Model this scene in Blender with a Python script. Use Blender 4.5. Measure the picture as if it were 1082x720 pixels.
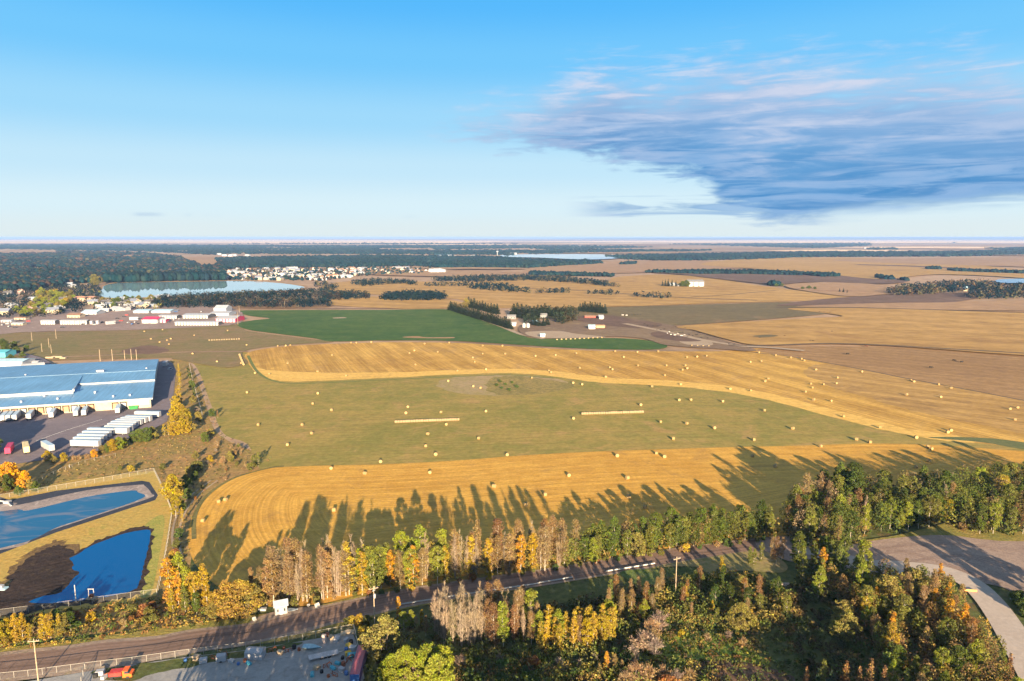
import bpy, bmesh, math, random
import numpy as np
from mathutils import Vector, Matrix

for o in list(bpy.data.objects):
    bpy.data.objects.remove(o)
S = bpy.context.scene
COL = S.collection
R = math.radians
PI = math.pi
random.seed(7)
RNG = np.random.default_rng(11)

# ------------------------------------------------------------ camera, world, sun, exposure
CAM_H = 110.0
FPX = 722.0
PITCH = math.atan(109.5 / FPX)
SUN_EL = R(12.5)
SHADOW_AZ = R(-9.4)            # shadows run away from the camera, a little to the left
EXPOSURE = 1.92

cam = bpy.data.cameras.new('camera')
cam.lens = 36.0 * FPX / 1082.0
cam.sensor_width = 36.0
cam.clip_start = 1.0
cam.clip_end = 200000.0
camo = bpy.data.objects.new('camera', cam)
COL.objects.link(camo)
camo.location = (0, 0, CAM_H)
camo.rotation_euler = (PI / 2 - PITCH, 0, 0)
S.camera = camo

S.view_settings.view_transform = 'Standard'
S.view_settings.look = 'None'
S.view_settings.gamma = 1.0
S.view_settings.exposure = EXPOSURE
S.view_settings.use_curve_mapping = False
S.render.engine = 'CYCLES'
S.cycles.use_denoising = True
try:
    S.cycles.denoiser = 'OPENIMAGEDENOISE'
    S.cycles.denoising_prefilter = 'ACCURATE'
except Exception:
    pass
S.cycles.max_bounces = 5
S.cycles.diffuse_bounces = 2
S.cycles.glossy_bounces = 2
S.cycles.transmission_bounces = 3
S.cycles.volume_bounces = 0
S.cycles.transparent_max_bounces = 6
S.cycles.use_adaptive_sampling = True
S.cycles.adaptive_threshold = 0.02
S.cycles.sample_clamp_indirect = 4.0


def azel(px, py):
    """pixel of the photograph -> azimuth, elevation in degrees"""
    xc, yc = (px - 541) / FPX, (360 - py) / FPX
    d = Vector((xc, math.cos(PITCH) + yc * math.sin(PITCH), -math.sin(PITCH) + yc * math.cos(PITCH))).normalized()
    return math.degrees(math.atan2(d.x, d.y)), math.degrees(math.asin(d.z))


class NB:
    """tiny node-graph builder"""
    def __init__(s, nt):
        s.nt = nt

    def n(s, t, **kw):
        nd = s.nt.nodes.new(t)
        for k, v in kw.items():
            setattr(nd, k, v)
        return nd

    def l(s, a, b):
        s.nt.links.new(a, b)

    def setin(s, sock, v):
        if isinstance(v, bpy.types.NodeSocket):
            s.l(v, sock)
        elif v is not None:
            if isinstance(v, (tuple, list)) and len(v) == 3 and sock.type == 'RGBA':
                v = (*v, 1)
            sock.default_value = v

    def m(s, op, a, b=None, c=None, clamp=False):
        nd = s.n('ShaderNodeMath', operation=op, use_clamp=clamp)
        for i, v in enumerate((a, b, c)):
            if v is not None:
                s.setin(nd.inputs[i], v)
        return nd.outputs[0]

    def smooth(s, v, a, b, lo=0.0, hi=1.0):
        nd = s.n('ShaderNodeMapRange', interpolation_type='SMOOTHSTEP')
        s.setin(nd.inputs[0], v)
        for i, x in enumerate((a, b, lo, hi)):
            s.setin(nd.inputs[i + 1], x)
        return nd.outputs[0]

    def lin(s, v, a, b, lo=0.0, hi=1.0):
        nd = s.n('ShaderNodeMapRange')
        s.setin(nd.inputs[0], v)
        for i, x in enumerate((a, b, lo, hi)):
            s.setin(nd.inputs[i + 1], x)
        return nd.outputs[0]

    def mix(s, f, a, b, mode='MIX'):
        nd = s.n('ShaderNodeMix', data_type='RGBA', blend_type=mode)
        s.setin(nd.inputs[0], f)
        s.setin(nd.inputs[6], a)
        s.setin(nd.inputs[7], b)
        return nd.outputs[2]

    def noise(s, vec, scale, detail=4, rough=0.55, dist=0.0):
        nd = s.n('ShaderNodeTexNoise')
        if vec is not None:
            s.l(vec, nd.inputs['Vector'])
        nd.inputs['Scale'].default_value = scale
        nd.inputs['Detail'].default_value = detail
        nd.inputs['Roughness'].default_value = rough
        nd.inputs['Distortion'].default_value = dist
        return nd.outputs['Fac']

    def mapping(s, vec, rot=0.0, scale=(1, 1, 1), loc=(0, 0, 0)):
        nd = s.n('ShaderNodeMapping')
        s.l(vec, nd.inputs[0])
        nd.inputs['Location'].default_value = loc
        nd.inputs['Rotation'].default_value = (0, 0, rot)
        nd.inputs['Scale'].default_value = scale
        return nd.outputs[0]

    def comb(s, x, y, z):
        nd = s.n('ShaderNodeCombineXYZ')
        for i, v in enumerate((x, y, z)):
            s.setin(nd.inputs[i], v)
        return nd.outputs[0]

    def curve(s, v, pts, lo, hi):
        """piecewise curve over pts (x,y) with x mapped 0..1 over the point range"""
        nd = s.n('ShaderNodeFloatCurve')
        x0, x1 = pts[0][0], pts[-1][0]
        c = nd.mapping.curves[0]
        while len(c.points) > 2:
            c.points.remove(c.points[-1])
        for i, (x, y) in enumerate(pts):
            p = ((x - x0) / (x1 - x0), (y - lo) / (hi - lo))
            if i == 0:
                c.points[0].location = p
            elif i == 1:
                c.points[1].location = p
            else:
                c.points.new(*p)
        nd.mapping.update()
        s.setin(nd.inputs['Value'], s.lin(v, x0, x1))
        return s.m('MULTIPLY_ADD', nd.outputs[0], hi - lo, lo)


world = bpy.data.worlds.new('World')
S.world = world
world.use_nodes = True
world.node_tree.nodes.clear()
b = NB(world.node_tree)
sky = b.n('ShaderNodeTexSky', sky_type='NISHITA')
sky.sun_disc = False
sky.sun_elevation = SUN_EL
sky.sun_rotation = SHADOW_AZ + PI          # same direction as the lamp (checked below)
sky.altitude = 900
sky.air_density = 1.0
sky.dust_density = 0.3
sky.ozone_density = 2.0
SKY_TINT = (2.45, 1.8, 1.32)
SKY_STR = 0.06
skyc = b.mix(1.0, sky.outputs[0], SKY_TINT, 'MULTIPLY')


def lin3(r, g, bl):
    return tuple((c / 255 / 12.92) if c / 255 <= 0.04045 else ((c / 255 + 0.055) / 1.055) ** 2.4 for c in (r, g, bl))


gen = b.n('ShaderNodeTexCoord').outputs['Generated']
sep = b.n('ShaderNodeSeparateXYZ')
b.l(gen, sep.inputs[0])
dx, dy, dz = sep.outputs
u = b.m('MULTIPLY', b.m('ARCTAN2', dx, dy), 180 / PI)
v = b.m('MULTIPLY', b.m('ARCSINE', dz), 180 / PI)


def edge_pts(px_pts):
    return [azel(*p) for p in px_pts]


up = edge_pts([(440, 134), (480, 110), (540, 92), (590, 68), (640, 50), (700, 58), (760, 42), (830, 40), (900, 46), (990, 40), (1082, 48), (1200, 70), (1500, 90)])
lo = edge_pts([(440, 142), (500, 150), (560, 160), (620, 168), (690, 184), (740, 198), (775, 226), (830, 238), (900, 230), (990, 224), (1082, 218), (1200, 212), (1500, 205)])
uw = b.comb(b.m('MULTIPLY', u, 0.12), b.m('MULTIPLY', v, 0.55), 0.0)
uw_t = b.mapping(uw, rot=R(-4))
n_big = b.noise(uw_t, 0.8, 3, 0.5, 0.3)
n_med = b.noise(uw_t, 2.2, 6, 0.58, 0.35)
n_long = b.noise(b.mapping(b.comb(b.m('MULTIPLY', u, 0.10), b.m('MULTIPLY', v, 1.15), 9.0), rot=R(-2)), 1.0, 8, 0.58, 0.9)
n_fine = b.noise(b.mapping(b.comb(b.m('MULTIPLY', u, 0.22), b.m('MULTIPLY', v, 1.5), 3.0), rot=R(3)), 2.0, 7, 0.6, 0.25)
fu = b.curve(u, up, -5, 20)
fl = b.curve(u, lo, -5, 20)
wob = b.m('MULTIPLY', b.m('SUBTRACT', n_med, 0.5), 7.0)
wob2 = b.m('MULTIPLY', b.m('SUBTRACT', n_long, 0.5), 5.5)
e_up = b.m('ADD', b.m('ADD', b.m('SUBTRACT', fu, v), wob), wob2)
wob_lo = b.m('MULTIPLY', wob, b.lin(u, 14, 26, 0.8, 0.15))
e_lo = b.m('ADD', b.m('SUBTRACT', v, fl), b.m('ADD', wob_lo, b.m('MULTIPLY', wob2, 0.3)))
left_fade = b.smooth(u, -6.5, 6.0)
dens = b.m('MULTIPLY', b.smooth(e_up, -0.4, 5.0), b.smooth(e_lo, -0.3, 1.4))
dens = b.m('MULTIPLY', dens, b.lin(left_fade, 0, 1, 0.7, 1.0))
dens = b.m('MULTIPLY', dens, b.smooth(b.m('ADD', b.m('MULTIPLY', n_fine, 0.4), b.m('ADD', b.m('MULTIPLY', n_big, 0.6), b.lin(u, -5, 22, 0.16, 0.34))), 0.36, 0.58))
dens = b.m('MULTIPLY', dens, b.smooth(u, -8.5, -4.5))
# low tongue under the bank
t0, t1 = azel(600, 219), azel(800, 219)
tv = b.m('ABSOLUTE', b.m('SUBTRACT', v, t0[1] - 0.1))
tong = b.m('MULTIPLY', b.smooth(b.m('ADD', b.m('SUBTRACT', 0.75, tv), b.m('MULTIPLY', wob2, 0.9)), -0.3, 0.8),
           b.m('MULTIPLY', b.smooth(u, t0[0] - 1, t0[0] + 5), b.smooth(u, t1[0] + 6, t1[0] + 1)))
tong = b.m('MULTIPLY', tong, 0.75)
dens = b.m('MAXIMUM', dens, tong)
# thin faint streaks low on the left
sv = b.m('ABSOLUTE', b.m('SUBTRACT', v, azel(110, 226)[1]))
st = b.m('MULTIPLY', b.smooth(sv, 0.22, 0.03), b.smooth(b.noise(b.comb(b.m('MULTIPLY', u, 0.16), 7.0, 0.0), 1.4, 3), 0.52, 0.66))
st = b.m('MULTIPLY', st, b.m('MULTIPLY', b.smooth(u, -7, -12), 0.3))
dens = b.m('MAXIMUM', dens, st)
# lit tops, thin parts and streaks against the blue-grey body
top = b.smooth(e_up, 7.5, 0.5)
streak = b.smooth(b.m('ADD', b.m('MULTIPLY', n_long, 0.6), b.m('MULTIPLY', n_med, 0.4)), 0.38, 0.66)
high = b.smooth(e_lo, 0.5, 9.5)
pale_left = b.smooth(u, 17.0, 3.0)
lit = b.m('ADD', b.m('MULTIPLY', top, 0.42), b.m('MULTIPLY', streak, b.m('ADD', b.m('MULTIPLY', high, 0.62), 0.10)))
lit = b.m('ADD', lit, b.m('MULTIPLY', pale_left, b.lin(streak, 0, 1, 0.05, 0.42)))
lit = b.m('MULTIPLY', lit, b.lin(n_med, 0.3, 0.7, 0.8, 1.15))
lit = b.m('MINIMUM', lit, 1.0)
low = b.smooth(b.m('ADD', e_lo, b.m('MULTIPLY', b.m('SUBTRACT', n_big, 0.5), 8.0)), 0.0, 9.0)
body = b.mix(low, lin3(66, 140, 202), lin3(120, 174, 224))
body = b.mix(b.smooth(n_long, 0.42, 0.6), body, lin3(122, 172, 222))
ccol = b.mix(lit, body, lin3(214, 219, 238))
# towards the horizon the clear sky pales; a ramp over elevation sets that, the Sky Texture gives the rest of the dome
rp = b.n('ShaderNodeValToRGB')
stops = [(-3, (226, 236, 236)), (0.4, (224, 238, 241)), (2.4, (218, 241, 250)), (5.4, (196, 232, 251)), (9.1, (160, 218, 252)), (13.6, (118, 201, 253)), (18.0, (88, 186, 253)), (30, (60, 150, 235))]
rp.color_ramp.interpolation = 'EASE'
for i, (e_, c_) in enumerate(stops):
    p_ = (e_ + 3) / 33
    el_ = rp.color_ramp.elements[0] if i == 0 else (rp.color_ramp.elements[1] if i == 1 else rp.color_ramp.elements.new(p_))
    el_.position = p_
    k_ = 2 ** (-EXPOSURE) / SKY_STR
    el_.color = (*[q * k_ for q in lin3(*c_)], 1)
b.l(b.lin(v, -3, 30), rp.inputs[0])
skyc = b.mix(b.smooth(v, 20, 38), rp.outputs[0], skyc)
bg1 = b.n('ShaderNodeBackground')
b.l(skyc, bg1.inputs[0])
bg1.inputs[1].default_value = SKY_STR
bg2 = b.n('ShaderNodeBackground')
b.l(ccol, bg2.inputs[0])
bg2.inputs[1].default_value = 2 ** (-EXPOSURE)
mx = b.n('ShaderNodeMixShader')
b.l(b.m('MULTIPLY', dens, 0.96), mx.inputs[0])
b.l(bg1.outputs[0], mx.inputs[1])
b.l(bg2.outputs[0], mx.inputs[2])
wo = b.n('ShaderNodeOutputWorld')
b.l(mx.outputs[0], wo.inputs[0])

sun = bpy.data.lights.new('sun', 'SUN')
sun.energy = 5.0
sun.angle = R(0.55)
sun.color = (1.0, 0.78, 0.50)
suno = bpy.data.objects.new('sun', sun)
COL.objects.link(suno)
to_sun = Vector((-math.sin(SHADOW_AZ) * math.cos(SUN_EL), -math.cos(SHADOW_AZ) * math.cos(SUN_EL), math.sin(SUN_EL)))
suno.rotation_euler = to_sun.to_track_quat('Z', 'Y').to_euler()
suno.location = to_sun * 500


# ------------------------------------------------------------ helpers
def G(px, py, z=0.0):
    """point of the place (at height z) that the photograph shows at pixel px, py"""
    xc, yc = (px - 541) / FPX, (360 - py) / FPX
    d = Vector((xc, math.cos(PITCH) + yc * math.sin(PITCH), -math.sin(PITCH) + yc * math.cos(PITCH)))
    t = (z - CAM_H) / d.z
    return Vector((d.x * t, d.y * t, z))


def P(v3):
    """inverse of G, only used to sort things left to right for their labels"""
    x, y, z = v3[0], v3[1], v3[2] - CAM_H
    f = y * math.cos(PITCH) - z * math.sin(PITCH)
    uu = y * math.sin(PITCH) + z * math.cos(PITCH)
    return 541 + FPX * x / f, 360 - FPX * uu / f


def tag(o, label=None, cat=None, group=None, kind=None):
    if label:
        o['label'] = label
    if cat:
        o['category'] = cat
    if group:
        o['group'] = group
    if kind:
        o['kind'] = kind
    return o


def empty(name, loc, rz=0.0):
    o = bpy.data.objects.new(name, None)
    o.empty_display_size = 0.5
    o.location = loc
    o.rotation_euler = (0, 0, rz)
    COL.objects.link(o)
    return o


def link_mesh(name, me, parent=None):
    o = bpy.data.objects.new(name, me)
    COL.objects.link(o)
    if parent is not None:
        o.parent = parent
    return o


def copy_tree(o, parent=None):
    c = o.copy()
    COL.objects.link(c)
    c.parent = parent
    for ch in KIDS.get(o, ()):
        copy_tree(ch, c)
    return c


class _Kids(dict):
    pass


KIDS = _Kids()


def kids_index(o):
    KIDS[o] = list(o.children)
    for c in KIDS[o]:
        kids_index(c)
    return o


class MB:
    """collects shapes; build() links them as ONE mesh object"""
    def __init__(s):
        s.v, s.f, s.mi = [], [], []

    def add(s, vs, fs, mi=0):
        k = len(s.v)
        s.v += [tuple(q) for q in vs]
        s.f += [tuple(i + k for i in f) for f in fs]
        s.mi += [mi] * len(fs)
        return s

    def box(s, x0, x1, y0, y1, z0, z1, mi=0, bev=0.0):
        if bev <= 0:
            vs = [(x, y, z) for z in (z0, z1) for y in (y0, y1) for x in (x0, x1)]
            return s.add(vs, [(0, 2, 3, 1), (4, 5, 7, 6), (0, 1, 5, 4), (2, 6, 7, 3), (0, 4, 6, 2), (1, 3, 7, 5)], mi)
        c = bev
        ring = [(x0 + c, y0), (x1 - c, y0), (x1, y0 + c), (x1, y1 - c), (x1 - c, y1), (x0 + c, y1), (x0, y1 - c), (x0, y0 + c)]
        ins = [(x0 + c, y0 + c), (x1 - c, y0 + c), (x1 - c, y0 + c), (x1 - c, y1 - c), (x1 - c, y1 - c), (x0 + c, y1 - c), (x0 + c, y1 - c), (x0 + c, y0 + c)]
        vs = [(x, y, z0) for x, y in ring] + [(x, y, z1 - c) for x, y in ring] + [(x, y, z1) for x, y in ins]
        fs = [tuple(range(7, -1, -1)), (16, 17, 19, 21)]
        fs = [tuple(range(7, -1, -1))]
        for i in range(8):
            j = (i + 1) % 8
            fs.append((i, j, 8 + j, 8 + i))
            fs.append((8 + i, 8 + j, 16 + j, 16 + i))
        fs.append((16, 17, 19, 21))
        return s.add(vs, fs, mi)

    def prism(s, prof, y0, y1, mi=0):
        """profile in xz extruded along y"""
        n = len(prof)
        vs = [(x, y0, z) for x, z in prof] + [(x, y1, z) for x, z in prof]
        fs = [tuple(range(n)), tuple(range(2 * n - 1, n - 1, -1))]
        for i in range(n):
            j = (i + 1) % n
            fs.append((i, n + i, n + j, j))
        return s.add(vs, fs, mi)

    def prism_x(s, prof, x0, x1, mi=0):
        n = len(prof)
        vs = [(x0, y, z) for y, z in prof] + [(x1, y, z) for y, z in prof]
        fs = [tuple(range(n - 1, -1, -1)), tuple(range(n, 2 * n))]
        for i in range(n):
            j = (i + 1) % n
            fs.append((i, j, n + j, n + i))
        return s.add(vs, fs, mi)

    def tube(s, pts, rad, n=6, mi=0, cap=True):
        pts = [Vector(p) for p in pts]
        if not isinstance(rad, (list, tuple)):
            rad = [rad] * len(pts)
        vs, fs = [], []
        for i, p in enumerate(pts):
            d = (pts[min(i + 1, len(pts) - 1)] - pts[max(i - 1, 0)]).normalized()
            a = d.cross(Vector((0, 0, 1)) if abs(d.z) < 0.9 else Vector((1, 0, 0))).normalized()
            c = d.cross(a)
            for k in range(n):
                t = 2 * PI * k / n
                vs.append(p + (a * math.cos(t) + c * math.sin(t)) * rad[i])
        for i in range(len(pts) - 1):
            for k in range(n):
                j = (k + 1) % n
                fs.append((i * n + k, i * n + j, (i + 1) * n + j, (i + 1) * n + k))
        if cap:
            fs.append(tuple(range(n - 1, -1, -1)))
            fs.append(tuple(range((len(pts) - 1) * n, len(pts) * n)))
        return s.add(vs, fs, mi)

    def build(s, name, mats, parent=None, smooth=False):
        me = bpy.data.meshes.new(name)
        me.from_pydata(s.v, [], s.f)
        if not isinstance(mats, (list, tuple)):
            mats = [mats]
        for m in mats:
            me.materials.append(m)
        if len(mats) > 1:
            me.polygons.foreach_set('material_index', s.mi)
        if smooth:
            me.polygons.foreach_set('use_smooth', [True] * len(me.polygons))
        bm = bmesh.new()
        bm.from_mesh(me)
        bmesh.ops.recalc_face_normals(bm, faces=bm.faces)
        bm.to_mesh(me)
        bm.free()
        return link_mesh(name, me, parent)


def np_mesh(name, verts, faces, mat, tint=None, smooth=False):
    """verts (N,3), faces (M,k) with constant k"""
    me = bpy.data.meshes.new(name)
    nv, nf, k = len(verts), len(faces), faces.shape[1]
    me.vertices.add(nv)
    me.vertices.foreach_set('co', np.ascontiguousarray(verts, dtype=np.float32).ravel())
    me.loops.add(nf * k)
    me.loops.foreach_set('vertex_index', np.ascontiguousarray(faces, dtype=np.int32).ravel())
    me.polygons.add(nf)
    me.polygons.foreach_set('loop_start', np.arange(0, nf * k, k, dtype=np.int32))
    me.polygons.foreach_set('loop_total', np.full(nf, k, dtype=np.int32))
    if smooth:
        me.polygons.foreach_set('use_smooth', np.ones(nf, dtype=bool))
    me.update(calc_edges=True)
    if tint is not None:
        at = me.attributes.new('tint', 'FLOAT_COLOR', 'POINT')
        t4 = np.ones((nv, 4), dtype=np.float32)
        t4[:, :3] = tint
        at.data.foreach_set('color', t4.ravel())
    me.materials.append(mat)
    return me


# ------------------------------------------------------------ materials
MATS = {}


def simple_mat(name, col, rough=0.7, metal=0.0, var=0.12, scale=1.5, spec=0.3, col2=None, bump=0.0):
    if name in MATS:
        return MATS[name]
    m = bpy.data.materials.new(name)
    m.use_nodes = True
    m.node_tree.nodes.clear()
    b = NB(m.node_tree)
    oc = b.n('ShaderNodeTexCoord').outputs['Object']
    f = b.noise(oc, scale, 5, 0.6)
    c1 = tuple(c * (1 - var) for c in col)
    c2 = col2 or tuple(min(1, c * (1 + var)) for c in col)
    cc = b.mix(b.smooth(f, 0.3, 0.7), c1, c2)
    pr = b.n('ShaderNodeBsdfPrincipled')
    b.l(cc, pr.inputs['Base Color'])
    pr.inputs['Roughness'].default_value = rough
    pr.inputs['Metallic'].default_value = metal
    pr.inputs['Specular IOR Level'].default_value = spec
    if bump:
        bp = b.n('ShaderNodeBump')
        bp.inputs['Strength'].default_value = bump
        bp.inputs['Distance'].default_value = 0.1
        b.l(f, bp.inputs['Height'])
        b.l(bp.outputs[0], pr.inputs['Normal'])
    out = b.n('ShaderNodeOutputMaterial')
    b.l(pr.outputs[0], out.inputs[0])
    MATS[name] = m
    return m


def leaf_mat(name, source='object', trans=0.3, hue=0.025, rough_noise=0.35, vr=0.38):
    """foliage: colour comes from the object (or from the 'tint' attribute), each leaf clump varied"""
    m = bpy.data.materials.new(name)
    m.use_nodes = True
    m.node_tree.nodes.clear()
    b = NB(m.node_tree)
    if source == 'object':
        base = b.n('ShaderNodeObjectInfo').outputs['Color']
    else:
        at = b.n('ShaderNodeAttribute', attribute_name='tint')
        base = at.outputs['Color']
    rnd = b.n('ShaderNodeNewGeometry').outputs['Random Per Island']
    oc = b.n('ShaderNodeTexCoord').outputs['Object']
    n1 = b.noise(oc, rough_noise, 3, 0.6)
    hs = b.n('ShaderNodeHueSaturation')
    b.l(b.m('ADD', b.lin(rnd, 0, 1, 0.5 - hue, 0.5 + hue), b.lin(n1, 0.3, 0.7, -0.018, 0.018)), hs.inputs['Hue'])
    b.l(b.lin(n1, 0.3, 0.7, 0.9, 1.1), hs.inputs['Saturation'])
    b.l(b.m('MULTIPLY', b.lin(rnd, 0, 1, 1 - vr, 1 + vr), b.lin(n1, 0.3, 0.7, 0.75, 1.25)), hs.inputs['Value'])
    b.l(base, hs.inputs['Color'])
    df = b.n('ShaderNodeBsdfDiffuse')
    tr = b.n('ShaderNodeBsdfTranslucent')
    b.l(hs.outputs[0], df.inputs[0])
    b.l(hs.outputs[0], tr.inputs[0])
    mx = b.n('ShaderNodeMixShader')
    mx.inputs[0].default_value = trans
    b.l(df.outputs[0], mx.inputs[1])
    b.l(tr.outputs[0], mx.inputs[2])
    out = b.n('ShaderNodeOutputMaterial')
    b.l(mx.outputs[0], out.inputs[0])
    return m


LEAF = leaf_mat('leaves')
LEAF_T = leaf_mat('leaves_mixed', 'tint')
FAR_T = leaf_mat('far_foliage', 'tint', trans=0.0, hue=0.01, rough_noise=0.004, vr=0.12)
TWIG = leaf_mat('twigs', trans=0.0, hue=0.01)
BARK_PALE = simple_mat('pale_bark', (0.42, 0.37, 0.30), 0.9, var=0.3, scale=3, bump=0.3)
BARK_DARK = simple_mat('dark_bark', (0.12, 0.09, 0.065), 0.9, var=0.3, scale=3, bump=0.3)


def field_mat(name, c1, c2, c3=None, big=0.012, fine=0.6, stripes=None, streak=None, bump=0.25, uv=False, patch=None, fine_amt=0.5):
    """ground cover: two main colours over large patches, c3 in specks; stripes = [(azimuth, spacing, strength)...]"""
    m = bpy.data.materials.new(name)
    m.use_nodes = True
    m.node_tree.nodes.clear()
    b = NB(m.node_tree)
    tc = b.n('ShaderNodeTexCoord')
    oc = tc.outputs['Object']
    nb_ = b.noise(oc, big, 6, 0.62, 0.6)
    nm = b.noise(oc, big * 9, 5, 0.6, 0.3)
    nf = b.noise(oc, fine, 5, 0.7)
    f = b.m('ADD', b.m('MULTIPLY', nb_, 0.55), b.m('MULTIPLY', nm, 0.45))
    col = b.mix(b.smooth(f, 0.38, 0.62), c1, c2)
    if c3:
        npch = b.noise(b.mapping(oc, loc=(313, 77, 0)), big * 3.3, 6, 0.7, 0.8)
        col = b.mix(b.m('MULTIPLY', b.smooth(npch, 0.54, 0.68), 0.75), col, c3)
    h = b.m('ADD', b.m('MULTIPLY', nf, 0.6), b.m('MULTIPLY', nm, 1.2))
    src = tc.outputs['UV'] if uv else oc
    for az, sp, amt in (stripes or []):
        vec = src if uv else b.mapping(oc, rot=az)
        w = b.n('ShaderNodeTexWave', wave_type='BANDS', bands_direction='Y' if uv else 'X', wave_profile='SIN')
        b.l(vec, w.inputs['Vector'])
        w.inputs['Scale'].default_value = 0.314 / sp
        w.inputs['Distortion'].default_value = 2.2
        w.inputs['Detail'].default_value = 4
        w.inputs['Detail Scale'].default_value = 1.2
        w.inputs['Detail Roughness'].default_value = 0.65
        ww = b.smooth(b.m('ADD', w.outputs['Fac'], b.m('MULTIPLY', b.m('SUBTRACT', nm, 0.5), 1.1)), 0.25, 0.85)
        dark = b.mix(1.0, col, (1 - amt, 1 - amt * 1.06, 1 - amt * 1.12), 'MULTIPLY')
        col = b.mix(ww, dark, col)
        h = b.m('ADD', h, b.m('MULTIPLY', ww, 0.15 if uv else 0.4))
    if streak:
        az, amt = streak
        if uv:
            vec = b.mapping(src, scale=(0.012, 0.9, 1))
        else:
            vec = b.mapping(b.mapping(oc, rot=az), scale=(0.55, 0.012, 1))
        ns = b.noise(vec, 1.0, 5, 0.6)
        col = b.mix(b.m('MULTIPLY', b.smooth(ns, 0.45, 0.62), amt), col, tuple(c * 0.55 for c in c1))
        col = b.mix(b.m('MULTIPLY', b.smooth(ns, 0.5, 0.34), amt * 0.5), col, tuple(min(1, c * 1.3) for c in c2))
        h = b.m('ADD', h, b.m('MULTIPLY', ns, 0.8))
    col = b.mix(1.0, col, b.comb(*[b.lin(nf, 0.25, 0.75, 1 - fine_amt * 0.5, 1 + fine_amt * 0.45)] * 3), 'MULTIPLY')
    pr = b.n('ShaderNodeBsdfPrincipled')
    b.l(col, pr.inputs['Base Color'])
    pr.inputs['Roughness'].default_value = 0.95
    pr.inputs['Specular IOR Level'].default_value = 0.1
    bp = b.n('ShaderNodeBump')
    bp.inputs['Strength'].default_value = bump
    bp.inputs['Distance'].default_value = 0.25
    b.l(h, bp.inputs['Height'])
    b.l(bp.outputs[0], pr.inputs['Normal'])
    out = b.n('ShaderNodeOutputMaterial')
    b.l(pr.outputs[0], out.inputs[0])
    return m


def water_mat(name, deep, rough=0.04, ripple=0.05, scale=0.8, patches=None, ior=1.33):
    m = bpy.data.materials.new(name)
    m.use_nodes = True
    m.node_tree.nodes.clear()
    b = NB(m.node_tree)
    oc = b.n('ShaderNodeTexCoord').outputs['Object']
    col = deep
    if patches:
        n1 = b.noise(b.mapping(oc, rot=R(-25), scale=(0.35, 1, 1)), 0.09, 5, 0.6, 1.0)
        col = b.mix(b.m('MULTIPLY', b.smooth(n1, 0.5, 0.66), 0.6), deep, patches)
    pr = b.n('ShaderNodeBsdfPrincipled')
    b.setin(pr.inputs['Base Color'], col)
    pr.inputs['Roughness'].default_value = rough
    pr.inputs['IOR'].default_value = ior
    pr.inputs['Specular IOR Level'].default_value = 0.5
    bp = b.n('ShaderNodeBump')
    bp.inputs['Strength'].default_value = ripple
    bp.inputs['Distance'].default_value = 0.05
    b.l(b.noise(oc, scale, 3), bp.inputs['Height'])
    b.l(bp.outputs[0], pr.inputs['Normal'])
    out = b.n('ShaderNodeOutputMaterial')
    b.l(pr.outputs[0], out.inputs[0])
    return m


# ------------------------------------------------------------ ground sheets
def smooth_px(pts, closed=True, n=6):
    """Catmull-Rom through the outline points"""
    out = []
    k = len(pts)
    rng = range(k) if closed else range(k - 1)
    for i in rng:
        if closed:
            p0, p1, p2, p3 = pts[i - 1], pts[i], pts[(i + 1) % k], pts[(i + 2) % k]
        else:
            p0, p1, p2, p3 = pts[max(i - 1, 0)], pts[i], pts[i + 1], pts[min(i + 2, k - 1)]
        for j in range(n):
            t = j / n
            q = []
            for a in (0, 1):
                q.append(0.5 * (2 * p1[a] + (p2[a] - p0[a]) * t + (2 * p0[a] - 5 * p1[a] + 4 * p2[a] - p3[a]) * t * t
                                + (3 * p1[a] - p0[a] - 3 * p2[a] + p3[a]) * t ** 3))
            out.append(tuple(q))
    if not closed:
        out.append(tuple(pts[-1]))
    return out


def sheet(name, pts, mat, z, curved=True, kind='structure', n=5, rough=0.0):
    q = smooth_px(pts, True, n) if curved else pts
    vs = [G(x, y, 0) for x, y in q]
    if rough:
        vs = [Vector((p.x + random.uniform(-rough, rough), p.y + random.uniform(-rough, rough), 0)) for p in vs]
    me = bpy.data.meshes.new(name)
    me.from_pydata([(p.x, p.y, 0) for p in vs], [], [tuple(range(len(vs)))])
    bm = bmesh.new()
    bm.from_mesh(me)
    bm.normal_update()
    for f in bm.faces:
        if f.normal.z < 0:
            f.normal_flip()
    bmesh.ops.triangulate(bm, faces=bm.faces)
    bm.to_mesh(me)
    bm.free()
    me.materials.append(mat)
    o = link_mesh(name, me)
    o.location.z = z
    if kind:
        o['kind'] = kind
    return o


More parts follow.
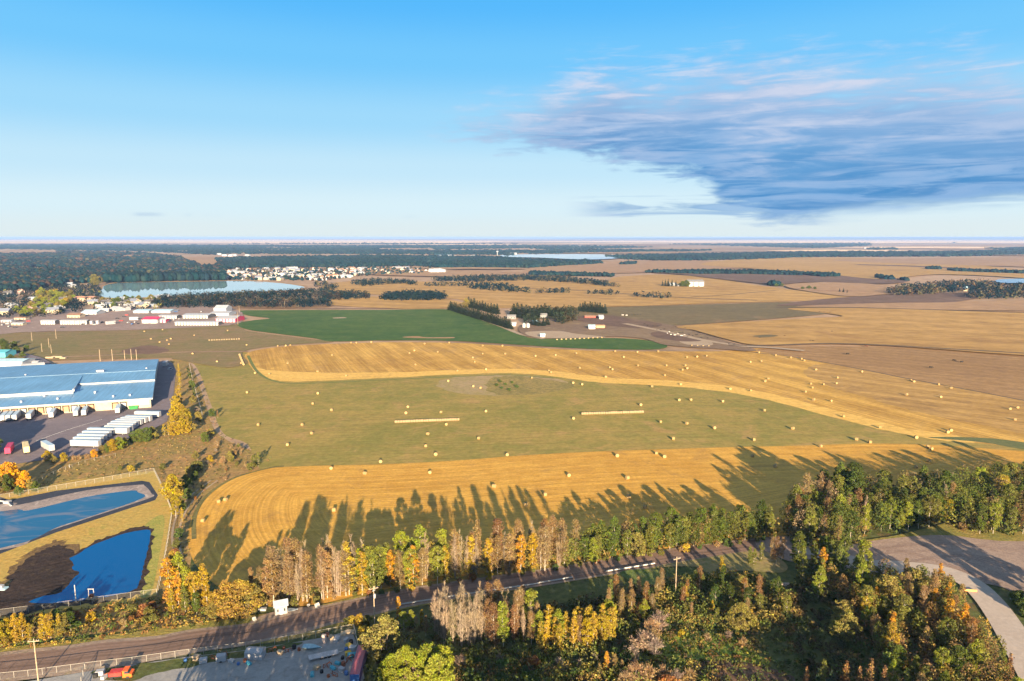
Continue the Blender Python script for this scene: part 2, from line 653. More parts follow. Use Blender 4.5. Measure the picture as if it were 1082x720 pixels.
def ribbon(name, pts, width, mat, z, kind='structure', px=True, smooth_n=6):
    """path of constant (or per-point) width in metres through photo points"""
    if not isinstance(width, (list, tuple)):
        width = [width] * len(pts)
    tri = [(p[0], p[1]) for p in pts]
    q = smooth_px(tri, False, smooth_n)
    c = [G(x, y, 0) for x, y in q]
    m = len(c)
    vs, fs = [], []
    L = 0
    uvs = []
    for i, p in enumerate(c):
        d = (c[min(i + 1, m - 1)] - c[max(i - 1, 0)]).normalized()
        nrm = Vector((-d.y, d.x, 0))
        t = i / (m - 1) * (len(width) - 1)
        a = int(min(t, len(width) - 2)) if len(width) > 1 else 0
        w = width[a] + (width[min(a + 1, len(width) - 1)] - width[a]) * (t - a)
        vs += [p + nrm * w / 2, p - nrm * w / 2]
        if i:
            L += (p - c[i - 1]).length
            fs.append((2 * i - 2, 2 * i - 1, 2 * i + 1, 2 * i))
        uvs += [(L, 0), (L, w)]
    me = bpy.data.meshes.new(name)
    me.from_pydata([(p.x, p.y, 0) for p in vs], [], fs)
    bm = bmesh.new()
    bm.from_mesh(me)
    bm.normal_update()
    for f in bm.faces:
        if f.normal.z < 0:
            f.normal_flip()
    uvl = bm.loops.layers.uv.new('UVMap')
    for f in bm.faces:
        for lp in f.loops:
            lp[uvl].uv = uvs[lp.vert.index]
    bm.to_mesh(me)
    bm.free()
    me.materials.append(mat)
    o = link_mesh(name, me)
    o.location.z = z
    if kind:
        o['kind'] = kind
    return o


def in_poly(x, y, poly):
    c = False
    j = len(poly) - 1
    for i in range(len(poly)):
        xi, yi = poly[i]
        xj, yj = poly[j]
        if (yi > y) != (yj > y) and x < (xj - xi) * (y - yi) / (yj - yi) + xi:
            c = not c
        j = i
    return c


def sample_px(poly, n):
    xs = [p[0] for p in poly]
    ys = [p[1] for p in poly]
    out = []
    while len(out) < n:
        x, y = random.uniform(min(xs), max(xs)), random.uniform(min(ys), max(ys))
        if in_poly(x, y, poly):
            out.append((x, y))
    return out


def ordinal(n):
    w = ['', 'first', 'second', 'third', 'fourth', 'fifth', 'sixth', 'seventh', 'eighth', 'ninth', 'tenth', 'eleventh', 'twelfth']
    if n < len(w):
        return w[n]
    return '%d%s' % (n, {1: 'st', 2: 'nd', 3: 'rd'}.get(n % 10 if n % 100 not in (11, 12, 13) else 0, 'th'))
# ============================================================ the ground
GOLD1, GOLD2 = (0.47, 0.26, 0.06), (0.60, 0.36, 0.09)
M_BASE = field_mat('mixed_ground', (0.33, 0.22, 0.14), (0.42, 0.28, 0.18), (0.16, 0.11, 0.07), big=0.0012, fine=0.05)
M_ROUGH = field_mat('rough_grass', (0.31, 0.19, 0.075), (0.24, 0.18, 0.055), (0.38, 0.21, 0.09), big=0.03, fine=0.5, bump=0.9, fine_amt=0.9)
M_SCRUB = field_mat('scrub_ground', (0.07, 0.09, 0.03), (0.12, 0.12, 0.04), (0.13, 0.08, 0.045), big=0.03, fine=0.5, bump=1.0, fine_amt=1.0)
M_MEADOW = field_mat('meadow', (0.33, 0.235, 0.068), (0.215, 0.19, 0.047), (0.40, 0.245, 0.095), big=0.011, fine=0.35, streak=(R(84), 0.3), bump=0.5)
M_MEADOW_L = field_mat('pasture', (0.19, 0.155, 0.06), (0.25, 0.165, 0.085), (0.14, 0.145, 0.05), big=0.008, fine=0.25, streak=(R(80), 0.35), bump=0.5)
M_GREEN = field_mat('green_field', (0.046, 0.098, 0.022), (0.085, 0.130, 0.030), (0.13, 0.14, 0.045), big=0.006, fine=0.2, streak=(R(85), 0.35), bump=0.4)
M_GOLDUP = field_mat('stubble_bands', GOLD1, GOLD2, (0.44, 0.27, 0.10), big=0.006, fine=0.3,
                     stripes=[(R(-22.7), 27.0, 0.19), (R(-22.7), 9.0, 0.05)], streak=(R(-22.7), 0.42), bump=0.5)
M_GOLDNEAR = field_mat('stubble_rounds', (0.53, 0.28, 0.052), (0.64, 0.36, 0.072), (0.42, 0.235, 0.062), big=0.012, fine=0.7,
                       stripes=[(0, 6.0, 0.08), (0, 2.1, 0.06)], streak=(0, 0.30), bump=0.45, uv=True)
M_GOLDMID = field_mat('stubble_far', (0.40, 0.235, 0.078), (0.48, 0.29, 0.10), (0.32, 0.18, 0.07), big=0.0025, fine=0.06,
                      stripes=[(R(-70), 60.0, 0.14)], streak=(R(75), 0.35), bump=0.3)
M_TAN = field_mat('tan_field', (0.33, 0.20, 0.11), (0.38, 0.235, 0.125), (0.27, 0.15, 0.095), big=0.002, fine=0.05, streak=(R(80), 0.3), bump=0.2)
M_PLOW = field_mat('ploughed_field', (0.135, 0.085, 0.06), (0.18, 0.11, 0.078), (0.22, 0.145, 0.09), big=0.004, fine=0.1, streak=(R(80), 0.4), bump=0.3)
M_PASTURE = field_mat('grey_pasture', (0.18, 0.135, 0.065), (0.145, 0.115, 0.058), (0.25, 0.16, 0.085), big=0.004, fine=0.1, streak=(R(82), 0.5), bump=0.3)
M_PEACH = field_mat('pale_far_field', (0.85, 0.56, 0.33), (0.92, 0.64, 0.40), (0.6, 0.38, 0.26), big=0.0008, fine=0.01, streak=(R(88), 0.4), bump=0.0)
M_DIRT = field_mat('bare_dirt', (0.33, 0.22, 0.14), (0.27, 0.17, 0.11), (0.17, 0.11, 0.08), big=0.02, fine=0.4, bump=0.6)
M_YARDFAR = field_mat('gravel_lot', (0.30, 0.22, 0.19), (0.25, 0.18, 0.155), (0.36, 0.27, 0.23), big=0.02, fine=0.3, bump=0.3)
M_GRAVEL = field_mat('gravel', (0.34, 0.25, 0.20), (0.27, 0.195, 0.16), (0.20, 0.135, 0.11), big=0.035, fine=1.3, bump=0.35, fine_amt=0.7)
M_GRAVEL_PALE = field_mat('packed_gravel', (0.44, 0.365, 0.31), (0.40, 0.33, 0.28), (0.46, 0.39, 0.34), big=0.04, fine=0.8, bump=0.3, fine_amt=0.25)
M_CONCRETE = field_mat('yard_concrete', (0.30, 0.29, 0.28), (0.25, 0.24, 0.235), (0.20, 0.18, 0.17), big=0.06, fine=0.9, bump=0.3, fine_amt=0.3)
M_APRON = field_mat('truck_yard_asphalt', (0.20, 0.165, 0.18), (0.16, 0.135, 0.15), (0.25, 0.205, 0.215), big=0.03, fine=0.8, bump=0.2, fine_amt=0.25)
M_ROAD = field_mat('road_surface', (0.235, 0.155, 0.12), (0.19, 0.125, 0.098), (0.27, 0.185, 0.145), big=0.05, fine=0.9, streak=(0, 0.75), bump=0.2, uv=True, fine_amt=0.25)
M_SHOULDER = field_mat('gravel_shoulder', (0.30, 0.225, 0.175), (0.25, 0.185, 0.145), (0.22, 0.19, 0.09), big=0.08, fine=0.9, bump=0.6)
M_TRACK = field_mat('farm_track', (0.115, 0.085, 0.055), (0.15, 0.105, 0.07), None, big=0.05, fine=0.5)
M_TRACKPALE = field_mat('pale_track', (0.40, 0.30, 0.21), (0.34, 0.25, 0.17), None, big=0.05, fine=0.5)
M_LINE = simple_mat('road_paint', (0.75, 0.70, 0.62), 0.8, var=0.2, scale=2)
M_TURF = field_mat('verge_grass', (0.30, 0.21, 0.06), (0.20, 0.19, 0.05), (0.12, 0.14, 0.035), big=0.08, fine=0.9, bump=1.0, fine_amt=0.9)
M_LIME = field_mat('lime_grass', (0.15, 0.21, 0.035), (0.21, 0.24, 0.05), (0.22, 0.16, 0.05), big=0.06, fine=0.8, bump=1.2, fine_amt=0.9)
M_BANK = field_mat('pond_bank', (0.46, 0.29, 0.075), (0.40, 0.29, 0.08), (0.30, 0.27, 0.06), big=0.05, fine=0.8, bump=0.7, fine_amt=0.7)
M_MUD = field_mat('dark_mud', (0.032, 0.023, 0.020), (0.060, 0.040, 0.032), (0.10, 0.068, 0.036), big=0.06, fine=0.7, streak=(R(60), 0.4), bump=0.8, fine_amt=0.8)
M_LINER = field_mat('pond_liner', (0.36, 0.29, 0.26), (0.22, 0.18, 0.17), (0.5, 0.42, 0.37), big=0.08, fine=0.8, bump=0.2)
M_LINERDARK = field_mat('dark_liner', (0.035, 0.042, 0.06), (0.055, 0.06, 0.08), None, big=0.08, fine=0.8, bump=0.1)
M_REEDS = field_mat('reed_patch', (0.20, 0.165, 0.055), (0.30, 0.215, 0.075), (0.11, 0.12, 0.04), big=0.03, fine=0.4, bump=1.0, fine_amt=0.9)
M_WATER_FAR = water_mat('lake_water', (0.26, 0.38, 0.40), rough=0.0, ripple=0.0, scale=0.3, ior=1.6)
M_WATER = water_mat('pond_water', (0.0, 0.075, 0.25), rough=0.05, ripple=0.03, scale=0.8)
M_WATER2 = water_mat('scummy_pond_water', (0.02, 0.10, 0.20), rough=0.10, ripple=0.05, scale=0.8, patches=(0.22, 0.19, 0.19))

g = bpy.data.meshes.new('ground')
L_ = 43000.0
g.from_pydata([(-L_, -3000, 0), (L_, -3000, 0), (L_, L_, 0), (-L_, L_, 0)], [], [(0, 1, 2, 3)])
g.materials.append(M_BASE)
go = link_mesh('ground', g)
go['kind'] = 'structure'

Z = [0.0]


def zn(step):
    Z[0] += step
    return Z[0]


# ---- near: built first, lowest
NEAR = 0.008
sheet('scrub_ground', [(-300, 900), (-300, 640), (0, 600), (200, 560), (600, 560), (830, 500), (1250, 470), (1400, 900)], M_SCRUB, zn(NEAR), curved=False)
sheet('rough_ground', [(-200, 660), (-200, 440), (0, 470), (90, 468), (150, 440), (178, 385), (200, 383), (215, 420), (232, 460), (290, 486), (300, 500), (225, 530), (205, 575), (205, 630), (260, 660), (120, 668), (-200, 700)], M_ROUGH, zn(NEAR))
sheet('meadow', [(176, 382), (262, 372), (300, 400), (540, 393), (720, 402), (860, 424), (980, 455), (1100, 474), (1250, 500), (1250, 510), (1000, 480), (840, 478), (560, 486), (360, 500), (282, 500), (262, 470), (236, 458), (222, 425), (205, 385)], M_MEADOW, zn(NEAR), n=6)
sheet('bare_patch', [(470, 401), (500, 397), (560, 397), (600, 404), (570, 414), (520, 418), (480, 415), (462, 408)], field_mat('bare_patch', (0.36, 0.255, 0.14), (0.29, 0.225, 0.09), (0.25, 0.19, 0.08), big=0.02, fine=0.3), zn(NEAR), rough=1.5)
sheet('reed_patch', [(520, 400), (545, 398), (575, 401), (605, 406), (596, 412), (560, 417), (525, 417), (514, 409)], M_REEDS, zn(NEAR), rough=2)

# near stubble field: rounds follow its outline
UNDER = zn(NEAR)
outer = [(1300, 500), (1082, 505), (960, 545), (830, 575), (700, 592), (500, 615), (380, 632), (300, 642), (250, 632), (214, 606), (200, 582), (199, 560), (208, 537), (225, 519), (250, 504), (280, 495.5), (330, 492.5), (400, 491), (480, 487), (560, 481), (640, 477), (700, 475), (780, 472.5), (850, 471), (920, 469), (1000, 471), (1082, 477), (1300, 490)]
spine = [G(1290, 496), G(700, 525), G(420, 553), G(320, 562), G(280, 560)]
oc_ = [G(x, y) for x, y in smooth_px(outer, False, 10)]


sheet('near_stubble_base', outer, field_mat('stubble_base', (0.54, 0.295, 0.055), (0.64, 0.37, 0.075), (0.43, 0.25, 0.065), big=0.012, fine=0.7, bump=0.4), UNDER, n=6)


def near_spine(p):
    best = None
    for i in range(len(spine) - 1):
        a_, b_ = spine[i], spine[i + 1]
        ab = b_ - a_
        t = max(0, min(1, (p - a_).dot(ab) / ab.dot(ab)))
        q = a_ + ab * t
        if best is None or (q - p).length < best[0]:
            best = ((q - p).length, q)
    return best


vs, fs, uv = [], [], []
NV = 26
Ls = 0
OP = np.array([(p.x, p.y) for p in oc_])
OA, OB = OP[:-1], OP[1:]


def edge_dist(q):
    ab = OB - OA
    t = np.clip(((np.array([q.x, q.y]) - OA) * ab).sum(1) / (ab * ab).sum(1), 0, 1)
    return float(np.hypot(*(OA + ab * t[:, None] - np.array([q.x, q.y])).T).min())


for i, p in enumerate(oc_):
    d, q = near_spine(p)
    if i:
        Ls += (p - oc_[i - 1]).length
    for k in range(NV + 1):
        t = k / NV
        w_ = p.lerp(q, t)
        vs.append(w_)
        uv.append((w_.x, edge_dist(w_)))
        if i and k:
            a_ = (i - 1) * (NV + 1) + k - 1
            c_ = i * (NV + 1) + k - 1
            fs.append((a_, c_, c_ + 1, a_ + 1))
me = bpy.data.meshes.new('stubble_field')
me.from_pydata([(p.x, p.y, 0) for p in vs], [], fs)
bm = bmesh.new()
bm.from_mesh(me)
uvl = bm.loops.layers.uv.new('UVMap')
bm.normal_update()
for f in bm.faces:
    if f.normal.z < 0:
        f.normal_flip()
    for lp in f.loops:
        lp[uvl].uv = uv[lp.vert.index]
bm.to_mesh(me)
bm.free()
me.materials.append(M_GOLDNEAR)
o = link_mesh('near_stubble_field', me)
o.location.z = zn(NEAR)
o['kind'] = 'structure'

sheet('banded_stubble_field', [(259, 375), (285, 368), (330, 364.5), (400, 362), (480, 362.5), (540, 366), (620, 370.5), (700, 371.5), (770, 371), (812, 367.5), (880, 366), (960, 368), (1082, 376), (1300, 392), (1300, 510), (1082, 474), (1010, 467), (950, 458), (880, 441), (800, 420), (740, 411), (690, 407.5), (630, 404), (585, 398), (540, 394.5), (480, 396), (400, 400), (330, 403), (300, 403), (280, 399), (267, 390)], M_GOLDUP, zn(NEAR), n=6)
sheet('gold_headland', [(266, 388), (300, 393), (400, 394), (480, 391.5), (540, 390), (590, 393), (640, 399), (700, 402), (750, 406), (800, 413), (880, 433), (950, 451), (1010, 461), (1040, 466), (1010, 467), (950, 458), (880, 441), (800, 420), (740, 411), (690, 407.5), (630, 404), (585, 398), (540, 394.5), (480, 396), (400, 400), (330, 403), (300, 403), (280, 399)], field_mat('gold_headland', (0.64, 0.39, 0.10), (0.70, 0.44, 0.12), (0.55, 0.33, 0.085), big=0.02, fine=0.3, streak=(R(80), 0.3)), zn(NEAR), n=6, rough=1.2)
sheet('dark_hollow', [(1022, 389), (1035, 386.5), (1052, 387), (1058, 389.5), (1045, 392), (1030, 394)], M_REEDS, zn(NEAR))
sheet('field_edge_grass', [(980, 462.5), (1040, 468), (1100, 478), (1300, 505), (1300, 496), (1100, 470), (1040, 463)], field_mat('field_edge_grass', (0.10, 0.12, 0.05), (0.15, 0.15, 0.06), None, big=0.05, fine=0.4), zn(NEAR))
M_CLOUDSHADE = field_mat('cloud_shade_stubble', (0.30, 0.175, 0.078), (0.36, 0.215, 0.095), (0.25, 0.145, 0.07), big=0.006, fine=0.2, stripes=[(R(-55), 16.0, 0.10)], streak=(R(-62), 0.35), bump=0.4)  # golden stubble with a cloud's shadow painted in as darker brown
sheet('cloud_shade_stubble', [(800, 371), (812, 367.5), (880, 366), (960, 368), (1082, 376), (1300, 392), (1300, 463), (1082, 423.5), (1020, 411.5), (960, 400.5), (900, 388.5), (845, 379), (815, 374)], M_CLOUDSHADE, zn(NEAR), n=6)
M_HALFSHADE = field_mat('half_shade_stubble', (0.40, 0.235, 0.075), (0.47, 0.285, 0.095), (0.32, 0.19, 0.075), big=0.006, fine=0.2, stripes=[(R(-50), 20.0, 0.16)], streak=(R(-55), 0.45), bump=0.4)  # same stubble, weaker cloud shade painted into the colour for a gradual edge
sheet('half_shade_stubble', [(880, 385), (960, 400.5), (1020, 411.5), (1082, 423.5), (1300, 463), (1300, 500), (1100, 462), (1000, 443), (930, 425), (870, 405), (850, 392)], M_HALFSHADE, zn(NEAR), n=6, rough=3)
ribbon('field_track', [(760, 369), (800, 373), (835, 377), (900, 388.5), (960, 400.5), (1020, 411.5), (1082, 423.5), (1250, 456)], 2.6, M_TRACK, zn(NEAR))
ribbon('field_margin', [(262, 376), (272, 393), (290, 403), (320, 405.5), (400, 402), (500, 397.5), (540, 396.5), (585, 400)], 2.6, field_mat('field_margin', (0.13, 0.16, 0.05), (0.17, 0.17, 0.055), None, big=0.05, fine=0.4), zn(NEAR))
ribbon('field_ditch', [(205, 570), (206, 545), (219, 524), (246, 506), (284, 495), (300, 493)], 1.6, field_mat('ditch_grass', (0.12, 0.11, 0.04), (0.20, 0.17, 0.06), None, big=0.05, fine=0.4), zn(NEAR))
for dx in (-10, -17):
    ribbon('wheel_track', [(205 + dx, 600), (199 + dx, 570), (204 + dx, 545), (219 + dx, 524), (240 + dx, 508)], 0.8, M_TRACKPALE, zn(NEAR))

# warehouse yard
sheet('truck_yard', [(-220, 520), (-220, 452), (0, 438), (159, 426), (166, 384), (172, 381), (182, 384), (186, 392), (183, 420), (180, 436), (176, 446), (160, 455), (125, 468), (95, 480), (50, 486), (0, 493)], M_APRON, zn(NEAR), curved=False)
ribbon('yard_line', [(38, 466.5), (70, 455), (108, 443.5)], 0.35, M_LINE, zn(NEAR))

# pond compound
sheet('pond_compound', [(-250, 720), (-260, 560), (0, 524), (80, 507), (163, 498), (181, 535), (182, 545), (174, 590), (166, 630), (120, 640), (0, 655)], M_BANK, zn(NEAR), curved=False)
sheet('green_bank', [(150, 560), (168, 545), (174, 552), (168, 590), (160, 626), (148, 630), (150, 600), (158, 575)], field_mat('green_bank', (0.27, 0.27, 0.06), (0.36, 0.30, 0.08), (0.17, 0.23, 0.05), big=0.1, fine=0.8, bump=0.8), zn(NEAR))
sheet('pond_liner', [(-250, 615), (-200, 560), (0, 525.5), (10, 529), (60, 519), (150, 508.5), (158, 510), (167, 524), (164, 529), (60, 563), (0, 586)], M_LINERDARK, zn(NEAR), curved=False)
sheet('pond_beach', [(-230, 606), (-200, 566), (0, 533.5), (20, 534), (90, 519), (145, 513), (153, 514), (160, 522), (158, 527), (100, 546), (40, 566), (0, 582)], M_LINER, zn(NEAR))
sheet('upper_pond_water', [(-230, 615), (-200, 575), (0, 541), (30, 540), (90, 526), (138, 519), (146, 521), (151, 527), (100, 545), (60, 558), (0, 580)], M_WATER2, zn(NEAR), n=4)
sheet('mud_margin', [(-110, 665), (-65, 602), (0, 617), (14, 597), (40, 579), (64, 572), (84, 581), (104, 600), (60, 640), (0, 654)], field_mat('muddy_grass', (0.22, 0.14, 0.055), (0.12, 0.075, 0.04), (0.34, 0.21, 0.06), big=0.12, fine=0.8, bump=0.7, fine_amt=0.8), zn(NEAR), rough=1.4, n=9)
sheet('mud_flat', [(-100, 660), (-60, 610), (0, 625), (14, 604), (40, 585), (62, 577), (80, 585), (100, 600), (60, 640), (0, 652)], M_MUD, zn(NEAR), rough=0.9, n=9)
sheet('mud_rim', [(76, 589), (100, 573), (130, 562), (150, 557), (161, 560), (162, 580), (154, 612), (148, 628), (110, 637), (60, 642), (28, 643), (60, 620), (82, 600)], M_MUD, zn(NEAR), rough=0.9, n=9)
lower = [(79, 588), (100, 576), (130, 565), (156, 560.5), (159, 564), (157, 578), (154, 590), (151, 602), (148, 615), (142, 624), (120, 630), (80, 636), (50, 638.5), (31, 637), (45, 631), (62, 628), (72, 619), (78, 612), (84, 606), (76, 602), (78, 597), (74, 591)]
sheet('lower_pond_water', lower, M_WATER, zn(NEAR), n=5, rough=0.25)

# road, verges and yard in front
road_px = [(-260, 738), (-120, 722), (0, 706), (60, 699), (100, 692), (160, 686), (200, 678), (260, 671), (318, 657), (380, 643), (440, 630.5), (540, 615.5), (575, 610.5), (690, 592), (735, 584.5), (797, 577), (830, 574), (858, 574)]
sheet('verge', [(-260, 732), (-100, 700), (0, 686), (100, 674), (200, 660), (250, 653), (330, 642), (420, 621), (540, 603), (690, 583), (800, 569), (850, 567), (850, 585), (740, 594), (690, 602), (560, 622), (440, 642), (400, 652), (360, 664), (300, 678), (200, 690), (100, 708), (0, 722), (-200, 750)], M_TURF, zn(NEAR))
sheet('gravel_pull_off', [(250, 672), (268, 655), (300, 645), (345, 640), (385, 634), (420, 630), (430, 634), (380, 650), (340, 664), (300, 674), (200, 692), (100, 710), (0, 722), (-30, 720), (0, 700), (120, 684), (200, 676)], M_SHOULDER, zn(NEAR))
ribbon('road_shoulder', road_px, [15, 15, 14.5, 14, 13, 12, 11.5, 11.5, 11.5, 11.5, 11, 10.5, 10.5, 10.5, 10.5, 10.5, 10.5, 10], M_SHOULDER, zn(NEAR))
ribbon('road', road_px, [11, 11, 11, 10.5, 10, 9.2, 9, 9, 9, 9, 8.6, 8.4, 8.4, 8.4, 8.4, 8.4, 8.4, 8], M_ROAD, zn(NEAR))
sheet('cul_de_sac', [(800, 571), (835, 568), (860, 572), (868, 582), (856, 592), (835, 594), (815, 586), (802, 580)], M_GRAVEL, zn(NEAR))
sheet('paved_edge', [(690, 600), (735, 592), (800, 583), (830, 596), (825, 606), (780, 604), (755, 612), (735, 600)], field_mat('trodden_grass', (0.30, 0.215, 0.11), (0.22, 0.19, 0.07), (0.16, 0.15, 0.05), big=0.05, fine=0.8, bump=0.8), zn(NEAR))
sheet('storage_yard_ground', [(-60, 770), (0, 726), (85, 712), (140, 703.5), (200, 695), (270, 687), (340, 675), (372, 667), (380, 690), (390, 745)], M_CONCRETE, zn(NEAR), curved=False)
sheet('yard_weeds', [(95, 712), (140, 704), (200, 696), (270, 688), (320, 679), (300, 688), (250, 697), (200, 706), (160, 714), (130, 722)], M_SCRUB, zn(NEAR), rough=0.4)

# gravel lot on the right
sheet('lot_margin', [(880, 590), (900, 575), (950, 566), (990, 556), (1010, 552), (1040, 560), (1082, 562), (1250, 560), (1250, 600), (1082, 600), (940, 606)], M_TURF, zn(NEAR))
sheet('gravel_lot', [(860, 582), (885, 580), (915, 573.5), (960, 568), (1000, 566.5), (1040, 571), (1082, 573), (1260, 572), (1260, 640), (1110, 640), (1060, 622), (1030, 616), (1000, 612), (950, 611), (915, 606), (880, 600)], M_GRAVEL, zn(NEAR))
M_RUT = field_mat('wheel_rut', (0.24, 0.165, 0.135), (0.29, 0.21, 0.17), (0.34, 0.26, 0.21), big=0.2, fine=1.0, bump=0.4)
for pts_ in ([(905, 590), (950, 583), (1000, 584), (1050, 596), (1110, 612)], [(915, 583), (960, 576), (1010, 575), (1060, 580), (1130, 590)], [(940, 600), (985, 590), (1030, 588), (1075, 600), (1120, 620)], [(930, 578), (975, 588), (1020, 604), (1060, 618)]):
    for dy_ in (0, 1.6):
        ribbon('wheel_rut', [(x_, y_ + dy_) for x_, y_ in pts_], [0.5, 0.9, 0.6, 1.0, 0.5], M_RUT, zn(NEAR))
ribbon('gravel_road', [(842, 580), (880, 589), (920, 599), (955, 601), (995, 605), (1022, 615), (1042, 632), (1060, 656), (1078, 686), (1100, 726), (1120, 770)], [6, 9, 9.5, 9.5, 9, 8.5, 8.5, 8.5, 8.5, 8.5, 8.5], M_GRAVEL_PALE, zn(NEAR))
sheet('lime_clearing', [(662, 690), (700, 672), (740, 668), (780, 676), (800, 690), (812, 706), (770, 702), (720, 698), (690, 700)], M_LIME, zn(NEAR), rough=0.6)
sheet('bare_soil', [(735, 702), (775, 700), (815, 708), (840, 722), (830, 760), (700, 760), (700, 720)], field_mat('bare_soil', (0.10, 0.06, 0.045), (0.15, 0.09, 0.06), (0.07, 0.06, 0.035), big=0.05, fine=0.8, bump=1.0, fine_amt=0.9), zn(NEAR), rough=0.5)
sheet('green_bank', [(655, 606), (690, 603), (702, 610), (696, 640), (680, 650), (672, 622)], field_mat('deep_green_bank', (0.10, 0.14, 0.04), (0.15, 0.17, 0.05), (0.2, 0.17, 0.07), big=0.06, fine=0.8, bump=1.0, fine_amt=0.8), zn(NEAR))  # darker green than the bank by the pond

# ---- middle distance
Z[0] = 0.45
MID = 0.04
sheet('pasture', [(-260, 400), (-200, 352), (0, 352), (120, 349), (255, 344), (260, 350), (330, 359), (352, 362), (300, 365.5), (262, 370.5), (256, 376), (262, 384), (244, 389), (228, 388), (206, 384.5), (182, 380), (166, 379), (0, 384)], M_MEADOW_L, zn(MID), n=4)
ribbon('earth_track', [(60, 378), (110, 376), (160, 374), (205, 372.5), (262, 372)], 5, M_DIRT, zn(MID))
sheet('dark_earth', [(128, 372), (150, 366), (170, 367), (178, 372), (150, 375)], M_PLOW, zn(MID), rough=2)
sheet('green_field', [(252, 329), (300, 328.2), (400, 328), (474, 327.5), (492, 333), (520, 343), (545, 351.5), (562, 358), (600, 358.5), (650, 358), (685, 360.5), (705, 366), (690, 370), (620, 369.3), (540, 364.5), (480, 361), (400, 360.5), (352, 361.5), (330, 358), (290, 353), (262, 349), (250, 343), (268, 339), (285, 337), (262, 334)], M_GREEN, zn(MID), n=5)
sheet('dry_patch', [(352, 336.4), (362, 335.8), (366, 336.6), (354, 337.2)], M_TRACKPALE, zn(MID))
sheet('dry_patch', [(425, 357), (440, 356), (452, 357.3), (478, 357), (476, 358.2), (440, 358)], M_TAN, zn(MID))
ribbon('field_lane', [(240, 327), (330, 326.8), (420, 326.6), (480, 326)], 6, M_PLOW, zn(MID))
ribbon('farm_lane', [(482, 328), (505, 337), (530, 346), (552, 354.5), (575, 359)], 6, M_TRACKPALE, zn(MID))
sheet('storage_park_ground', [(-60, 360), (-30, 335), (30, 330), (90, 327), (160, 324), (245, 326), (254, 342), (200, 347), (120, 350), (20, 352)], M_YARDFAR, zn(MID), n=3)
sheet('shore_field', [(232, 314), (300, 315), (345, 317), (345, 325), (236, 325)], field_mat('brown_field', (0.24, 0.145, 0.08), (0.20, 0.13, 0.07), None, big=0.01, fine=0.1), zn(MID))
sheet('gold_field', [(338, 317), (395, 313.8), (440, 315.5), (476, 317), (492, 325), (440, 327), (395, 325.7), (352, 323)], M_GOLDMID, zn(MID))
sheet('gold_field', [(350, 300), (400, 296.5), (440, 298), (480, 298), (520, 296), (560, 294.5), (600, 295.5), (640, 299), (650, 293.5), (700, 290.7), (750, 294), (800, 302), (860, 309.5), (905, 315.5), (820, 319.5), (760, 321), (640, 325), (560, 326), (500, 325), (482, 316.5), (400, 312), (352, 310.5)], M_GOLDMID, zn(MID))
ribbon('field_track', [(520, 304.5), (560, 305.5), (610, 307.5), (660, 311), (720, 315), (800, 318)], 10, M_TRACK, zn(MID))
ribbon('field_track', [(820, 307.5), (770, 312), (730, 314.5)], 6, M_TRACK, zn(MID))
sheet('grey_pasture', [(560, 327), (640, 325.5), (760, 322), (850, 320), (960, 323), (1020, 328), (900, 330), (860, 334), (800, 339), (720, 344.5), (690, 345), (640, 338), (560, 337)], M_PASTURE, zn(MID))
sheet('farm_yard_ground', [(548, 346), (580, 340), (640, 337), (690, 341), (730, 350), (770, 362), (800, 372), (760, 370), (705, 366), (680, 359), (640, 356.5), (565, 358)], field_mat('farm_yard_dirt', (0.24, 0.165, 0.10), (0.19, 0.125, 0.085), (0.30, 0.23, 0.11), big=0.01, fine=0.15, streak=(R(70), 0.5)), zn(MID))
sheet('silage_pad', [(556, 352), (590, 351), (610, 354), (640, 357.5), (600, 358.8), (566, 357.5)], M_TRACKPALE, zn(MID))
sheet('silage_pad', [(718, 362), (735, 360), (750, 362), (752, 366), (730, 366)], M_TRACKPALE, zn(MID))
sheet('feedlot_mud', [(600, 337), (640, 334), (668, 338), (700, 344), (680, 348), (640, 345)], M_PLOW, zn(MID))
sheet('feedlot_mud', [(688, 353), (705, 351), (722, 355), (742, 361), (720, 362), (694, 358)], M_PLOW, zn(MID))
ribbon('farm_lane', [(660, 343), (700, 351), (745, 361), (785, 367), (812, 368.5), (850, 372)], 9, M_TRACKPALE, zn(MID))
sheet('stubble_field', [(718, 346), (800, 340.5), (850, 337.5), (890, 335.5), (872, 332), (832, 327), (900, 326.5), (1000, 329), (1082, 331), (1260, 334), (1300, 390), (1082, 377), (1000, 371), (930, 366.5), (860, 364.5), (800, 366), (765, 359), (735, 350.5)], M_GOLDMID, zn(MID))
ribbon('field_track', [(770, 366), (812, 366.4), (870, 364.5), (930, 366), (1000, 370), (1082, 374.8), (1280, 388)], 6, M_TRACK, zn(MID))
sheet('dark_hollow', [(795, 356.5), (812, 355), (822, 356.5), (808, 358)], M_PASTURE, zn(MID))
sheet('brown_strip', [(840, 325), (900, 322), (1000, 320), (1082, 318.5), (1260, 316), (1260, 331), (1082, 329.5), (1000, 328.5), (900, 325.8)], M_TAN, zn(MID))
ribbon('field_track', [(820, 326), (900, 326), (1000, 329), (1082, 331.5), (1260, 337)], 9, M_TRACK, zn(MID))
sheet('ploughed_field', [(820, 324), (870, 317), (930, 313), (1000, 310.5), (1040, 312), (1010, 320), (930, 321), (880, 323)], M_PLOW, zn(MID))

lake_pts = [(110, 303), (122, 300), (150, 299), (200, 298.4), (233, 297.8), (262, 297.8), (290, 299.5), (308, 301.5), (322, 304.5), (310, 307), (290, 308.5), (240, 311), (200, 313), (160, 315), (120, 316), (100, 313), (108, 307)]
sheet('lake_shore', [(x + (3 if x > 200 else -3), y + (1.2 if y > 305 else -0.9)) for x, y in lake_pts], M_TAN, zn(MID))
sheet('lake', lake_pts, M_WATER_FAR, zn(MID))
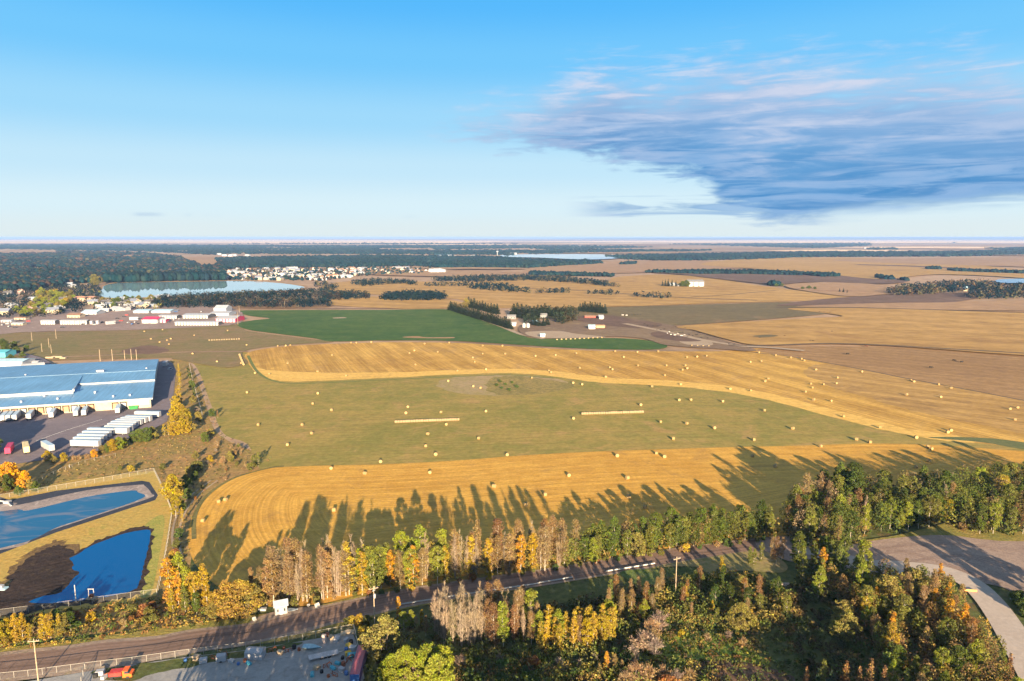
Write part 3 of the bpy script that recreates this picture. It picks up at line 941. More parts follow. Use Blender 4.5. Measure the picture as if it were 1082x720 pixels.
# ---- far
Z[0] = 2.1
FAR = 0.10
sheet('tan_field', [(830, 303), (880, 299), (940, 303), (985, 309), (940, 312), (900, 314.5), (860, 310)], M_TAN, zn(FAR))
sheet('ploughed_field', [(690, 288.5), (760, 286), (860, 290), (930, 293), (960, 298), (930, 301), (860, 299), (820, 301.5), (770, 297), (720, 291)], M_PLOW, zn(FAR))
sheet('tan_field', [(560, 284), (600, 278), (700, 276), (770, 277), (800, 281), (760, 285.5), (680, 289), (600, 290), (555, 290)], M_TAN, zn(FAR))
sheet('gold_field', [(740, 280), (800, 273.5), (900, 273), (1000, 277), (1082, 286), (1260, 300), (1260, 310), (1082, 295), (990, 291), (930, 296), (860, 289), (800, 285)], M_GOLDMID, zn(FAR))
sheet('tan_field', [(880, 276), (940, 274), (1082, 272), (1260, 270), (1260, 292), (1082, 283), (980, 280)], M_TAN, zn(FAR))
ribbon('ploughed_strip', [(905, 280.5), (960, 282), (1020, 285), (1082, 289), (1250, 296)], 90, M_PLOW, zn(FAR))
sheet('bare_hill_field', [(190, 273), (220, 271.5), (232, 274), (228, 281), (215, 282), (200, 277)], M_TAN, zn(FAR))
sheet('brown_town_edge', [(380, 290), (420, 283), (470, 286), (540, 288), (620, 286), (640, 291), (540, 293), (450, 293)], M_TAN, zn(FAR))
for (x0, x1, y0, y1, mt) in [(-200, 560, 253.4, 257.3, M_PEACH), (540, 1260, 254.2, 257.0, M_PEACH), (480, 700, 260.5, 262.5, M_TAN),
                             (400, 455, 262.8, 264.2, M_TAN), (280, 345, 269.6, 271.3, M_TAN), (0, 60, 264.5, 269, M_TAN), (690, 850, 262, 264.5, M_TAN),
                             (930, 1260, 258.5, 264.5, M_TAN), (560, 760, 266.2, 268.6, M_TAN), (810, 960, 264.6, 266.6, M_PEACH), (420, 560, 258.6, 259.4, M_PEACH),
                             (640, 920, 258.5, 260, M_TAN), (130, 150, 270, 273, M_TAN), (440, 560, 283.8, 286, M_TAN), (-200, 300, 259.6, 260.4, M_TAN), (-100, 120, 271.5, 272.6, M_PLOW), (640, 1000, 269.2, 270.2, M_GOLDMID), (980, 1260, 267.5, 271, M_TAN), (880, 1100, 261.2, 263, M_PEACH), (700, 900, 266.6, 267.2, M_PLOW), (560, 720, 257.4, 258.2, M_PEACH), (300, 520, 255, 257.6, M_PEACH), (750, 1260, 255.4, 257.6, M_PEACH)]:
    xm = (x0 + x1) / 2
    sheet('far_field', [(x0, (y0 + y1) / 2), (x0 + (x1 - x0) * .25, y0 + .2), (xm, y0), (x1 - (x1 - x0) * .25, y0 + .3), (x1, (y0 + y1) / 2), (x1 - (x1 - x0) * .3, y1), (xm, y1 - .3), (x0 + (x1 - x0) * .3, y1)], mt, zn(FAR))
# water: the lake, the far lake, the pond by the farm on the right
sheet('far_lake', [(530, 270.6), (560, 269.8), (620, 269.6), (660, 271), (655, 274), (620, 275.5), (570, 273.5), (535, 272.6)], M_WATER_FAR, zn(FAR))
sheet('far_lake', [(455, 270.4), (470, 269.8), (480, 270.4), (470, 271)], M_WATER_FAR, zn(FAR))
sheet('farm_pond', [(1052, 298.5), (1070, 297), (1100, 297.5), (1100, 301), (1060, 301.5)], M_WATER_FAR, zn(FAR))

# low hills along the right of the horizon
vs, fs = [], []
NX = 120
for i in range(NX + 1):
    x = 1000 + 36000 * i / NX
    hgt = 30 + 62 * min(1, max(0, (x - 1000) / 18000)) + 9 * math.sin(i * 0.55) * math.sin(i * 0.17 + 1)
    hgt *= min(1, i / 10)
    for (yy, zz) in ((33000, -5), (35000, hgt * 0.75), (37500, hgt), (39500, hgt * 0.8), (42500, -5)):
        vs.append((x, yy, zz))
    if i:
        for k in range(4):
            a_ = (i - 1) * 5 + k
            fs.append((a_, a_ + 5, a_ + 6, a_ + 1))
me = bpy.data.meshes.new('hills')
me.from_pydata(vs, [], fs)
me.materials.append(field_mat('wooded_hills', (0.07, 0.09, 0.05), (0.12, 0.11, 0.07), None, big=0.0004, fine=0.003))
o = link_mesh('hills', me)
o['kind'] = 'structure'

# the air
hz = MB()
hz.box(-43500, 43500, -3200, 43500, -1.0, 113.0)
hm = bpy.data.materials.new('haze')
hm.use_nodes = True
hm.node_tree.nodes.clear()
b = NB(hm.node_tree)
pv = b.n('ShaderNodeVolumePrincipled')
pv.inputs['Color'].default_value = (0.34, 0.54, 0.98, 1)
pv.inputs['Density'].default_value = 4.4e-5
pv.inputs['Anisotropy'].default_value = 0.0
out = b.n('ShaderNodeOutputMaterial')
b.l(pv.outputs[0], out.inputs['Volume'])
ho = hz.build('haze', hm)
ho['kind'] = 'stuff'
tag(ho, 'thin pale blue air over the whole plain', 'haze')
# ============================================================ buildings and farm things
M_WHITE = simple_mat('white_metal', (0.34, 0.34, 0.36), 0.5, var=0.08, scale=0.6)
M_CREAM = simple_mat('cream_wall', (0.40, 0.33, 0.24), 0.8, var=0.12, scale=0.4)
M_GREYROOF = simple_mat('grey_roof', (0.34, 0.36, 0.40), 0.55, var=0.12, scale=0.3)
M_DARKROOF = simple_mat('dark_roof', (0.10, 0.095, 0.10), 0.8, var=0.2, scale=0.5)
M_BROWNROOF = simple_mat('brown_roof', (0.22, 0.13, 0.09), 0.8, var=0.2, scale=0.5)
M_TEALROOF = simple_mat('pale_blue_roof', (0.35, 0.50, 0.58), 0.5, var=0.1, scale=0.3)
M_RED = simple_mat('red_paint', (0.50, 0.045, 0.035), 0.5, var=0.15)
M_PINKRED = simple_mat('magenta_paint', (0.45, 0.03, 0.09), 0.5, var=0.15)
M_ORANGE = simple_mat('orange_paint', (0.75, 0.13, 0.02), 0.5, var=0.12)
M_BLUE = simple_mat('blue_paint', (0.05, 0.14, 0.36), 0.5, var=0.15)
M_TEAL = simple_mat('teal_paint', (0.08, 0.34, 0.42), 0.6, var=0.15)
M_GREENP = simple_mat('green_paint', (0.03, 0.20, 0.06), 0.5, var=0.15)
M_YELLOWP = simple_mat('yellow_paint', (0.60, 0.38, 0.05), 0.6, var=0.15)
M_GLASS = simple_mat('dark_glass', (0.03, 0.04, 0.055), 0.15, var=0.1, spec=0.6)
M_TYRE = simple_mat('tyre_rubber', (0.025, 0.025, 0.027), 0.85, var=0.2)
M_STEEL = simple_mat('galvanised_steel', (0.45, 0.45, 0.46), 0.45, metal=0.3, var=0.15)
M_DOORBROWN = simple_mat('dock_door', (0.38, 0.22, 0.13), 0.7, var=0.15)
M_WOODPOLE = simple_mat('weathered_wood', (0.34, 0.26, 0.18), 0.9, var=0.25, scale=2, bump=0.2)
M_RUST = simple_mat('rusty_steel', (0.30, 0.10, 0.05), 0.8, var=0.4, scale=1.5)
M_BLACK = simple_mat('black_hide', (0.02, 0.017, 0.015), 0.8, var=0.2)
M_BROWNHIDE = simple_mat('brown_hide', (0.12, 0.05, 0.025), 0.8, var=0.2)
M_BALE = simple_mat('straw', (0.31, 0.205, 0.085), 0.95, var=0.25, scale=4, bump=0.5)
M_BALE_END = simple_mat('straw_end', (0.35, 0.245, 0.11), 0.95, var=0.3, scale=6, bump=0.5)
M_WRAP = simple_mat('bale_net', (0.27, 0.20, 0.11), 0.7, var=0.15, scale=2)


def ribbed_mat(name, col, spacing, axis='X', rough=0.45, amt=0.18):
    m = bpy.data.materials.new(name)
    m.use_nodes = True
    m.node_tree.nodes.clear()
    b = NB(m.node_tree)
    oc = b.n('ShaderNodeTexCoord').outputs['Object']
    w = b.n('ShaderNodeTexWave', wave_type='BANDS', bands_direction=axis)
    b.l(oc, w.inputs['Vector'])
    w.inputs['Scale'].default_value = 0.314 / spacing
    n1 = b.noise(oc, 0.03, 5, 0.6, 0.5)
    n2 = b.noise(b.mapping(oc, scale=(1, 0.06, 1) if axis == 'X' else (0.06, 1, 1)), 0.8, 4, 0.6)
    f = b.m('ADD', b.m('MULTIPLY', n1, 0.5), b.m('MULTIPLY', n2, 0.5))
    c = b.mix(b.smooth(f, 0.35, 0.65), tuple(x * (1 - amt) for x in col), tuple(min(1, x * (1 + amt)) for x in col))
    c = b.mix(b.m('MULTIPLY', b.smooth(w.outputs['Fac'], 0.9, 1.0), 0.35), c, tuple(x * 0.6 for x in col))
    pr = b.n('ShaderNodeBsdfPrincipled')
    b.l(c, pr.inputs['Base Color'])
    pr.inputs['Roughness'].default_value = rough
    bp = b.n('ShaderNodeBump')
    bp.inputs['Strength'].default_value = 0.3
    bp.inputs['Distance'].default_value = 0.05
    b.l(w.outputs['Fac'], bp.inputs['Height'])
    b.l(bp.outputs[0], pr.inputs['Normal'])
    out = b.n('ShaderNodeOutputMaterial')
    b.l(pr.outputs[0], out.inputs[0])
    return m


M_BLUEROOF = ribbed_mat('blue_grey_roof', (0.125, 0.275, 0.45), 3.0, 'X', rough=0.5)
M_CONTROOF = ribbed_mat('red_corrugated', (0.42, 0.10, 0.12), 0.6, 'Y')

# ------------------------------------------------ warehouse
WB = G(159, 421, 6.2)                             # right end of the front eave
WA = G(0, 431, 6.2)
WC = G(165.8, 380.3, 7.3)
WB.z = WA.z = WC.z = 0
ax = (WB - WA).normalized()
wlen = 330.0
wrz = math.atan2(ax.y, ax.x)
ay = Vector((-ax.y, ax.x, 0))
wdep = (WC - WB).dot(ay)
SHEAR = (WC - WB).dot(ax) / wdep                  # the side wall is not quite square to the front
wh = empty('warehouse', WB, wrz)                  # local: x from -wlen to 0, y from 0 to wdep
tag(wh, 'huge warehouse with stepped blue roof and a row of loading docks', 'warehouse')
EV = 6.2
m_ = MB()
m_.box(-wlen, 0, 0, wdep, 0, EV, 0)
m_.build('wall', M_CREAM, wh)


def wl(px, py, z):
    """local warehouse coordinates of a photo point at height z"""
    q = G(px, py, z) - Vector((WB.x, WB.y, 0))
    return q.dot(ax) - q.dot(ay) * SHEAR, q.dot(ay)


sx, _ = wl(81, 410, 8)                            # where the roof step jogs
_, y1 = wl(40, 417, 8)
_, y2 = wl(120, 405, 8)
_, yr = wl(60, 396.5, 10.5)
XL = -wlen - 2
m_ = MB()
# left block: low front slope, step, upper slope to the ridge, back slope
def roofblock(m_, x0, x1, ys, z_step_lo, z_step_hi):
    pr = [(-1.2, EV), (-1.2, EV + 0.35), (ys, z_step_lo), (ys, z_step_hi), (yr, 10.4), (wdep + 1, 7.6), (wdep + 1, 6.9), (yr, 9.0), (ys, EV + 0.1)]
    m_.prism_x(pr, x0, x1)


roofblock(m_, XL, sx, y1, 7.4, 9.2)
roofblock(m_, sx + 0.02, 1.2, y2, 7.9, 8.9)
rf = m_.build('roof', M_BLUEROOF, wh)
m_ = MB()
m_.box(XL, sx - 0.2, y1 - 0.45, y1 - 0.02, 7.45, 9.35)
m_.box(sx - 0.6, sx, y1 - 0.01, y2 - 0.5, 8.0, 9.5)
m_.build('fascia', simple_mat('pale_flashing', (0.34, 0.34, 0.33), 0.5, var=0.08), rf)
m_ = MB()
m_.box(sx + 0.2, 1.3, y2 - 0.45, y2 - 0.02, 7.95, 9.05)
m_.build('fascia', MATS['pale_flashing'], rf)
m_ = MB()
m_.box(XL, 1.3, yr - 0.3, yr + 0.3, 10.36, 10.5)
m_.build('ridge_cap', simple_mat('roof_cap', (0.24, 0.36, 0.46), 0.5), rf)
m_ = MB()
m_.prism_x([(-1.25, EV - 0.5), (-1.25, EV + 0.4), (-1.0, EV + 0.45), (-1.0, EV - 0.5)], XL, 1.35)
m_.box(1.2, 1.4, -1.2, wdep + 1, EV - 0.3, EV + 0.5)
m_.build('gutter', MATS['pale_flashing'], rf)
for i in range(22):                               # roof vents and plant
    x = -6 - i * 8.5 + random.uniform(-3, 3)
    yv = random.choice([8, y1 * 0.5, y2 * 0.45, yr + 12]) + random.uniform(-2, 2)
    zv = 6.5 + 1.3 * min(1, yv / 30) if yv < min(y1, y2) - 2 else 9.6
    q = MB().box(x - 0.6, x + 0.6, yv - 0.6, yv + 0.6, zv - 0.6, zv + 1.0, bev=0.15).build('roof_vent', M_WHITE, rf)
q = MB().box(-39, -34, yr + 6, yr + 9, 9.0, 11.4, bev=0.2).build('roof_unit', M_WHITE, rf)
# docks along the front
nd = 0
x = -16
while x > -wlen + 3 and nd < 42:
    if not (-30 < x < -22):
        d = MB()
        d.box(x - 1.5, x + 1.5, -0.12, -0.004, 1.1, 4.4)
        dd = d.build('dock_door', M_DOORBROWN if nd % 3 else M_WHITE, wh)
        f_ = MB()
        f_.box(x - 1.9, x - 1.51, -0.6, -0.006, 0.8, 4.9)
        f_.box(x + 1.51, x + 1.9, -0.6, -0.006, 0.8, 4.9)
        f_.box(x - 1.9, x + 1.9, -0.6, -0.006, 4.41, 4.95)
        f_.build('dock_seal', M_TYRE, dd)
    nd += 1
    x -= 4.6
m_ = MB()
m_.box(-13, -1, -0.2, -0.005, 2.2, 5.4)
m_.build('sign_panel', simple_mat('pale_wall_panel', (0.50, 0.43, 0.33), 0.7, var=0.06), wh)
m_ = MB()
m_.box(0.004, 0.12, 10, 14, 0, 4.2)
m_.build('side_door', M_WHITE, wh)

for ch in wh.children_recursive:
    for v_ in ch.data.vertices:
        v_.co.x += SHEAR * v_.co.y

# ------------------------------------------------ trailers


def make_trailer(body, roofmat, L=15.5, kind='semi_trailer'):
    t = empty(kind, (0, 0, 0))
    m_ = MB()
    m_.box(-L / 2, L / 2, -1.3, 1.3, 1.15, 4.05, bev=0.08)
    bx_ = m_.build('box', body, t)
    m_ = MB()
    m_.box(-L / 2 + 0.05, L / 2 - 0.05, -1.24, 1.24, 4.052, 4.09)
    m_.build('roof_panel', roofmat, bx_)
    m_ = MB()
    m_.box(-L / 2 - 0.05, -L / 2 - 0.004, -1.2, -0.03, 1.3, 3.95)
    m_.box(-L / 2 - 0.05, -L / 2 - 0.004, 0.03, 1.2, 1.3, 3.95)
    m_.build('rear_door', body, bx_)
    m_ = MB()
    m_.box(-L / 2 + 0.3, L / 2 - 0.3, -0.55, 0.55, 0.95, 1.14)
    m_.build('chassis', M_TYRE, t)
    for xx in (-L / 2 + 1.6, -L / 2 + 2.9):
        for yy in (-1.0, 1.0):
            w = MB().tube([(xx, yy - 0.28, 0.5), (xx, yy + 0.28, 0.5)], 0.5, 12).build('wheel', M_TYRE, t)
    for yy in (-0.8, 0.8):
        MB().box(L / 2 - 3.0, L / 2 - 2.8, yy - 0.1, yy + 0.1, 0.0, 1.1).build('landing_leg', M_STEEL, t)
    return kids_index(t)


M_TRROOF = simple_mat('trailer_roof', (0.36, 0.47, 0.58), 0.5, var=0.1, scale=0.6)
tr0 = make_trailer(M_WHITE, M_TRROOF)
first = [True]


def place(proto, used, loc, rz, label, cat, group=None, sc=None):
    o = proto if not used.get(proto) else copy_tree(proto)
    used[proto] = True
    o.location = loc
    o.rotation_euler = (0, 0, rz)
    if sc:
        o.scale = (sc, sc, sc)
    tag(o, label, cat, group)
    return o


USED = {}
gy = 'trailers parked side by side in the truck yard'
# parked rows, seen side on
row = [(91, 473.0), (94, 469.6), (98, 466.4), (103, 463.0), (108, 459.8)]
for i, (x, y) in enumerate(row):
    place(tr0, USED, G(x, y), R(-4), 'white semi trailer in the nearer left bunch of parked trailers, %s from the front' % ordinal(i + 1), 'trailer', gy)
row = [(122, 459.5), (126, 457.0), (129, 454.5), (132.5, 452.2), (137, 450.2), (142, 448.2), (147, 446.4)]
for i, (x, y) in enumerate(row):
    place(tr0, USED, G(x, y), R(-4), 'white semi trailer in the farther staggered bunch of parked trailers, %s from the front' % ordinal(i + 1), 'trailer', gy)
place(tr0, USED, G(156.5, 441.6), R(-3), 'last white trailer at the far end of the parked rows beside yellow trees', 'trailer', gy)
trp = make_trailer(M_PINKRED, M_PINKRED, 11)
place(trp, USED, G(10.5, 478.5), R(118), 'magenta red trailer parked behind the orange trees', 'trailer')
try_ = make_trailer(simple_mat('pale_yellow_paint', (0.62, 0.50, 0.27), 0.6, var=0.1), MATS['pale_yellow_paint'], 12)
place(try_, USED, G(28, 477.5), R(128), 'pale yellow trailer between a red one and a white one', 'trailer')
trw = make_trailer(M_WHITE, M_TRROOF, 13)
place(trw, USED, G(51, 476), R(140), 'white trailer standing alone at the yard edge behind small yellow bushes', 'trailer')
# at the docks: backs to the wall
for i, (x, L_ab) in enumerate([(-3, 'leftmost'), (5, 'second'), (11.5, 'third'), (18.5, 'fourth'), (34, 'fifth'), (58.5, 'sixth'), (84.5, 'seventh'), (93, 'eighth'), (128, 'ninth')]):
    a_ = G(x, 444.5 - x * 0.125)
    rz = wrz + R(98)
    dv = Vector((math.cos(rz), math.sin(rz), 0))
    # slide the box back to the wall
    t_ = (a_ - WB).dot(ay)
    c_ = a_
    c_ = a_ - dv * ((t_ + 7.2) / dv.dot(ay)) if dv.dot(ay) else a_
    lab = 'white box trailer backed to the warehouse docks, %s from the left' % ('first' if i == 0 else L_ab)
    o = place(make_trailer(M_WHITE, M_TRROOF, 13, 'dock_trailer') if i == 0 else dock0, USED, c_, rz, lab, 'trailer', 'trailers at the warehouse docks')
    if i == 0:
        dock0 = o

# green bin by the dock
m_ = MB()
m_.prism([(-2.2, 0.2), (2.2, 0.2), (2.7, 2.2), (-2.7, 2.2)], -1.2, 1.2)
bn = m_.build('waste_skip', M_GREENP)
bn.location = G(141, 432.5)
bn.rotation_euler.z = wrz + 0.3
tag(bn, 'dark green waste skip beside the loading docks', 'skip')
m_ = MB()
m_.box(-1.6, 1.6, -1, 1, 0.1, 1.9, bev=0.15)
m_.box(-1.3, 1.3, -0.8, 0.8, 1.9, 2.1)
bn = m_.build('equipment_box', M_YELLOWP)
bn.location = G(74.5, 434.3)
bn.rotation_euler.z = wrz
tag(bn, 'small yellow equipment box at the foot of the warehouse wall', 'box')


# ------------------------------------------------ cars, trucks
def make_car(mat, kind='parked_car', van=False):
    t = empty(kind, (0, 0, 0))
    h = 1.9 if van else 1.45
    prof = [(-2.3, 0.35), (2.3, 0.35), (2.32, 0.8), (2.0, 0.95), (1.3, 1.0), (0.7, h), (-1.5 if not van else -2.1, h), (-2.2, 1.0), (-2.32, 0.85)]
    m_ = MB().prism(prof, -0.88, 0.88)
    body = m_.build('body', mat, t)
    gl = MB().prism([(1.22, 1.03), (0.72, h - 0.06), (-1.4, h - 0.06), (-1.9, 1.05)], -0.9, 0.9)
    gl.build('window', M_GLASS, body)
    for xx in (-1.45, 1.45):
        for yy in (-0.8, 0.8):
            MB().tube([(xx, yy - 0.12, 0.33), (xx, yy + 0.12, 0.33)], 0.33, 10).build('wheel', M_TYRE, t)
    return kids_index(t)


cars = {'white': make_car(M_WHITE), 'red': make_car(M_RED), 'blue': make_car(M_BLUE), 'silver': make_car(M_STEEL), 'dark': make_car(simple_mat('black_paint', (0.03, 0.03, 0.035), 0.3)),
        'van': make_car(M_WHITE, 'parked_van', True)}
car_spots = {'storage park': [(30, 340, 'red'), (27, 337.5, 'white'), (22, 339, 'dark'), (66, 346.5, 'dark'), (88, 343, 'dark'), (100, 343.5, 'white'), (108, 341, 'dark'), (124, 337, 'dark'), (128, 339.5, 'red'), (131, 335, 'dark'),
                              (136, 341.5, 'white'), (140, 343, 'blue'), (143, 341, 'white'), (146, 342.5, 'dark'), (134, 333.5, 'red'), (178, 340.8, 'dark'), (184, 338.6, 'silver'), (190, 337.6, 'white'), (186, 330, 'blue'), (213, 330, 'silver'), (221, 333, 'dark'), (3, 344, 'white'), (10, 345.5, 'white'), (16, 346.5, 'dark'), (8, 342.8, 'silver')]}
cnt = {}
for x, y, c in sorted(car_spots['storage park']):
    cnt[c] = cnt.get(c, 0) + 1
    place(cars[c], USED, G(x, y, 0.8) * 1.0, random.choice([R(80), R(10), R(95), R(45)]), 'small %s car parked in the storage park' % {'dark': 'black'}.get(c, c), 'car', 'cars parked in the storage park')
place(cars['van'], USED, G(180, 391), R(75), 'white van parked between the warehouse side and the yellow trees', 'van')

# white boxy vehicle on far side
def make_rv():
    t = empty('motor_home', (0, 0, 0))
    b0 = MB().prism([(-3.6, 0.5), (3.4, 0.5), (3.5, 1.6), (3.0, 2.2), (3.9, 2.5), (3.7, 3.1), (-3.6, 3.1)], -1.2, 1.2).build('body', M_WHITE, t)
    MB().prism([(3.47, 1.65), (3.06, 2.2), (2.2, 2.2), (2.2, 1.65)], -1.22, 1.22).build('window', M_GLASS, b0)
    for xx in (-2.1, 2.3):
        for yy in (-1.05, 1.05):
            MB().tube([(xx, yy - 0.14, 0.42), (xx, yy + 0.14, 0.42)], 0.42, 10).build('wheel', M_TYRE, t)
    return kids_index(t)


rv = make_rv()
place(rv, USED, G(117, 343.3), R(60), 'white motor home parked where the storage lot opens to the left', 'motor home', 'motor homes', sc=1.5)
place(rv, USED, G(175, 387), R(105), 'white motor home parked at the far corner of the warehouse', 'motor home', 'motor homes', sc=1.3)
place(rv, USED, G(142, 338.8), R(10), 'white motor home left of the white gabled building', 'motor home', 'motor homes')


M_DOORW = simple_mat('white_roller_door', (0.55, 0.55, 0.56), 0.5, var=0.05)
# ------------------------------------------------ houses and sheds
def make_house(name, w, d, h, wall, roof, rh=None, doors=0, windows=2, doormat=None, hip=False, over=0.4):
    """front faces -y"""
    t = empty(name, (0, 0, 0))
    rh = rh if rh is not None else d * 0.28
    mm = MB()
    mm.prism_x([(-d / 2, 0), (d / 2, 0), (d / 2, h), (0, h + rh), (-d / 2, h)], -w / 2, w / 2)
    wo_ = mm.build('wall', wall, t)
    mm = MB()
    k = (rh) / (d / 2)
    mm.prism_x([(-d / 2 - over, h - over * k + 0.03), (0, h + rh + 0.03), (d / 2 + over, h - over * k + 0.03), (d / 2 + over, h - over * k + 0.28), (0, h + rh + 0.3), (-d / 2 - over, h - over * k + 0.28)], -w / 2 - over, w / 2 + over)
    mm.build('roof', roof, t)
    if doors:
        sp = w / doors
        for i in range(doors):
            x = -w / 2 + sp * (i + 0.5)
            MB().box(x - sp * 0.31, x + sp * 0.31, -d / 2 - 0.06, -d / 2 - 0.004, 0.05, h * 0.9).build('roll_door', doormat or M_DOORW, t)
    for i in range(windows):
        x = -w / 2 + w * (i + 0.5) / windows
        MB().box(x - 0.7, x + 0.7, -d / 2 - 0.05, -d / 2 - 0.004, 1.0, min(2.3, h - 0.3)).build('window', M_GLASS, wo_)
    return t


def building(x0, x1, y, h, d, wall, roof, name, label, cat, rh=None, doors=0, windows=0, doormat=None, group=None, y2=None, hip=False):
    a_, c_ = G(x0, y), G(x1, y2 if y2 else y)
    w = (c_ - a_).length
    ang = math.atan2(c_.y - a_.y, c_.x - a_.x)
    t = make_house(name, w, d, h, wall, roof, rh, doors, windows, doormat)
    mid = (a_ + c_) / 2 + Vector((-math.sin(ang), math.cos(ang), 0)) * d / 2
    t.location = mid
    t.rotation_euler.z = ang
    tag(t, label, cat, group)
    return kids_index(t)


M_WALLGREY = simple_mat('dark_gap', (0.16, 0.15, 0.16), 0.8)
sr = 'rows of storage units'
building(184.6, 231, 344.6, 4.4, 12, M_DARKROOF, M_GREYROOF, 'storage_unit_row', 'nearest grey storage row with white roller doors, right of the lot', 'storage units', 0.8, 15, group=sr)
building(193, 220, 337.2, 4.6, 22, M_DARKROOF, M_GREYROOF, 'storage_unit_row', 'storage row with white doors behind the nearest grey row', 'storage units', 1.5, 9, group=sr)
building(208, 216, 336.4, 3.3, 1.2, M_RED, M_RED, 'red_panel_fence', 'red panelled screen in the middle storage row', 'screen', 0.1)
building(228, 249, 341.2, 5.0, 30, M_PINKRED, M_WHITE, 'storage_building', 'big white roofed storage building at the right end of the lot', 'storage building', 2.5, 6, group='large storage buildings')
building(222, 242, 334.6, 4.5, 25, M_GREYROOF, M_WHITE, 'storage_building', 'white roofed storage building just behind the big right-hand one', 'storage building', 1.5, 4, group='large storage buildings')
building(226, 239, 330.6, 6, 22, M_GREYROOF, M_GREYROOF, 'storage_building', 'grey gabled building at the back right of the storage park', 'storage building', 4, group='large storage buildings')
b_ = building(150, 166.5, 342.4, 5.5, 20, M_WHITE, M_PINKRED, 'gabled_hall', 'white hall with a magenta roof edge in the storage park', 'hall', 2.5, 2, 0)
building(168, 175.5, 341.6, 4.4, 8, M_PINKRED, M_GREYROOF, 'annex_building', 'small building with magenta front and white doors beside the white hall', 'building', 1.0, 2)
building(168, 187, 337.4, 4.4, 12, M_DARKROOF, M_GREYROOF, 'storage_unit_row', 'short storage row with white doors behind the magenta fronted annex', 'storage units', 0.8, 7, group=sr)
building(141, 157, 331.5, 3.6, 24, M_GREYROOF, M_TEALROOF, 'long_shed', 'long pale shed at the back left of the storage park', 'shed', 1.4, 4)
building(160, 180, 331.5, 3.6, 24, M_GREYROOF, M_TEALROOF, 'long_shed', 'long pale shed behind the white hall', 'shed', 1.4, 4)
building(43, 58.5, 343.6, 5.4, 8, M_DARKROOF, M_GREYROOF, 'storage_unit_row', 'short white storage row at the left end of the far lot', 'storage units', 0.6, 6, group=sr)
building(63.5, 92, 343.6, 5.4, 8, M_DARKROOF, M_GREYROOF, 'storage_unit_row', 'long white storage row left of the far lot, near the light blue roof', 'storage units', 0.6, 11, group=sr)
building(95, 97.5, 343.3, 4.2, 4, M_WHITE, M_WHITE, 'storage_shed', 'small white shed just right of the long white storage row', 'shed', 0.5, 1)
building(101.5, 104, 343.3, 4.6, 4, M_WHITE, M_WHITE, 'storage_shed', 'tall white shed standing alone right of the storage rows', 'shed', 0.5, 1)
building(86, 102, 333.2, 3.6, 22, M_WHITE, M_TEALROOF, 'gabled_hall', 'broad hall with a light blue roof behind the white storage row', 'hall', 3.0, 0, 3)
building(71, 84.5, 336.4, 4.0, 12, M_CREAM, M_BROWNROOF, 'bungalow', 'cream bungalow behind the long white storage row', 'house', 2.0, 0, 4)
building(77, 97, 318.5, 5.0, 25, M_CREAM, simple_mat('terracotta_roof', (0.45, 0.24, 0.16), 0.8), 'school_building', 'long low terracotta roofed building left of the lake', 'building', 2.5, 0, 6)
for i, (x0, x1, y, nm) in enumerate([(1, 12, 341.5, 'long pale trailer home at the left edge beyond the warehouse'), (12, 24, 344.5, 'cream trailer home left of the storage lot with cars before it'), (15, 27, 338.5, 'brownish roofed trailer home at the left behind the cream one')]):
    building(x0, x1, y, 3.0, 8, M_CREAM if i else M_WHITE, M_GREYROOF if i != 2 else M_BROWNROOF, 'trailer_home', nm, 'trailer home', 0.8, 0, 3, group='trailer homes at the left edge')
# sheds behind the warehouse at the left edge
building(-8, 6, 378.5, 5, 14, M_TEAL, M_TEAL, 'teal_shed', 'teal shed at the left edge behind the warehouse', 'shed', 1.5)
building(-20, 24, 388, 4.5, 16, M_GREYROOF, M_TEALROOF, 'lean_to_shed', 'grey lean-to shed behind the warehouse at the left edge', 'shed', 1.2)
building(34, 40, 386.6, 3.2, 5, M_WHITE, M_WHITE, 'white_shed', 'small white shed peeping over the warehouse roof', 'shed', 0.6)
# quonset hut
m_ = MB()
prof = [(6 * math.cos(PI * i / 12), 5.0 * math.sin(PI * i / 12)) for i in range(13)]
m_.prism(prof, 0, 16)
q = m_.build('arched_hut', M_WHITE)
q.location = G(23, 391)
q.rotation_euler.z = R(-50)
tag(q, 'white arched hut behind the warehouse roof at the left', 'hut')
ribbon('side_road', [(-60, 365), (0, 372), (20, 375.5), (40, 381), (52, 388)], [10, 10, 9, 8, 7], M_APRON, 1.45)
# timber stacks behind warehouse
for k, (x, y, w) in enumerate([(52, 379.5, 7), (60, 378.8, 9), (66, 380, 5)]):
    m_ = MB()
    for r_ in range(4):
        for c_ in range(5 - (r_ % 2)):
            m_.tube([(-w / 2, c_ * 0.5 + (r_ % 2) * .25, 0.25 + r_ * 0.45), (w / 2, c_ * 0.5 + (r_ % 2) * .25, 0.25 + r_ * 0.45)], 0.24, 6)
    q = m_.build('timber_stack', M_WOODPOLE)
    q.location = G(x, y)
    tag(q, '%s pale timber stack on the bare earth behind the warehouse' % ['leftmost', 'longest', 'rightmost'][k], 'timber stack', 'timber stacks')

# shed by the road
sd = make_house('roadside_shed', 3.4, 3.0, 3.0, simple_mat('white_siding', (0.30, 0.29, 0.28), 0.7, var=0.08), M_GREYROOF, 0.8, 0, 0)
MB().box(-0.5, 0.5, -1.56, -1.504, 0.05, 2.0).build('door', M_GREYROOF, sd)
sd.location = G(297, 647.5)
MB().box(-1.1, -0.72, -1.56, -1.504, 1.2, 2.0).box(0.75, 1.2, -1.56, -1.504, 1.2, 2.0).build('window', M_GLASS, sd)
sd.rotation_euler.z = R(22)
tag(sd, 'small white gabled shed on the roadside below bare poplars', 'shed')


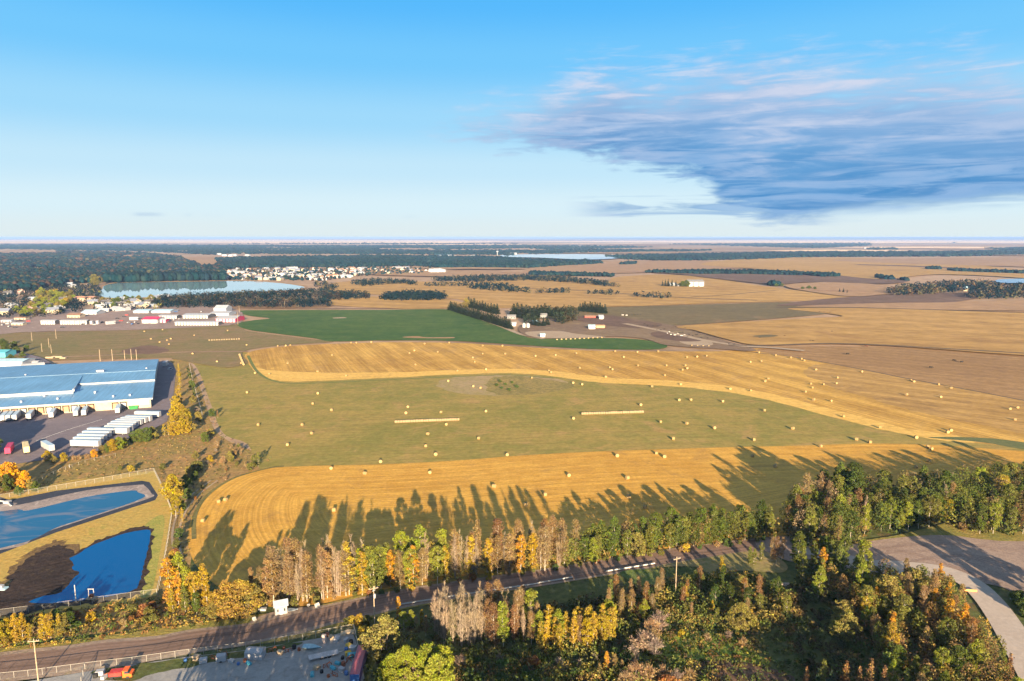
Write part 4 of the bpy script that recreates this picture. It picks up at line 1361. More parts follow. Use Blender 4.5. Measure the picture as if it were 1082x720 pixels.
def make_boat():
    m_ = MB()
    n = 9
    for i in range(n):
        t_ = i / (n - 1)
        w = 0.85 * math.sin(PI * min(1, t_ * 0.8 + 0.25))
        m_.v += [(-2 + 4 * t_, -w, 0.9), (-2 + 4 * t_, 0, 0.15 + 0.5 * t_ ** 3), (-2 + 4 * t_, w, 0.9)]
    for i in range(n - 1):
        a_ = i * 3
        for f in ((a_, a_ + 3, a_ + 4, a_ + 1), (a_ + 1, a_ + 4, a_ + 5, a_ + 2), (a_, a_ + 2, a_ + 5, a_ + 3)):
            m_.f.append(f)
            m_.mi.append(0)
    return m_


q = make_boat().build('covered_boat', simple_mat('grey_cover', (0.22, 0.26, 0.30), 0.6))
q.location = G(307.5, 647)
q.rotation_euler.z = R(10)
tag(q, 'grey covered boat on the ground right of the white shed', 'boat')
q = MB().box(-1.1, 1.1, -0.6, 0.6, 0, 0.7, bev=0.1).build('storage_chest', M_WHITE)
q.location = G(277.5, 644.8)
tag(q, 'low white chest on the grass left of the white shed', 'chest')
for k, (x, y, h, w, nm) in enumerate([(270, 657.5, 1.7, 0.5, 'white sign board leaning by the road left of the shed'), (326, 642.3, 1.2, 0.4, 'short white post right of the grey boat'), (336.5, 643.5, 2.0, 0.7, 'leaning whitish board at the road edge right of the shed')]):
    m_ = MB()
    m_.box(-w, w, -0.06, 0.06, 0.5, h)
    m_.box(-0.06, 0.06, -0.12, -0.061, 0.0, h - 0.1)
    q = m_.build('notice_board', MATS['white_siding'])
    q.location = G(x, y)
    q.rotation_euler = (0, R(-14 if k != 1 else 0), R(20))
    tag(q, nm, 'board')


# ------------------------------------------------ poles and wires
def make_pole(H, arm=True, transformer=False, name='utility_pole'):
    t = empty(name, (0, 0, 0))
    MB().tube([(0, 0, 0), (0, 0, H)], [0.17, 0.11], 8).build('pole', M_WOODPOLE, t)
    if arm:
        c_ = MB().box(-1.3, 1.3, -0.2, -0.08, H - 0.75, H - 0.55).build('crossarm', M_WOODPOLE, t)
        for x in (-1.15, 0.7, 1.15):
            MB().tube([(x, -0.14, H - 0.55), (x, -0.14, H - 0.25)], [0.06, 0.04], 6).build('insulator', M_WHITE, c_)
    if transformer:
        MB().tube([(0.1, -0.5, H - 3.4), (0.1, -0.5, H - 3.25), (0.1, -0.5, H - 2.2), (0.1, -0.5, H - 2.1)], [0.22, 0.34, 0.34, 0.2], 10).build('transformer', M_STEEL, t)
        MB().tube([(-0.4, -0.1, H - 1.4), (0.45, -0.15, H - 1.1)], 0.09, 6).build('fuse_bracket', M_WHITE, t)
    return kids_index(t)


pole_tops = []
for (px, py, H, arm, tf, lab, rz) in [
        (41, 724, 12.5, True, False, 'tall wooden utility pole with crossarm at the lower left of the road', 10),
        (396, 661, 12.0, True, True, 'utility pole carrying a grey transformer near the yard corner', 25),
        (713.5, 632, 13.5, True, False, 'slender utility pole with crossarm standing in shrubs below the road', 25)]:
    p_ = make_pole(H, arm, tf)
    p_.location = G(px, py)
    p_.rotation_euler.z = R(rz)
    tag(p_, lab, 'utility pole', 'roadside utility poles')
    pole_tops.append(G(px, py) + Vector((0, 0, H - 0.3)))
for (x, y, h, nm) in [(106, 382, 11, 'first'), (119, 381.5, 10.5, 'second'), (132, 380, 8.5, 'third'), (139, 380.5, 10, 'fourth'), (144.5, 380.5, 9.5, 'fifth')]:
    p_ = MB().tube([(0, 0, 0), (0, 0, h)], [0.26, 0.2], 8).build('timber_pole', M_WOODPOLE)
    p_.location = G(x, y)
    tag(p_, '%s of five bare timber poles behind the warehouse, counted from left' % nm, 'pole', 'timber poles behind the warehouse')
for (x, y, h, nm) in [(34, 361, 10, 'leftmost slim light pole in the meadow below the storage rows'), (44.5, 372.5, 9, 'short pole near the earth track behind the warehouse'), (52, 368, 10, 'middle slim pole in the left meadow'), (59.5, 358.5, 11, 'slim pole just below the long white storage row'), (54.5, 374, 9, 'pole beside the timber stacks behind the warehouse'), (251.5, 344, 17, 'tall thin mast right of the storage park'), (253, 331, 12, 'thin mast at the left corner of the green field'), (301, 326, 12, 'thin mast by the brown shore field')]:
    p_ = MB().tube([(0, 0, 0), (0, 0, h)], [0.22, 0.16], 6).build('light_pole', M_WOODPOLE)
    p_.location = G(x, y)
    tag(p_, nm, 'pole', 'thin poles around the left meadow')


def wire(a_, c_, sag, name, label):
    pts = [a_.lerp(c_, i / 14) - Vector((0, 0, sag * 4 * (i / 14) * (1 - i / 14))) for i in range(15)]
    q = MB().tube(pts, 0.016, 4).build(name, M_TYRE)
    tag(q, label, 'power line', 'power lines along the road')


wire(pole_tops[0], pole_tops[1], 1.6, 'power_line', 'power line sagging from the left pole to the transformer pole')
wire(pole_tops[1], pole_tops[2], 1.8, 'power_line', 'power line sagging from the transformer pole to the shrub pole')
wire(G(-160, 760) + Vector((0, 0, 12)), pole_tops[0], 1.3, 'power_line', 'power line leaving the left edge from the lower left pole')


# ------------------------------------------------ fences
def mesh_screen(name, a=0.55):
    m = bpy.data.materials.new(name)
    m.use_nodes = True
    m.node_tree.nodes.clear()
    b = NB(m.node_tree)
    pr = b.n('ShaderNodeBsdfPrincipled')
    pr.inputs['Base Color'].default_value = (0.45, 0.44, 0.42, 1)
    pr.inputs['Roughness'].default_value = 0.5
    tr = b.n('ShaderNodeBsdfTransparent')
    mx = b.n('ShaderNodeMixShader')
    uvn = b.n('ShaderNodeTexCoord').outputs['Object']
    ck = b.noise(uvn, 14, 1)
    mx.inputs[0].default_value = 1 - a
    b.l(tr.outputs[0], mx.inputs[1])
    b.l(pr.outputs[0], mx.inputs[2])
    out = b.n('ShaderNodeOutputMaterial')
    b.l(mx.outputs[0], out.inputs[0])
    return m


M_MESH = mesh_screen('chain_link', 0.94)


def fence(name, pts, h, label, spacing=3.0, post=0.06, rail=0.05, mat=None, panel=True, z0=0.0):
    pts = [G(*p) for p in pts]
    t = empty(name, pts[0])
    o0 = Vector(pts[0])
    rl, pn = MB(), MB()
    posts = []
    for a_, c_ in zip(pts[:-1], pts[1:]):
        a_, c_ = a_ - o0, c_ - o0
        rl.tube([a_ + Vector((0, 0, h)), c_ + Vector((0, 0, h))], rail, 5)
        pn.add([a_ + Vector((0, 0, 0.05)), c_ + Vector((0, 0, 0.05)), c_ + Vector((0, 0, h - 0.05)), a_ + Vector((0, 0, h - 0.05))], [(0, 1, 2, 3)])
        n = max(1, round((c_ - a_).length / spacing))
        posts += [a_.lerp(c_, i / n) for i in range(n)]
    posts.append(pts[-1] - o0)
    rl.build('rail', mat or M_STEEL, t)
    if panel:
        pn.build('mesh_panel', M_MESH, t)
    me = None
    while len(posts) > 98:
        posts = posts[::2]
    for p_ in posts:
        if me is None:
            q = MB().tube([(0, 0, 0), (0, 0, h + 0.05)], post, 6).build('post', mat or M_STEEL, t)
            me = q.data
        else:
            q = link_mesh('post', me, t)
        q.location = p_
    tag(t, label, 'fence')
    return t


M_POSTPALE = simple_mat('pale_post', (0.30, 0.28, 0.25), 0.7)
fence('chain_link_fence', [(-120, 547), (0, 528), (60, 518), (110, 509.5), (163, 499.5)], 2.2, 'chain-link fence with many posts along the far side of the ponds', 3.5, 0.06, 0.05, M_POSTPALE)
fence('chain_link_fence', [(163, 499.5), (173, 520), (182, 543), (178, 570), (172, 605), (166, 629.5)], 2.2, 'pale fence bending along the right side of the two ponds', 3.5, 0.08, 0.07, M_POSTPALE)
fence('chain_link_fence', [(-80, 660), (0, 651.5), (60, 644), (110, 637), (166, 629.5)], 2.2, 'chain-link fence along the near side of the blue pond', 3.5, 0.05, 0.04, M_POSTPALE)
fence('yard_fence', [(-30, 722), (30, 716), (90, 708), (140, 702), (200, 693.5), (260, 686), (320, 676.5), (374, 666.5)], 2.0, 'long pale fence between the road and the storage yard', 3.5, 0.06, 0.05, M_POSTPALE)
fence('yard_fence', [(374, 666.5), (379, 690), (382, 697)], 2.0, 'pale fence down the right side of the storage yard', 3.0, 0.08, 0.08, M_POSTPALE)
fence('yard_fence', [(90, 708), (86, 722), (80, 745)], 2.0, 'short fence beside the orange truck at the bottom left', 3.0, 0.08, 0.08, M_POSTPALE)
fence('wire_fence', [(200, 385), (204, 405), (210, 425), (214, 440)], 1.6, 'thin fence running between the yellow trees and the meadow', 4, 0.08, 0.06, M_POSTPALE, panel=False)
fence('wire_fence', [(45, 507), (62, 499), (90, 489), (110, 485), (122, 482)], 1.4, 'low wire fence on the grassy bank below the truck yard', 4, 0.06, 0.04, M_POSTPALE, panel=False)


def guardrail(pts, label):
    pts = [G(*p) for p in pts]
    o0 = Vector(pts[0])
    t = empty('guardrail', o0)
    rl = MB()
    posts = []
    for a_, c_ in zip(pts[:-1], pts[1:]):
        a_, c_ = a_ - o0, c_ - o0
        d = (c_ - a_).normalized()
        nrm = Vector((d.y, -d.x, 0)) * 0.05
        for z0, z1, k in ((0.55, 0.67, 0.6), (0.67, 0.81, 1.6), (0.81, 0.95, 0.6)):
            rl.add([a_ + nrm * k + Vector((0, 0, z0)), c_ + nrm * k + Vector((0, 0, z0)), c_ + nrm * k + Vector((0, 0, z1)), a_ + nrm * k + Vector((0, 0, z1)),
                    a_ - nrm + Vector((0, 0, z0)), c_ - nrm + Vector((0, 0, z0)), c_ - nrm + Vector((0, 0, z1)), a_ - nrm + Vector((0, 0, z1))],
                   [(0, 1, 2, 3), (7, 6, 5, 4), (3, 2, 6, 7), (0, 4, 5, 1)])
        n = max(1, round((c_ - a_).length / 3.8))
        posts += [a_.lerp(c_, i / n) for i in range(n)]
    rl.build('rail', simple_mat('pale_rail', (0.5, 0.48, 0.45), 0.5, var=0.1), t)
    me = None
    for p_ in posts:
        if me is None:
            q = MB().box(-0.08, 0.08, -0.08, 0.08, 0, 0.7).build('post', M_WOODPOLE, t)
            me = q.data
        else:
            q = link_mesh('post', me, t)
        q.location = p_ + Vector((0, 0.12, 0))
    tag(t, label, 'guardrail', 'guardrails on the near side of the road')


guardrail([(423, 641), (440, 638.3), (480, 632), (520, 626), (570, 618.5)], 'pale roadside guardrail above the bare poplars')
guardrail([(570, 618), (605, 612.2)], 'short pale guardrail between the two longer ones')
guardrail([(640, 606), (665, 602), (692, 597.5)], 'pale roadside guardrail near the farther end of the road')

# ------------------------------------------------ pond things
t = empty('pump_platform', G(97, 633.5))
MB().box(-1.4, 1.4, -1.0, 1.0, 0.4, 0.6).build('deck', M_WOODPOLE, t)
for x in (-0.9, 0.9):
    MB().tube([(x, 0, 0.6), (x * 0.8, 0, 3.4)], 0.09, 6).build('upright', M_STEEL, t)
MB().box(-0.95, 0.95, -0.1, 0.1, 3.3, 3.5).build('crossbar', M_STEEL, t)
MB().box(-0.5, 0.5, -0.5, 0.5, 0.6, 1.7, bev=0.1).build('pump', M_RUST, t)
tag(t, 'pump on a small platform at the near edge of the blue pond', 'pump')
q = MB().tube([(0, 0, 0), (0, 0, 5.6)], [0.16, 0.12], 8).build('depth_gauge_post', M_STEEL)
q.location = G(80.5, 636.5)
tag(q, 'pale grey gauge post standing at the edge of the blue pond', 'post')
q = MB().tube([(0, 0, 0), (0, 0, 1.4)], [0.2, 0.2], 8).build('marker_post', MATS['white_siding'])
q.location = G(73.5, 494)
tag(q, 'short white marker post on the grassy bank above the upper pond', 'post')
t = empty('inlet_pipe', G(8, 532))
MB().tube([(-6, 2, 0.5), (0, 0, 0.6), (4, -3.5, 0.3)], 0.35, 8).build('pipe', M_STEEL, t)
MB().box(-1.2, 1.2, -1, 1, 0, 1.1, bev=0.1).build('headwall', M_WHITE, t)
tag(t, 'pale inlet pipe and headwall at the left end of the upper pond', 'pipe')
t = empty('floating_pump', G(1.5, 623))
MB().box(-1.8, 1.8, -1.0, 1.0, 0.0, 0.6, bev=0.15).build('float', M_TEALROOF, t)
MB().box(-0.7, 0.7, -0.6, 0.6, 0.6, 1.5, bev=0.1).build('pump_housing', M_WHITE, t)
tag(t, 'pale blue float at the left edge on the dark mud', 'pump')

# ------------------------------------------------ things in the near yard
t = empty('flatbed_truck', G(128, 716), R(10))
MB().box(-2.6, 0.6, -1.1, 1.1, 0.8, 1.1).build('flatbed', M_TYRE, t)
MB().box(-2.5, 0.5, -1.05, 1.05, 1.1, 2.0, bev=0.1).build('load_box', M_RED, t)
cb = MB().prism([(0.7, 0.5), (2.9, 0.5), (2.9, 1.3), (2.3, 1.5), (2.0, 2.3), (0.7, 2.3)], -1.05, 1.05).build('cab', M_ORANGE, t)
MB().prism([(2.32, 1.52), (2.04, 2.2), (1.2, 2.2), (1.2, 1.52)], -1.07, 1.07).build('window', M_GLASS, cb)
for xx in (-1.8, 1.9):
    for yy in (-0.95, 0.95):
        MB().tube([(xx, yy - 0.15, 0.42), (xx, yy + 0.15, 0.42)], 0.42, 10).build('wheel', M_TYRE, t)
tag(t, 'orange truck with a red load at the bottom left behind the fence', 'truck')
q = MB()
q.prism_x([(-1.5, 0.2), (1.5, 0.2), (1.5, 2.2), (0, 2.75), (-1.5, 2.2)], -2.3, 2.3)
q = q.build('garden_shed', M_WHITE)
q.location = G(270, 695)
q.rotation_euler.z = R(-2)
tag(q, 'white box shed near the fence in the shaded yard', 'shed')
t = empty('small_trailer', G(234, 699.5), R(12))
MB().box(-1.2, 1.2, -0.8, 0.8, 0.5, 2.1, bev=0.12).build('box', M_WHITE, t)
for yy in (-0.85, 0.85):
    MB().tube([(0, yy - 0.1, 0.35), (0, yy + 0.1, 0.35)], 0.35, 10).build('wheel', M_TYRE, t)
MB().box(1.2, 2.1, -0.06, 0.06, 0.4, 0.5).build('drawbar', M_STEEL, t)
tag(t, 'small white box trailer beside rusty scrap near the yard fence', 'trailer')
t = empty('flat_trailer', G(342, 695), R(22))
MB().box(-3.8, 3.8, -1.05, 1.05, 0.75, 0.95).build('deck', simple_mat('grey_deck', (0.45, 0.42, 0.42), 0.7, var=0.2), t)
MB().box(3.8, 5.2, -0.08, 0.08, 0.55, 0.7).build('drawbar', M_STEEL, t)
for xx in (-0.6, 0.4, 1.4):
    for yy in (-1.0, 1.0):
        MB().tube([(xx, yy - 0.12, 0.38), (xx, yy + 0.12, 0.38)], 0.38, 10).build('wheel', M_TYRE, t)
tag(t, 'long grey flat trailer standing aslant in the shaded yard', 'trailer')
q = make_boat().build('tarpaulin_boat', simple_mat('blue_tarp', (0.25, 0.42, 0.50), 0.6, var=0.15))
q.location = G(330, 686.5)
q.scale = (1.3, 1.3, 1.1)
q.rotation_euler.z = R(-5)
tag(q, 'boat under a pale blue tarpaulin above the grey flat trailer', 'boat')
q = MB().box(-3.2, 3.2, -0.18, 0.18, 0.0, 0.4).build('timber_beam', MATS['white_siding'])
q.location = G(291, 697)
q.rotation_euler.z = R(10)
tag(q, 'long pale beam on the concrete below the white box shed', 'beam')
t = empty('shipping_container', G(379.5, 707), R(-87))
MB().box(-6.2, 6.2, -1.25, 1.25, 0.1, 2.75, bev=0.06).build('box', simple_mat('container_side', (0.20, 0.13, 0.25), 0.6, var=0.2), t)
MB().box(-6.1, 6.1, -1.17, 1.17, 2.753, 2.82).build('roof_panel', M_CONTROOF, t)
MB().box(6.204, 6.3, -1.15, 1.15, 0.2, 2.65).build('door', M_BLUE, t)
tag(t, 'long red roofed shipping container at the right side of the yard', 'container')
t = empty('upright_crate', G(342.5, 680), R(-5))
MB().box(-0.6, 0.6, -0.4, 0.4, 0, 2.6, bev=0.08).build('crate', simple_mat('pinkish_board', (0.55, 0.42, 0.36), 0.8, var=0.2), t)
tag(t, 'tall pinkish crate standing upright by the yard fence', 'crate')
q = MB().prism([(-2, 0), (2, 0), (1.8, 0.7), (0.4, 1.0), (-1.6, 0.8)], -0.8, 0.8).build('gravel_heap', simple_mat('sandy_heap', (0.52, 0.40, 0.27), 0.95, var=0.25, scale=1))
q.location = G(367, 670.5)
q.rotation_euler.z = R(20)
tag(q, 'sandy heap in the sunlit corner of the yard fence', 'heap')
junk_kinds = [('oil_drum', 'blue drum', M_BLUE, 'd'), ('oil_drum', 'rusty drum', M_RUST, 'd'), ('wooden_crate', 'wooden crate', M_WOODPOLE, 'b'), ('water_tank', 'teal tank', M_TEAL, 't'), ('plastic_tote', 'white plastic tote', M_WHITE, 'b'), ('scrap_frame', 'rusty scrap frame', M_RUST, 'f'), ('yellow_bin', 'yellow bin', M_YELLOWP, 'b'), ('tyre_stack', 'stack of tyres', M_TYRE, 'd')]
spots = [(245, 701, 4), (252, 703.5, 0), (259, 700.5, 1), (263, 703, 3), (226, 697, 5), (240, 693, 5), (215, 701, 4), (208, 698, 2), (196, 700, 0), (300, 687, 1), (305, 690, 5), (311, 686.5, 7), (316, 688.5, 1), (296, 692, 2), (288, 689.5, 5), (350, 676, 2), (356, 678.5, 4), (346, 673.5, 1),
         (366, 678.5, 4), (371, 681, 7), (369, 685.5, 6), (373, 688, 4), (366, 689, 0), (368, 693, 6), (372, 695, 3), (370, 699, 5), (362, 697.5, 7), (357, 703, 3), (352, 708, 3), (346, 706, 5), (361, 710, 4), (366, 714, 0), (340, 712, 7), (354, 715, 5), (347, 716.5, 1), (363, 704.5, 1), (335, 708, 2), (330, 715, 3),
         (106, 714, 4), (110, 718, 4), (101, 717, 7), (115, 715.5, 5), (108, 711.5, 2)]
seen = {}
for x, y, k in sorted(spots):
    nm, desc, mt, sh = junk_kinds[k]
    m_ = MB()
    if sh == 'd':
        m_.tube([(0, 0, 0), (0, 0, 0.45), (0, 0, 0.5), (0, 0, 1.0)], [0.42, 0.42, 0.45, 0.42], 12)
    elif sh == 'b':
        m_.box(-0.7, 0.7, -0.5, 0.5, 0.12, 1.05, bev=0.06)
        m_.box(-0.75, 0.75, -0.5, -0.3, 0, 0.118)
        m_.box(-0.75, 0.75, 0.3, 0.5, 0, 0.118)
    elif sh == 't':
        m_.tube([(-0.9, 0, 0.6), (-0.8, 0, 0.6), (0.8, 0, 0.6), (0.9, 0, 0.6)], [0.3, 0.55, 0.55, 0.3], 12)
        m_.box(-0.6, -0.4, -0.4, 0.4, 0, 0.2)
        m_.box(0.4, 0.6, -0.4, 0.4, 0, 0.2)
    else:
        for a_, c_ in (((-1, 0, 0), (-0.8, 0, 1.2)), ((1, 0, 0), (0.8, 0, 1.1)), ((-0.9, 0, 1.1), (0.9, 0.1, 1.0)), ((-1, 0, 0.1), (0.8, 0.6, 1.0)), ((0, -0.7, 0.1), (0.1, 0.7, 0.6)), ((-0.9, 0.5, 0.1), (0.9, -0.5, 0.15))):
            m_.tube([a_, c_], 0.09, 5)
    q = m_.build(nm, mt)
    q.location = G(x, y)
    s_ = random.uniform(0.9, 1.4)
    q.scale = (s_, s_, s_)
    q.rotation_euler.z = random.uniform(0, 3)
    part = 'the bottom left fence' if x < 130 else ('the middle of the shaded yard' if x < 325 else 'the right end of the shaded yard')
    kk = (nm, desc, part)
    seen[kk] = seen.get(kk, 0) + 1
    tag(q, '%s near %s' % (desc, part.replace('the bottom left fence', 'the bottom left fence corner')), desc.split()[-1], 'yard clutter')

# orange marker / barrier by the gravel road
t = empty('road_barrier', G(1024, 626), R(-8))
MB().box(-2.2, 2.2, -0.12, 0.12, 0.35, 1.0, bev=0.03).build('board', simple_mat('faded_orange', (0.75, 0.30, 0.10), 0.7), t)
for x in (-1.9, 1.9):
    MB().box(x - 0.1, x + 0.1, -0.35, 0.35, 0, 0.34).build('leg', M_STEEL, t)
tag(t, 'faded orange barrier at the inner edge of the gravel road', 'barrier')
q = MB().tube([(0, 0, 0), (0, 0, 1.5), (0, 0, 1.7)], [0.25, 0.25, 0.1], 8).build('gate_post', MATS['white_siding'])
q.location = G(1068, 633.5)
tag(q, 'white post beside the gravel road at the right edge', 'post')
q = MB().box(-1.2, 1.2, -0.12, 0.12, 0.9, 1.9).box(-1.0, -0.85, -0.05, 0.05, 0, 0.9).box(0.85, 1.0, -0.05, 0.05, 0, 0.9).build('board_sign', MATS['pinkish_board'])
q.location = G(829.5, 622)
tag(q, 'small pinkish board among the shaded shrubs below the turning circle', 'board')

# ------------------------------------------------ bales


def make_bale(name='hay_bale', mats=(M_BALE, M_BALE_END)):
    m_ = MB()
    n = 18
    for x, r_ in ((-0.75, 0.86), (-0.68, 0.95), (-0.3, 0.97), (0.3, 0.96), (0.68, 0.95), (0.75, 0.86)):
        for k in range(n):
            a_ = 2 * PI * k / n
            rr = r_ * (1 + 0.015 * math.sin(3 * a_ + x))
            m_.v.append((x, rr * math.cos(a_), 0.93 + rr * math.sin(a_) * (0.98 if math.sin(a_) < 0 else 1)))
    for i in range(5):
        for k in range(n):
            j = (k + 1) % n
            m_.f.append((i * n + k, i * n + j, (i + 1) * n + j, (i + 1) * n + k))
            m_.mi.append(0)
    m_.f += [tuple(range(n - 1, -1, -1)), tuple(range(5 * n, 6 * n))]
    m_.mi += [1, 1]
    o = m_.build(name, list(mats))
    return o


bale0 = make_bale()
bale_w = make_bale('wrapped_bale', (M_WRAP, M_BALE_END))
KIDS[bale0] = []
KIDS[bale_w] = []
NEARB = [(350, 495), (385.4, 500.5), (454.5, 499.5), (522, 514.6), (353, 539.8), (231, 530.6), (238.3, 528.5), (214.5, 550.8), (536, 480.7), (651.9, 481.8), (693.4, 479.3), (702.2, 482.8), (601, 502.6), (662.9, 505.7), (576, 523.3), (664.4, 525.5), (681.4, 536.2), (555.7, 534), (795, 482), (819, 493), (867, 471.8), (980, 472.3), (984, 474.4), (981, 487), (967.7, 493.8), (1017.7, 492.9)]
MEADB = [(261.3, 414.5), (336, 415.6), (330.4, 426.6), (350.5, 433.5), (273, 449), (319.4, 449), (329.5, 458), (304, 470), (431, 429.8), (429, 436.4), (466, 435.5), (471.8, 448.5), (452, 458.7), (449.8, 471.6), (460.5, 480.4), (402, 488), (505.8, 463.4), (513.3, 434.5), (473.7, 402.4), (500, 408), (508, 409.7), (229.5, 382), (269.8, 394), (562, 399), (605.4, 404.5), (615, 406), (677, 427.8), (717.6, 422.7), (729.8, 422.4), (763.4, 424), (808, 433.7), (837.6, 453), (606, 442.2), (697.8, 446), (725.7, 447.6), (754.6, 452.3), (711.3, 463.9), (796.4, 464.9), (905, 464.6), (919.2, 467.6), (968, 462.5)]
GOLDB = [(689, 408.3), (719.5, 406), (771.6, 410.8), (793, 412.7), (1004.6, 455), (1001.2, 456.8), (930, 451.8), (891.3, 440.2), (859.7, 422.3), (878, 423.5), (994, 419.3), (957.6, 417), (1072.5, 443.5), (1075.5, 430.6), (1067.4, 432), (1005, 409.8), (991.5, 406.2), (962.4, 401.8), (870, 406), (883.5, 404.8), (856.7, 405.4), (858.5, 409.5), (850.8, 414), (808.8, 402.7), (293.6, 365.2), (254.7, 383.7), (365.9, 397), (351, 375), (371, 361.8), (376.7, 362), (392.6, 361.2), (438.8, 385), (448.6, 363), (438, 370), (432.8, 373), (474.5, 362), (284.7, 395), (335.5, 392.4), (304, 383.7), (462.6, 371.6), (510, 365), (531, 365), (510, 373.5), (533.8, 373.7), (499.8, 377.5), (501.5, 382.2), (513.6, 390), (483.4, 391.6), (565.9, 375.8), (587, 374.8), (608.8, 373), (650, 371), (673.4, 371.6), (659.2, 377), (674, 386), (644.5, 388), (647, 390), (612.6, 388.6), (582, 393.3), (580, 391.5), (640.3, 398.2), (695.5, 371), (704, 386), (724, 386), (726.3, 389), (721, 390.7), (702.3, 396.5), (725.7, 377.3), (736.5, 376.7), (746.5, 375.8), (792.7, 382.2), (804.6, 381.4), (801.8, 372), (819.4, 375.2), (835.8, 377.7), (846.9, 379), (850, 380.7), (862.4, 390.3), (812, 400), (884.7, 399), (910.4, 392.5), (965.8, 403), (302, 365), (307, 364.5)]
LEFTB = [(152.6, 350), (172, 348), (159.6, 358), (168.9, 361.4), (176.7, 359.4), (180.7, 357.8), (178.6, 363.6), (205.4, 354), (203.8, 373.6), (260.8, 364.3), (240.6, 349)]
for pts, where, grp in ((NEARB, 'the near stubble field by the tree belt', 'bales on the near stubble field'), (MEADB, 'the broad olive meadow between the stubble fields', 'bales on the meadow'), (GOLDB, 'the upper golden stubble field with banded rows', 'bales on the upper stubble field'), (LEFTB, 'the left pasture behind the warehouse', 'bales on the left pasture')):
    for i, (x, y) in enumerate(sorted(pts)):
        place(bale0, USED, G(x, y + 1.2), random.choice([random.uniform(-0.6, 0.6), random.uniform(0.9, 2.0)]), 'round hay bale, %s from the left on %s' % (ordinal(i + 1), where), 'hay bale', grp, sc=random.uniform(0.82, 0.98))


def bale_row(p0, p1, gap, label, cat='hay bale', grp='', perp=False):
    a_, c_ = G(*p0), G(*p1)
    n = int((c_ - a_).length / gap)
    rz = math.atan2(c_.y - a_.y, c_.x - a_.x)
    for i in range(n):
        place(bale_w, USED, a_.lerp(c_, (i + 0.5) / n), rz + (PI / 2 if perp else 0) + random.uniform(-0.06, 0.06), label, cat, grp, sc=random.uniform(0.88, 1.0))


bale_row((417, 447.2), (485.5, 444.6), 1.52, 'bale end to end in the left long row on the meadow', grp='long row of bales, left')
bale_row((614, 438.6), (680, 436.6), 1.52, 'bale end to end in the right long row on the meadow', grp='long row of bales, right')
bale_row((220, 360.6), (254, 359.2), 2.3, 'bale in the pale row across the left pasture', grp='pale row of bales on the left pasture')
bale_row((253, 375.5), (257.5, 386.5), 3.6, 'bale in the short row by the golden field corner', grp='short row of bales by the golden field')
bale_row((586, 360.0), (638, 357.6), 5.0, 'bale in the evenly spaced line in front of the farmstead', grp='line of bales before the farmstead', perp=True)
bale_row((728, 366.2), (752, 367), 5.0, 'bale in the short line right of the feedlot', grp='line of bales on the pale pad', perp=True)

# ------------------------------------------------ farmstead in the middle and the farms beyond
fs_ = 'farm buildings by the spruces'
M_WHITE_KEEP = M_WHITE
M_WHITE = simple_mat('weathered_white', (0.20, 0.20, 0.205), 0.7)

building(536, 545, 337.4, 3.4, 9, M_WHITE, M_WHITE, 'farm_house', 'white farm house left of the tall spruces', 'farm house', 2, 0, 3, group=fs_)
building(540, 545.5, 344.8, 3.0, 7, M_WHITE, M_GREYROOF, 'farm_shed', 'small white shed at the end of the spruce hedge', 'shed', 1.5, 1, group=fs_)
building(563, 568.5, 343.2, 3.6, 8, M_WHITE, M_TEALROOF, 'farm_shed', 'white farm shed below the middle of the tall spruces', 'shed', 1.5, 1, group=fs_)
building(571, 578, 336.6, 4.2, 9, M_WHITE, M_WHITE, 'farm_house', 'white farm house tucked among the tall spruces', 'farm house', 2, 0, 3, group=fs_)
building(633, 638, 338.3, 4.0, 12, M_WHITE, M_GREYROOF, 'farm_shed', 'white ended barn at the right of the farmyard', 'barn', 2, 1, group=fs_)
building(618, 632, 336.8, 2.8, 8, M_RED, M_BROWNROOF, 'open_barn', 'long low reddish barn at the back of the farmyard', 'barn', 1.2, group=fs_)
building(622, 629, 348.8, 4, 9, M_GREYROOF, M_TEALROOF, 'farm_shed', 'grey shed in the middle of the farmyard', 'shed', 1.6, 1, group=fs_)
building(630, 639, 347.6, 3.2, 6, simple_mat('orange_wall', (0.55, 0.28, 0.16), 0.8), MATS['orange_wall'], 'farm_shed', 'orange walled shed beside the grey farmyard shed', 'shed', 0.9, group=fs_)
building(571, 576, 357.4, 3.6, 6, M_GREYROOF, M_TEALROOF, 'farm_shed', 'grey blue shed at the near edge of the farmyard', 'shed', 1.0, 1, group=fs_)
for k, (x, y) in enumerate([(553.6, 347), (558, 347)]):
    t = empty('grain_bin', G(x, y))
    MB().tube([(0, 0, 0), (0, 0, 5.2)], 2.2, 16).build('drum', M_STEEL, t)
    MB().tube([(0, 0, 5.2), (0, 0, 6.6)], [2.3, 0.3], 16).build('conical_roof', M_STEEL, t)
    tag(t, '%s of two steel grain bins in the farmyard' % ('left', 'right')[k], 'grain bin', 'grain bins')
building(727, 744, 303.2, 11, 25, M_WHITE, M_WHITE, 'barn', 'big white barn of the lone farm in the golden fields', 'barn', 4, 3)
building(708, 715, 303.0, 5, 12, M_WHITE, M_GREYROOF, 'farm_house', 'white house between dark trees at the lone farm', 'farm house', 3, 0, 3)
building(716, 719, 303.2, 4, 10, M_WHITE, M_WHITE, 'farm_shed', 'little white shed at the lone farm', 'shed', 2)
building(1018, 1025, 307.8, 6, 14, M_CREAM, M_TEALROOF, 'farm_house', 'cream house in front of the right-hand woodland', 'farm house', 3, 0, 3)
building(1037, 1048, 311.4, 5, 14, M_WHITE, M_WHITE, 'barn', 'white barn at the foot of the right-hand woodland', 'barn', 3, 2)
building(1029, 1035, 311.2, 4, 10, M_GREYROOF, M_TEALROOF, 'farm_shed', 'blue grey shed left of the white barn by the woodland', 'shed', 2)


M_WHITE = M_WHITE_KEEP


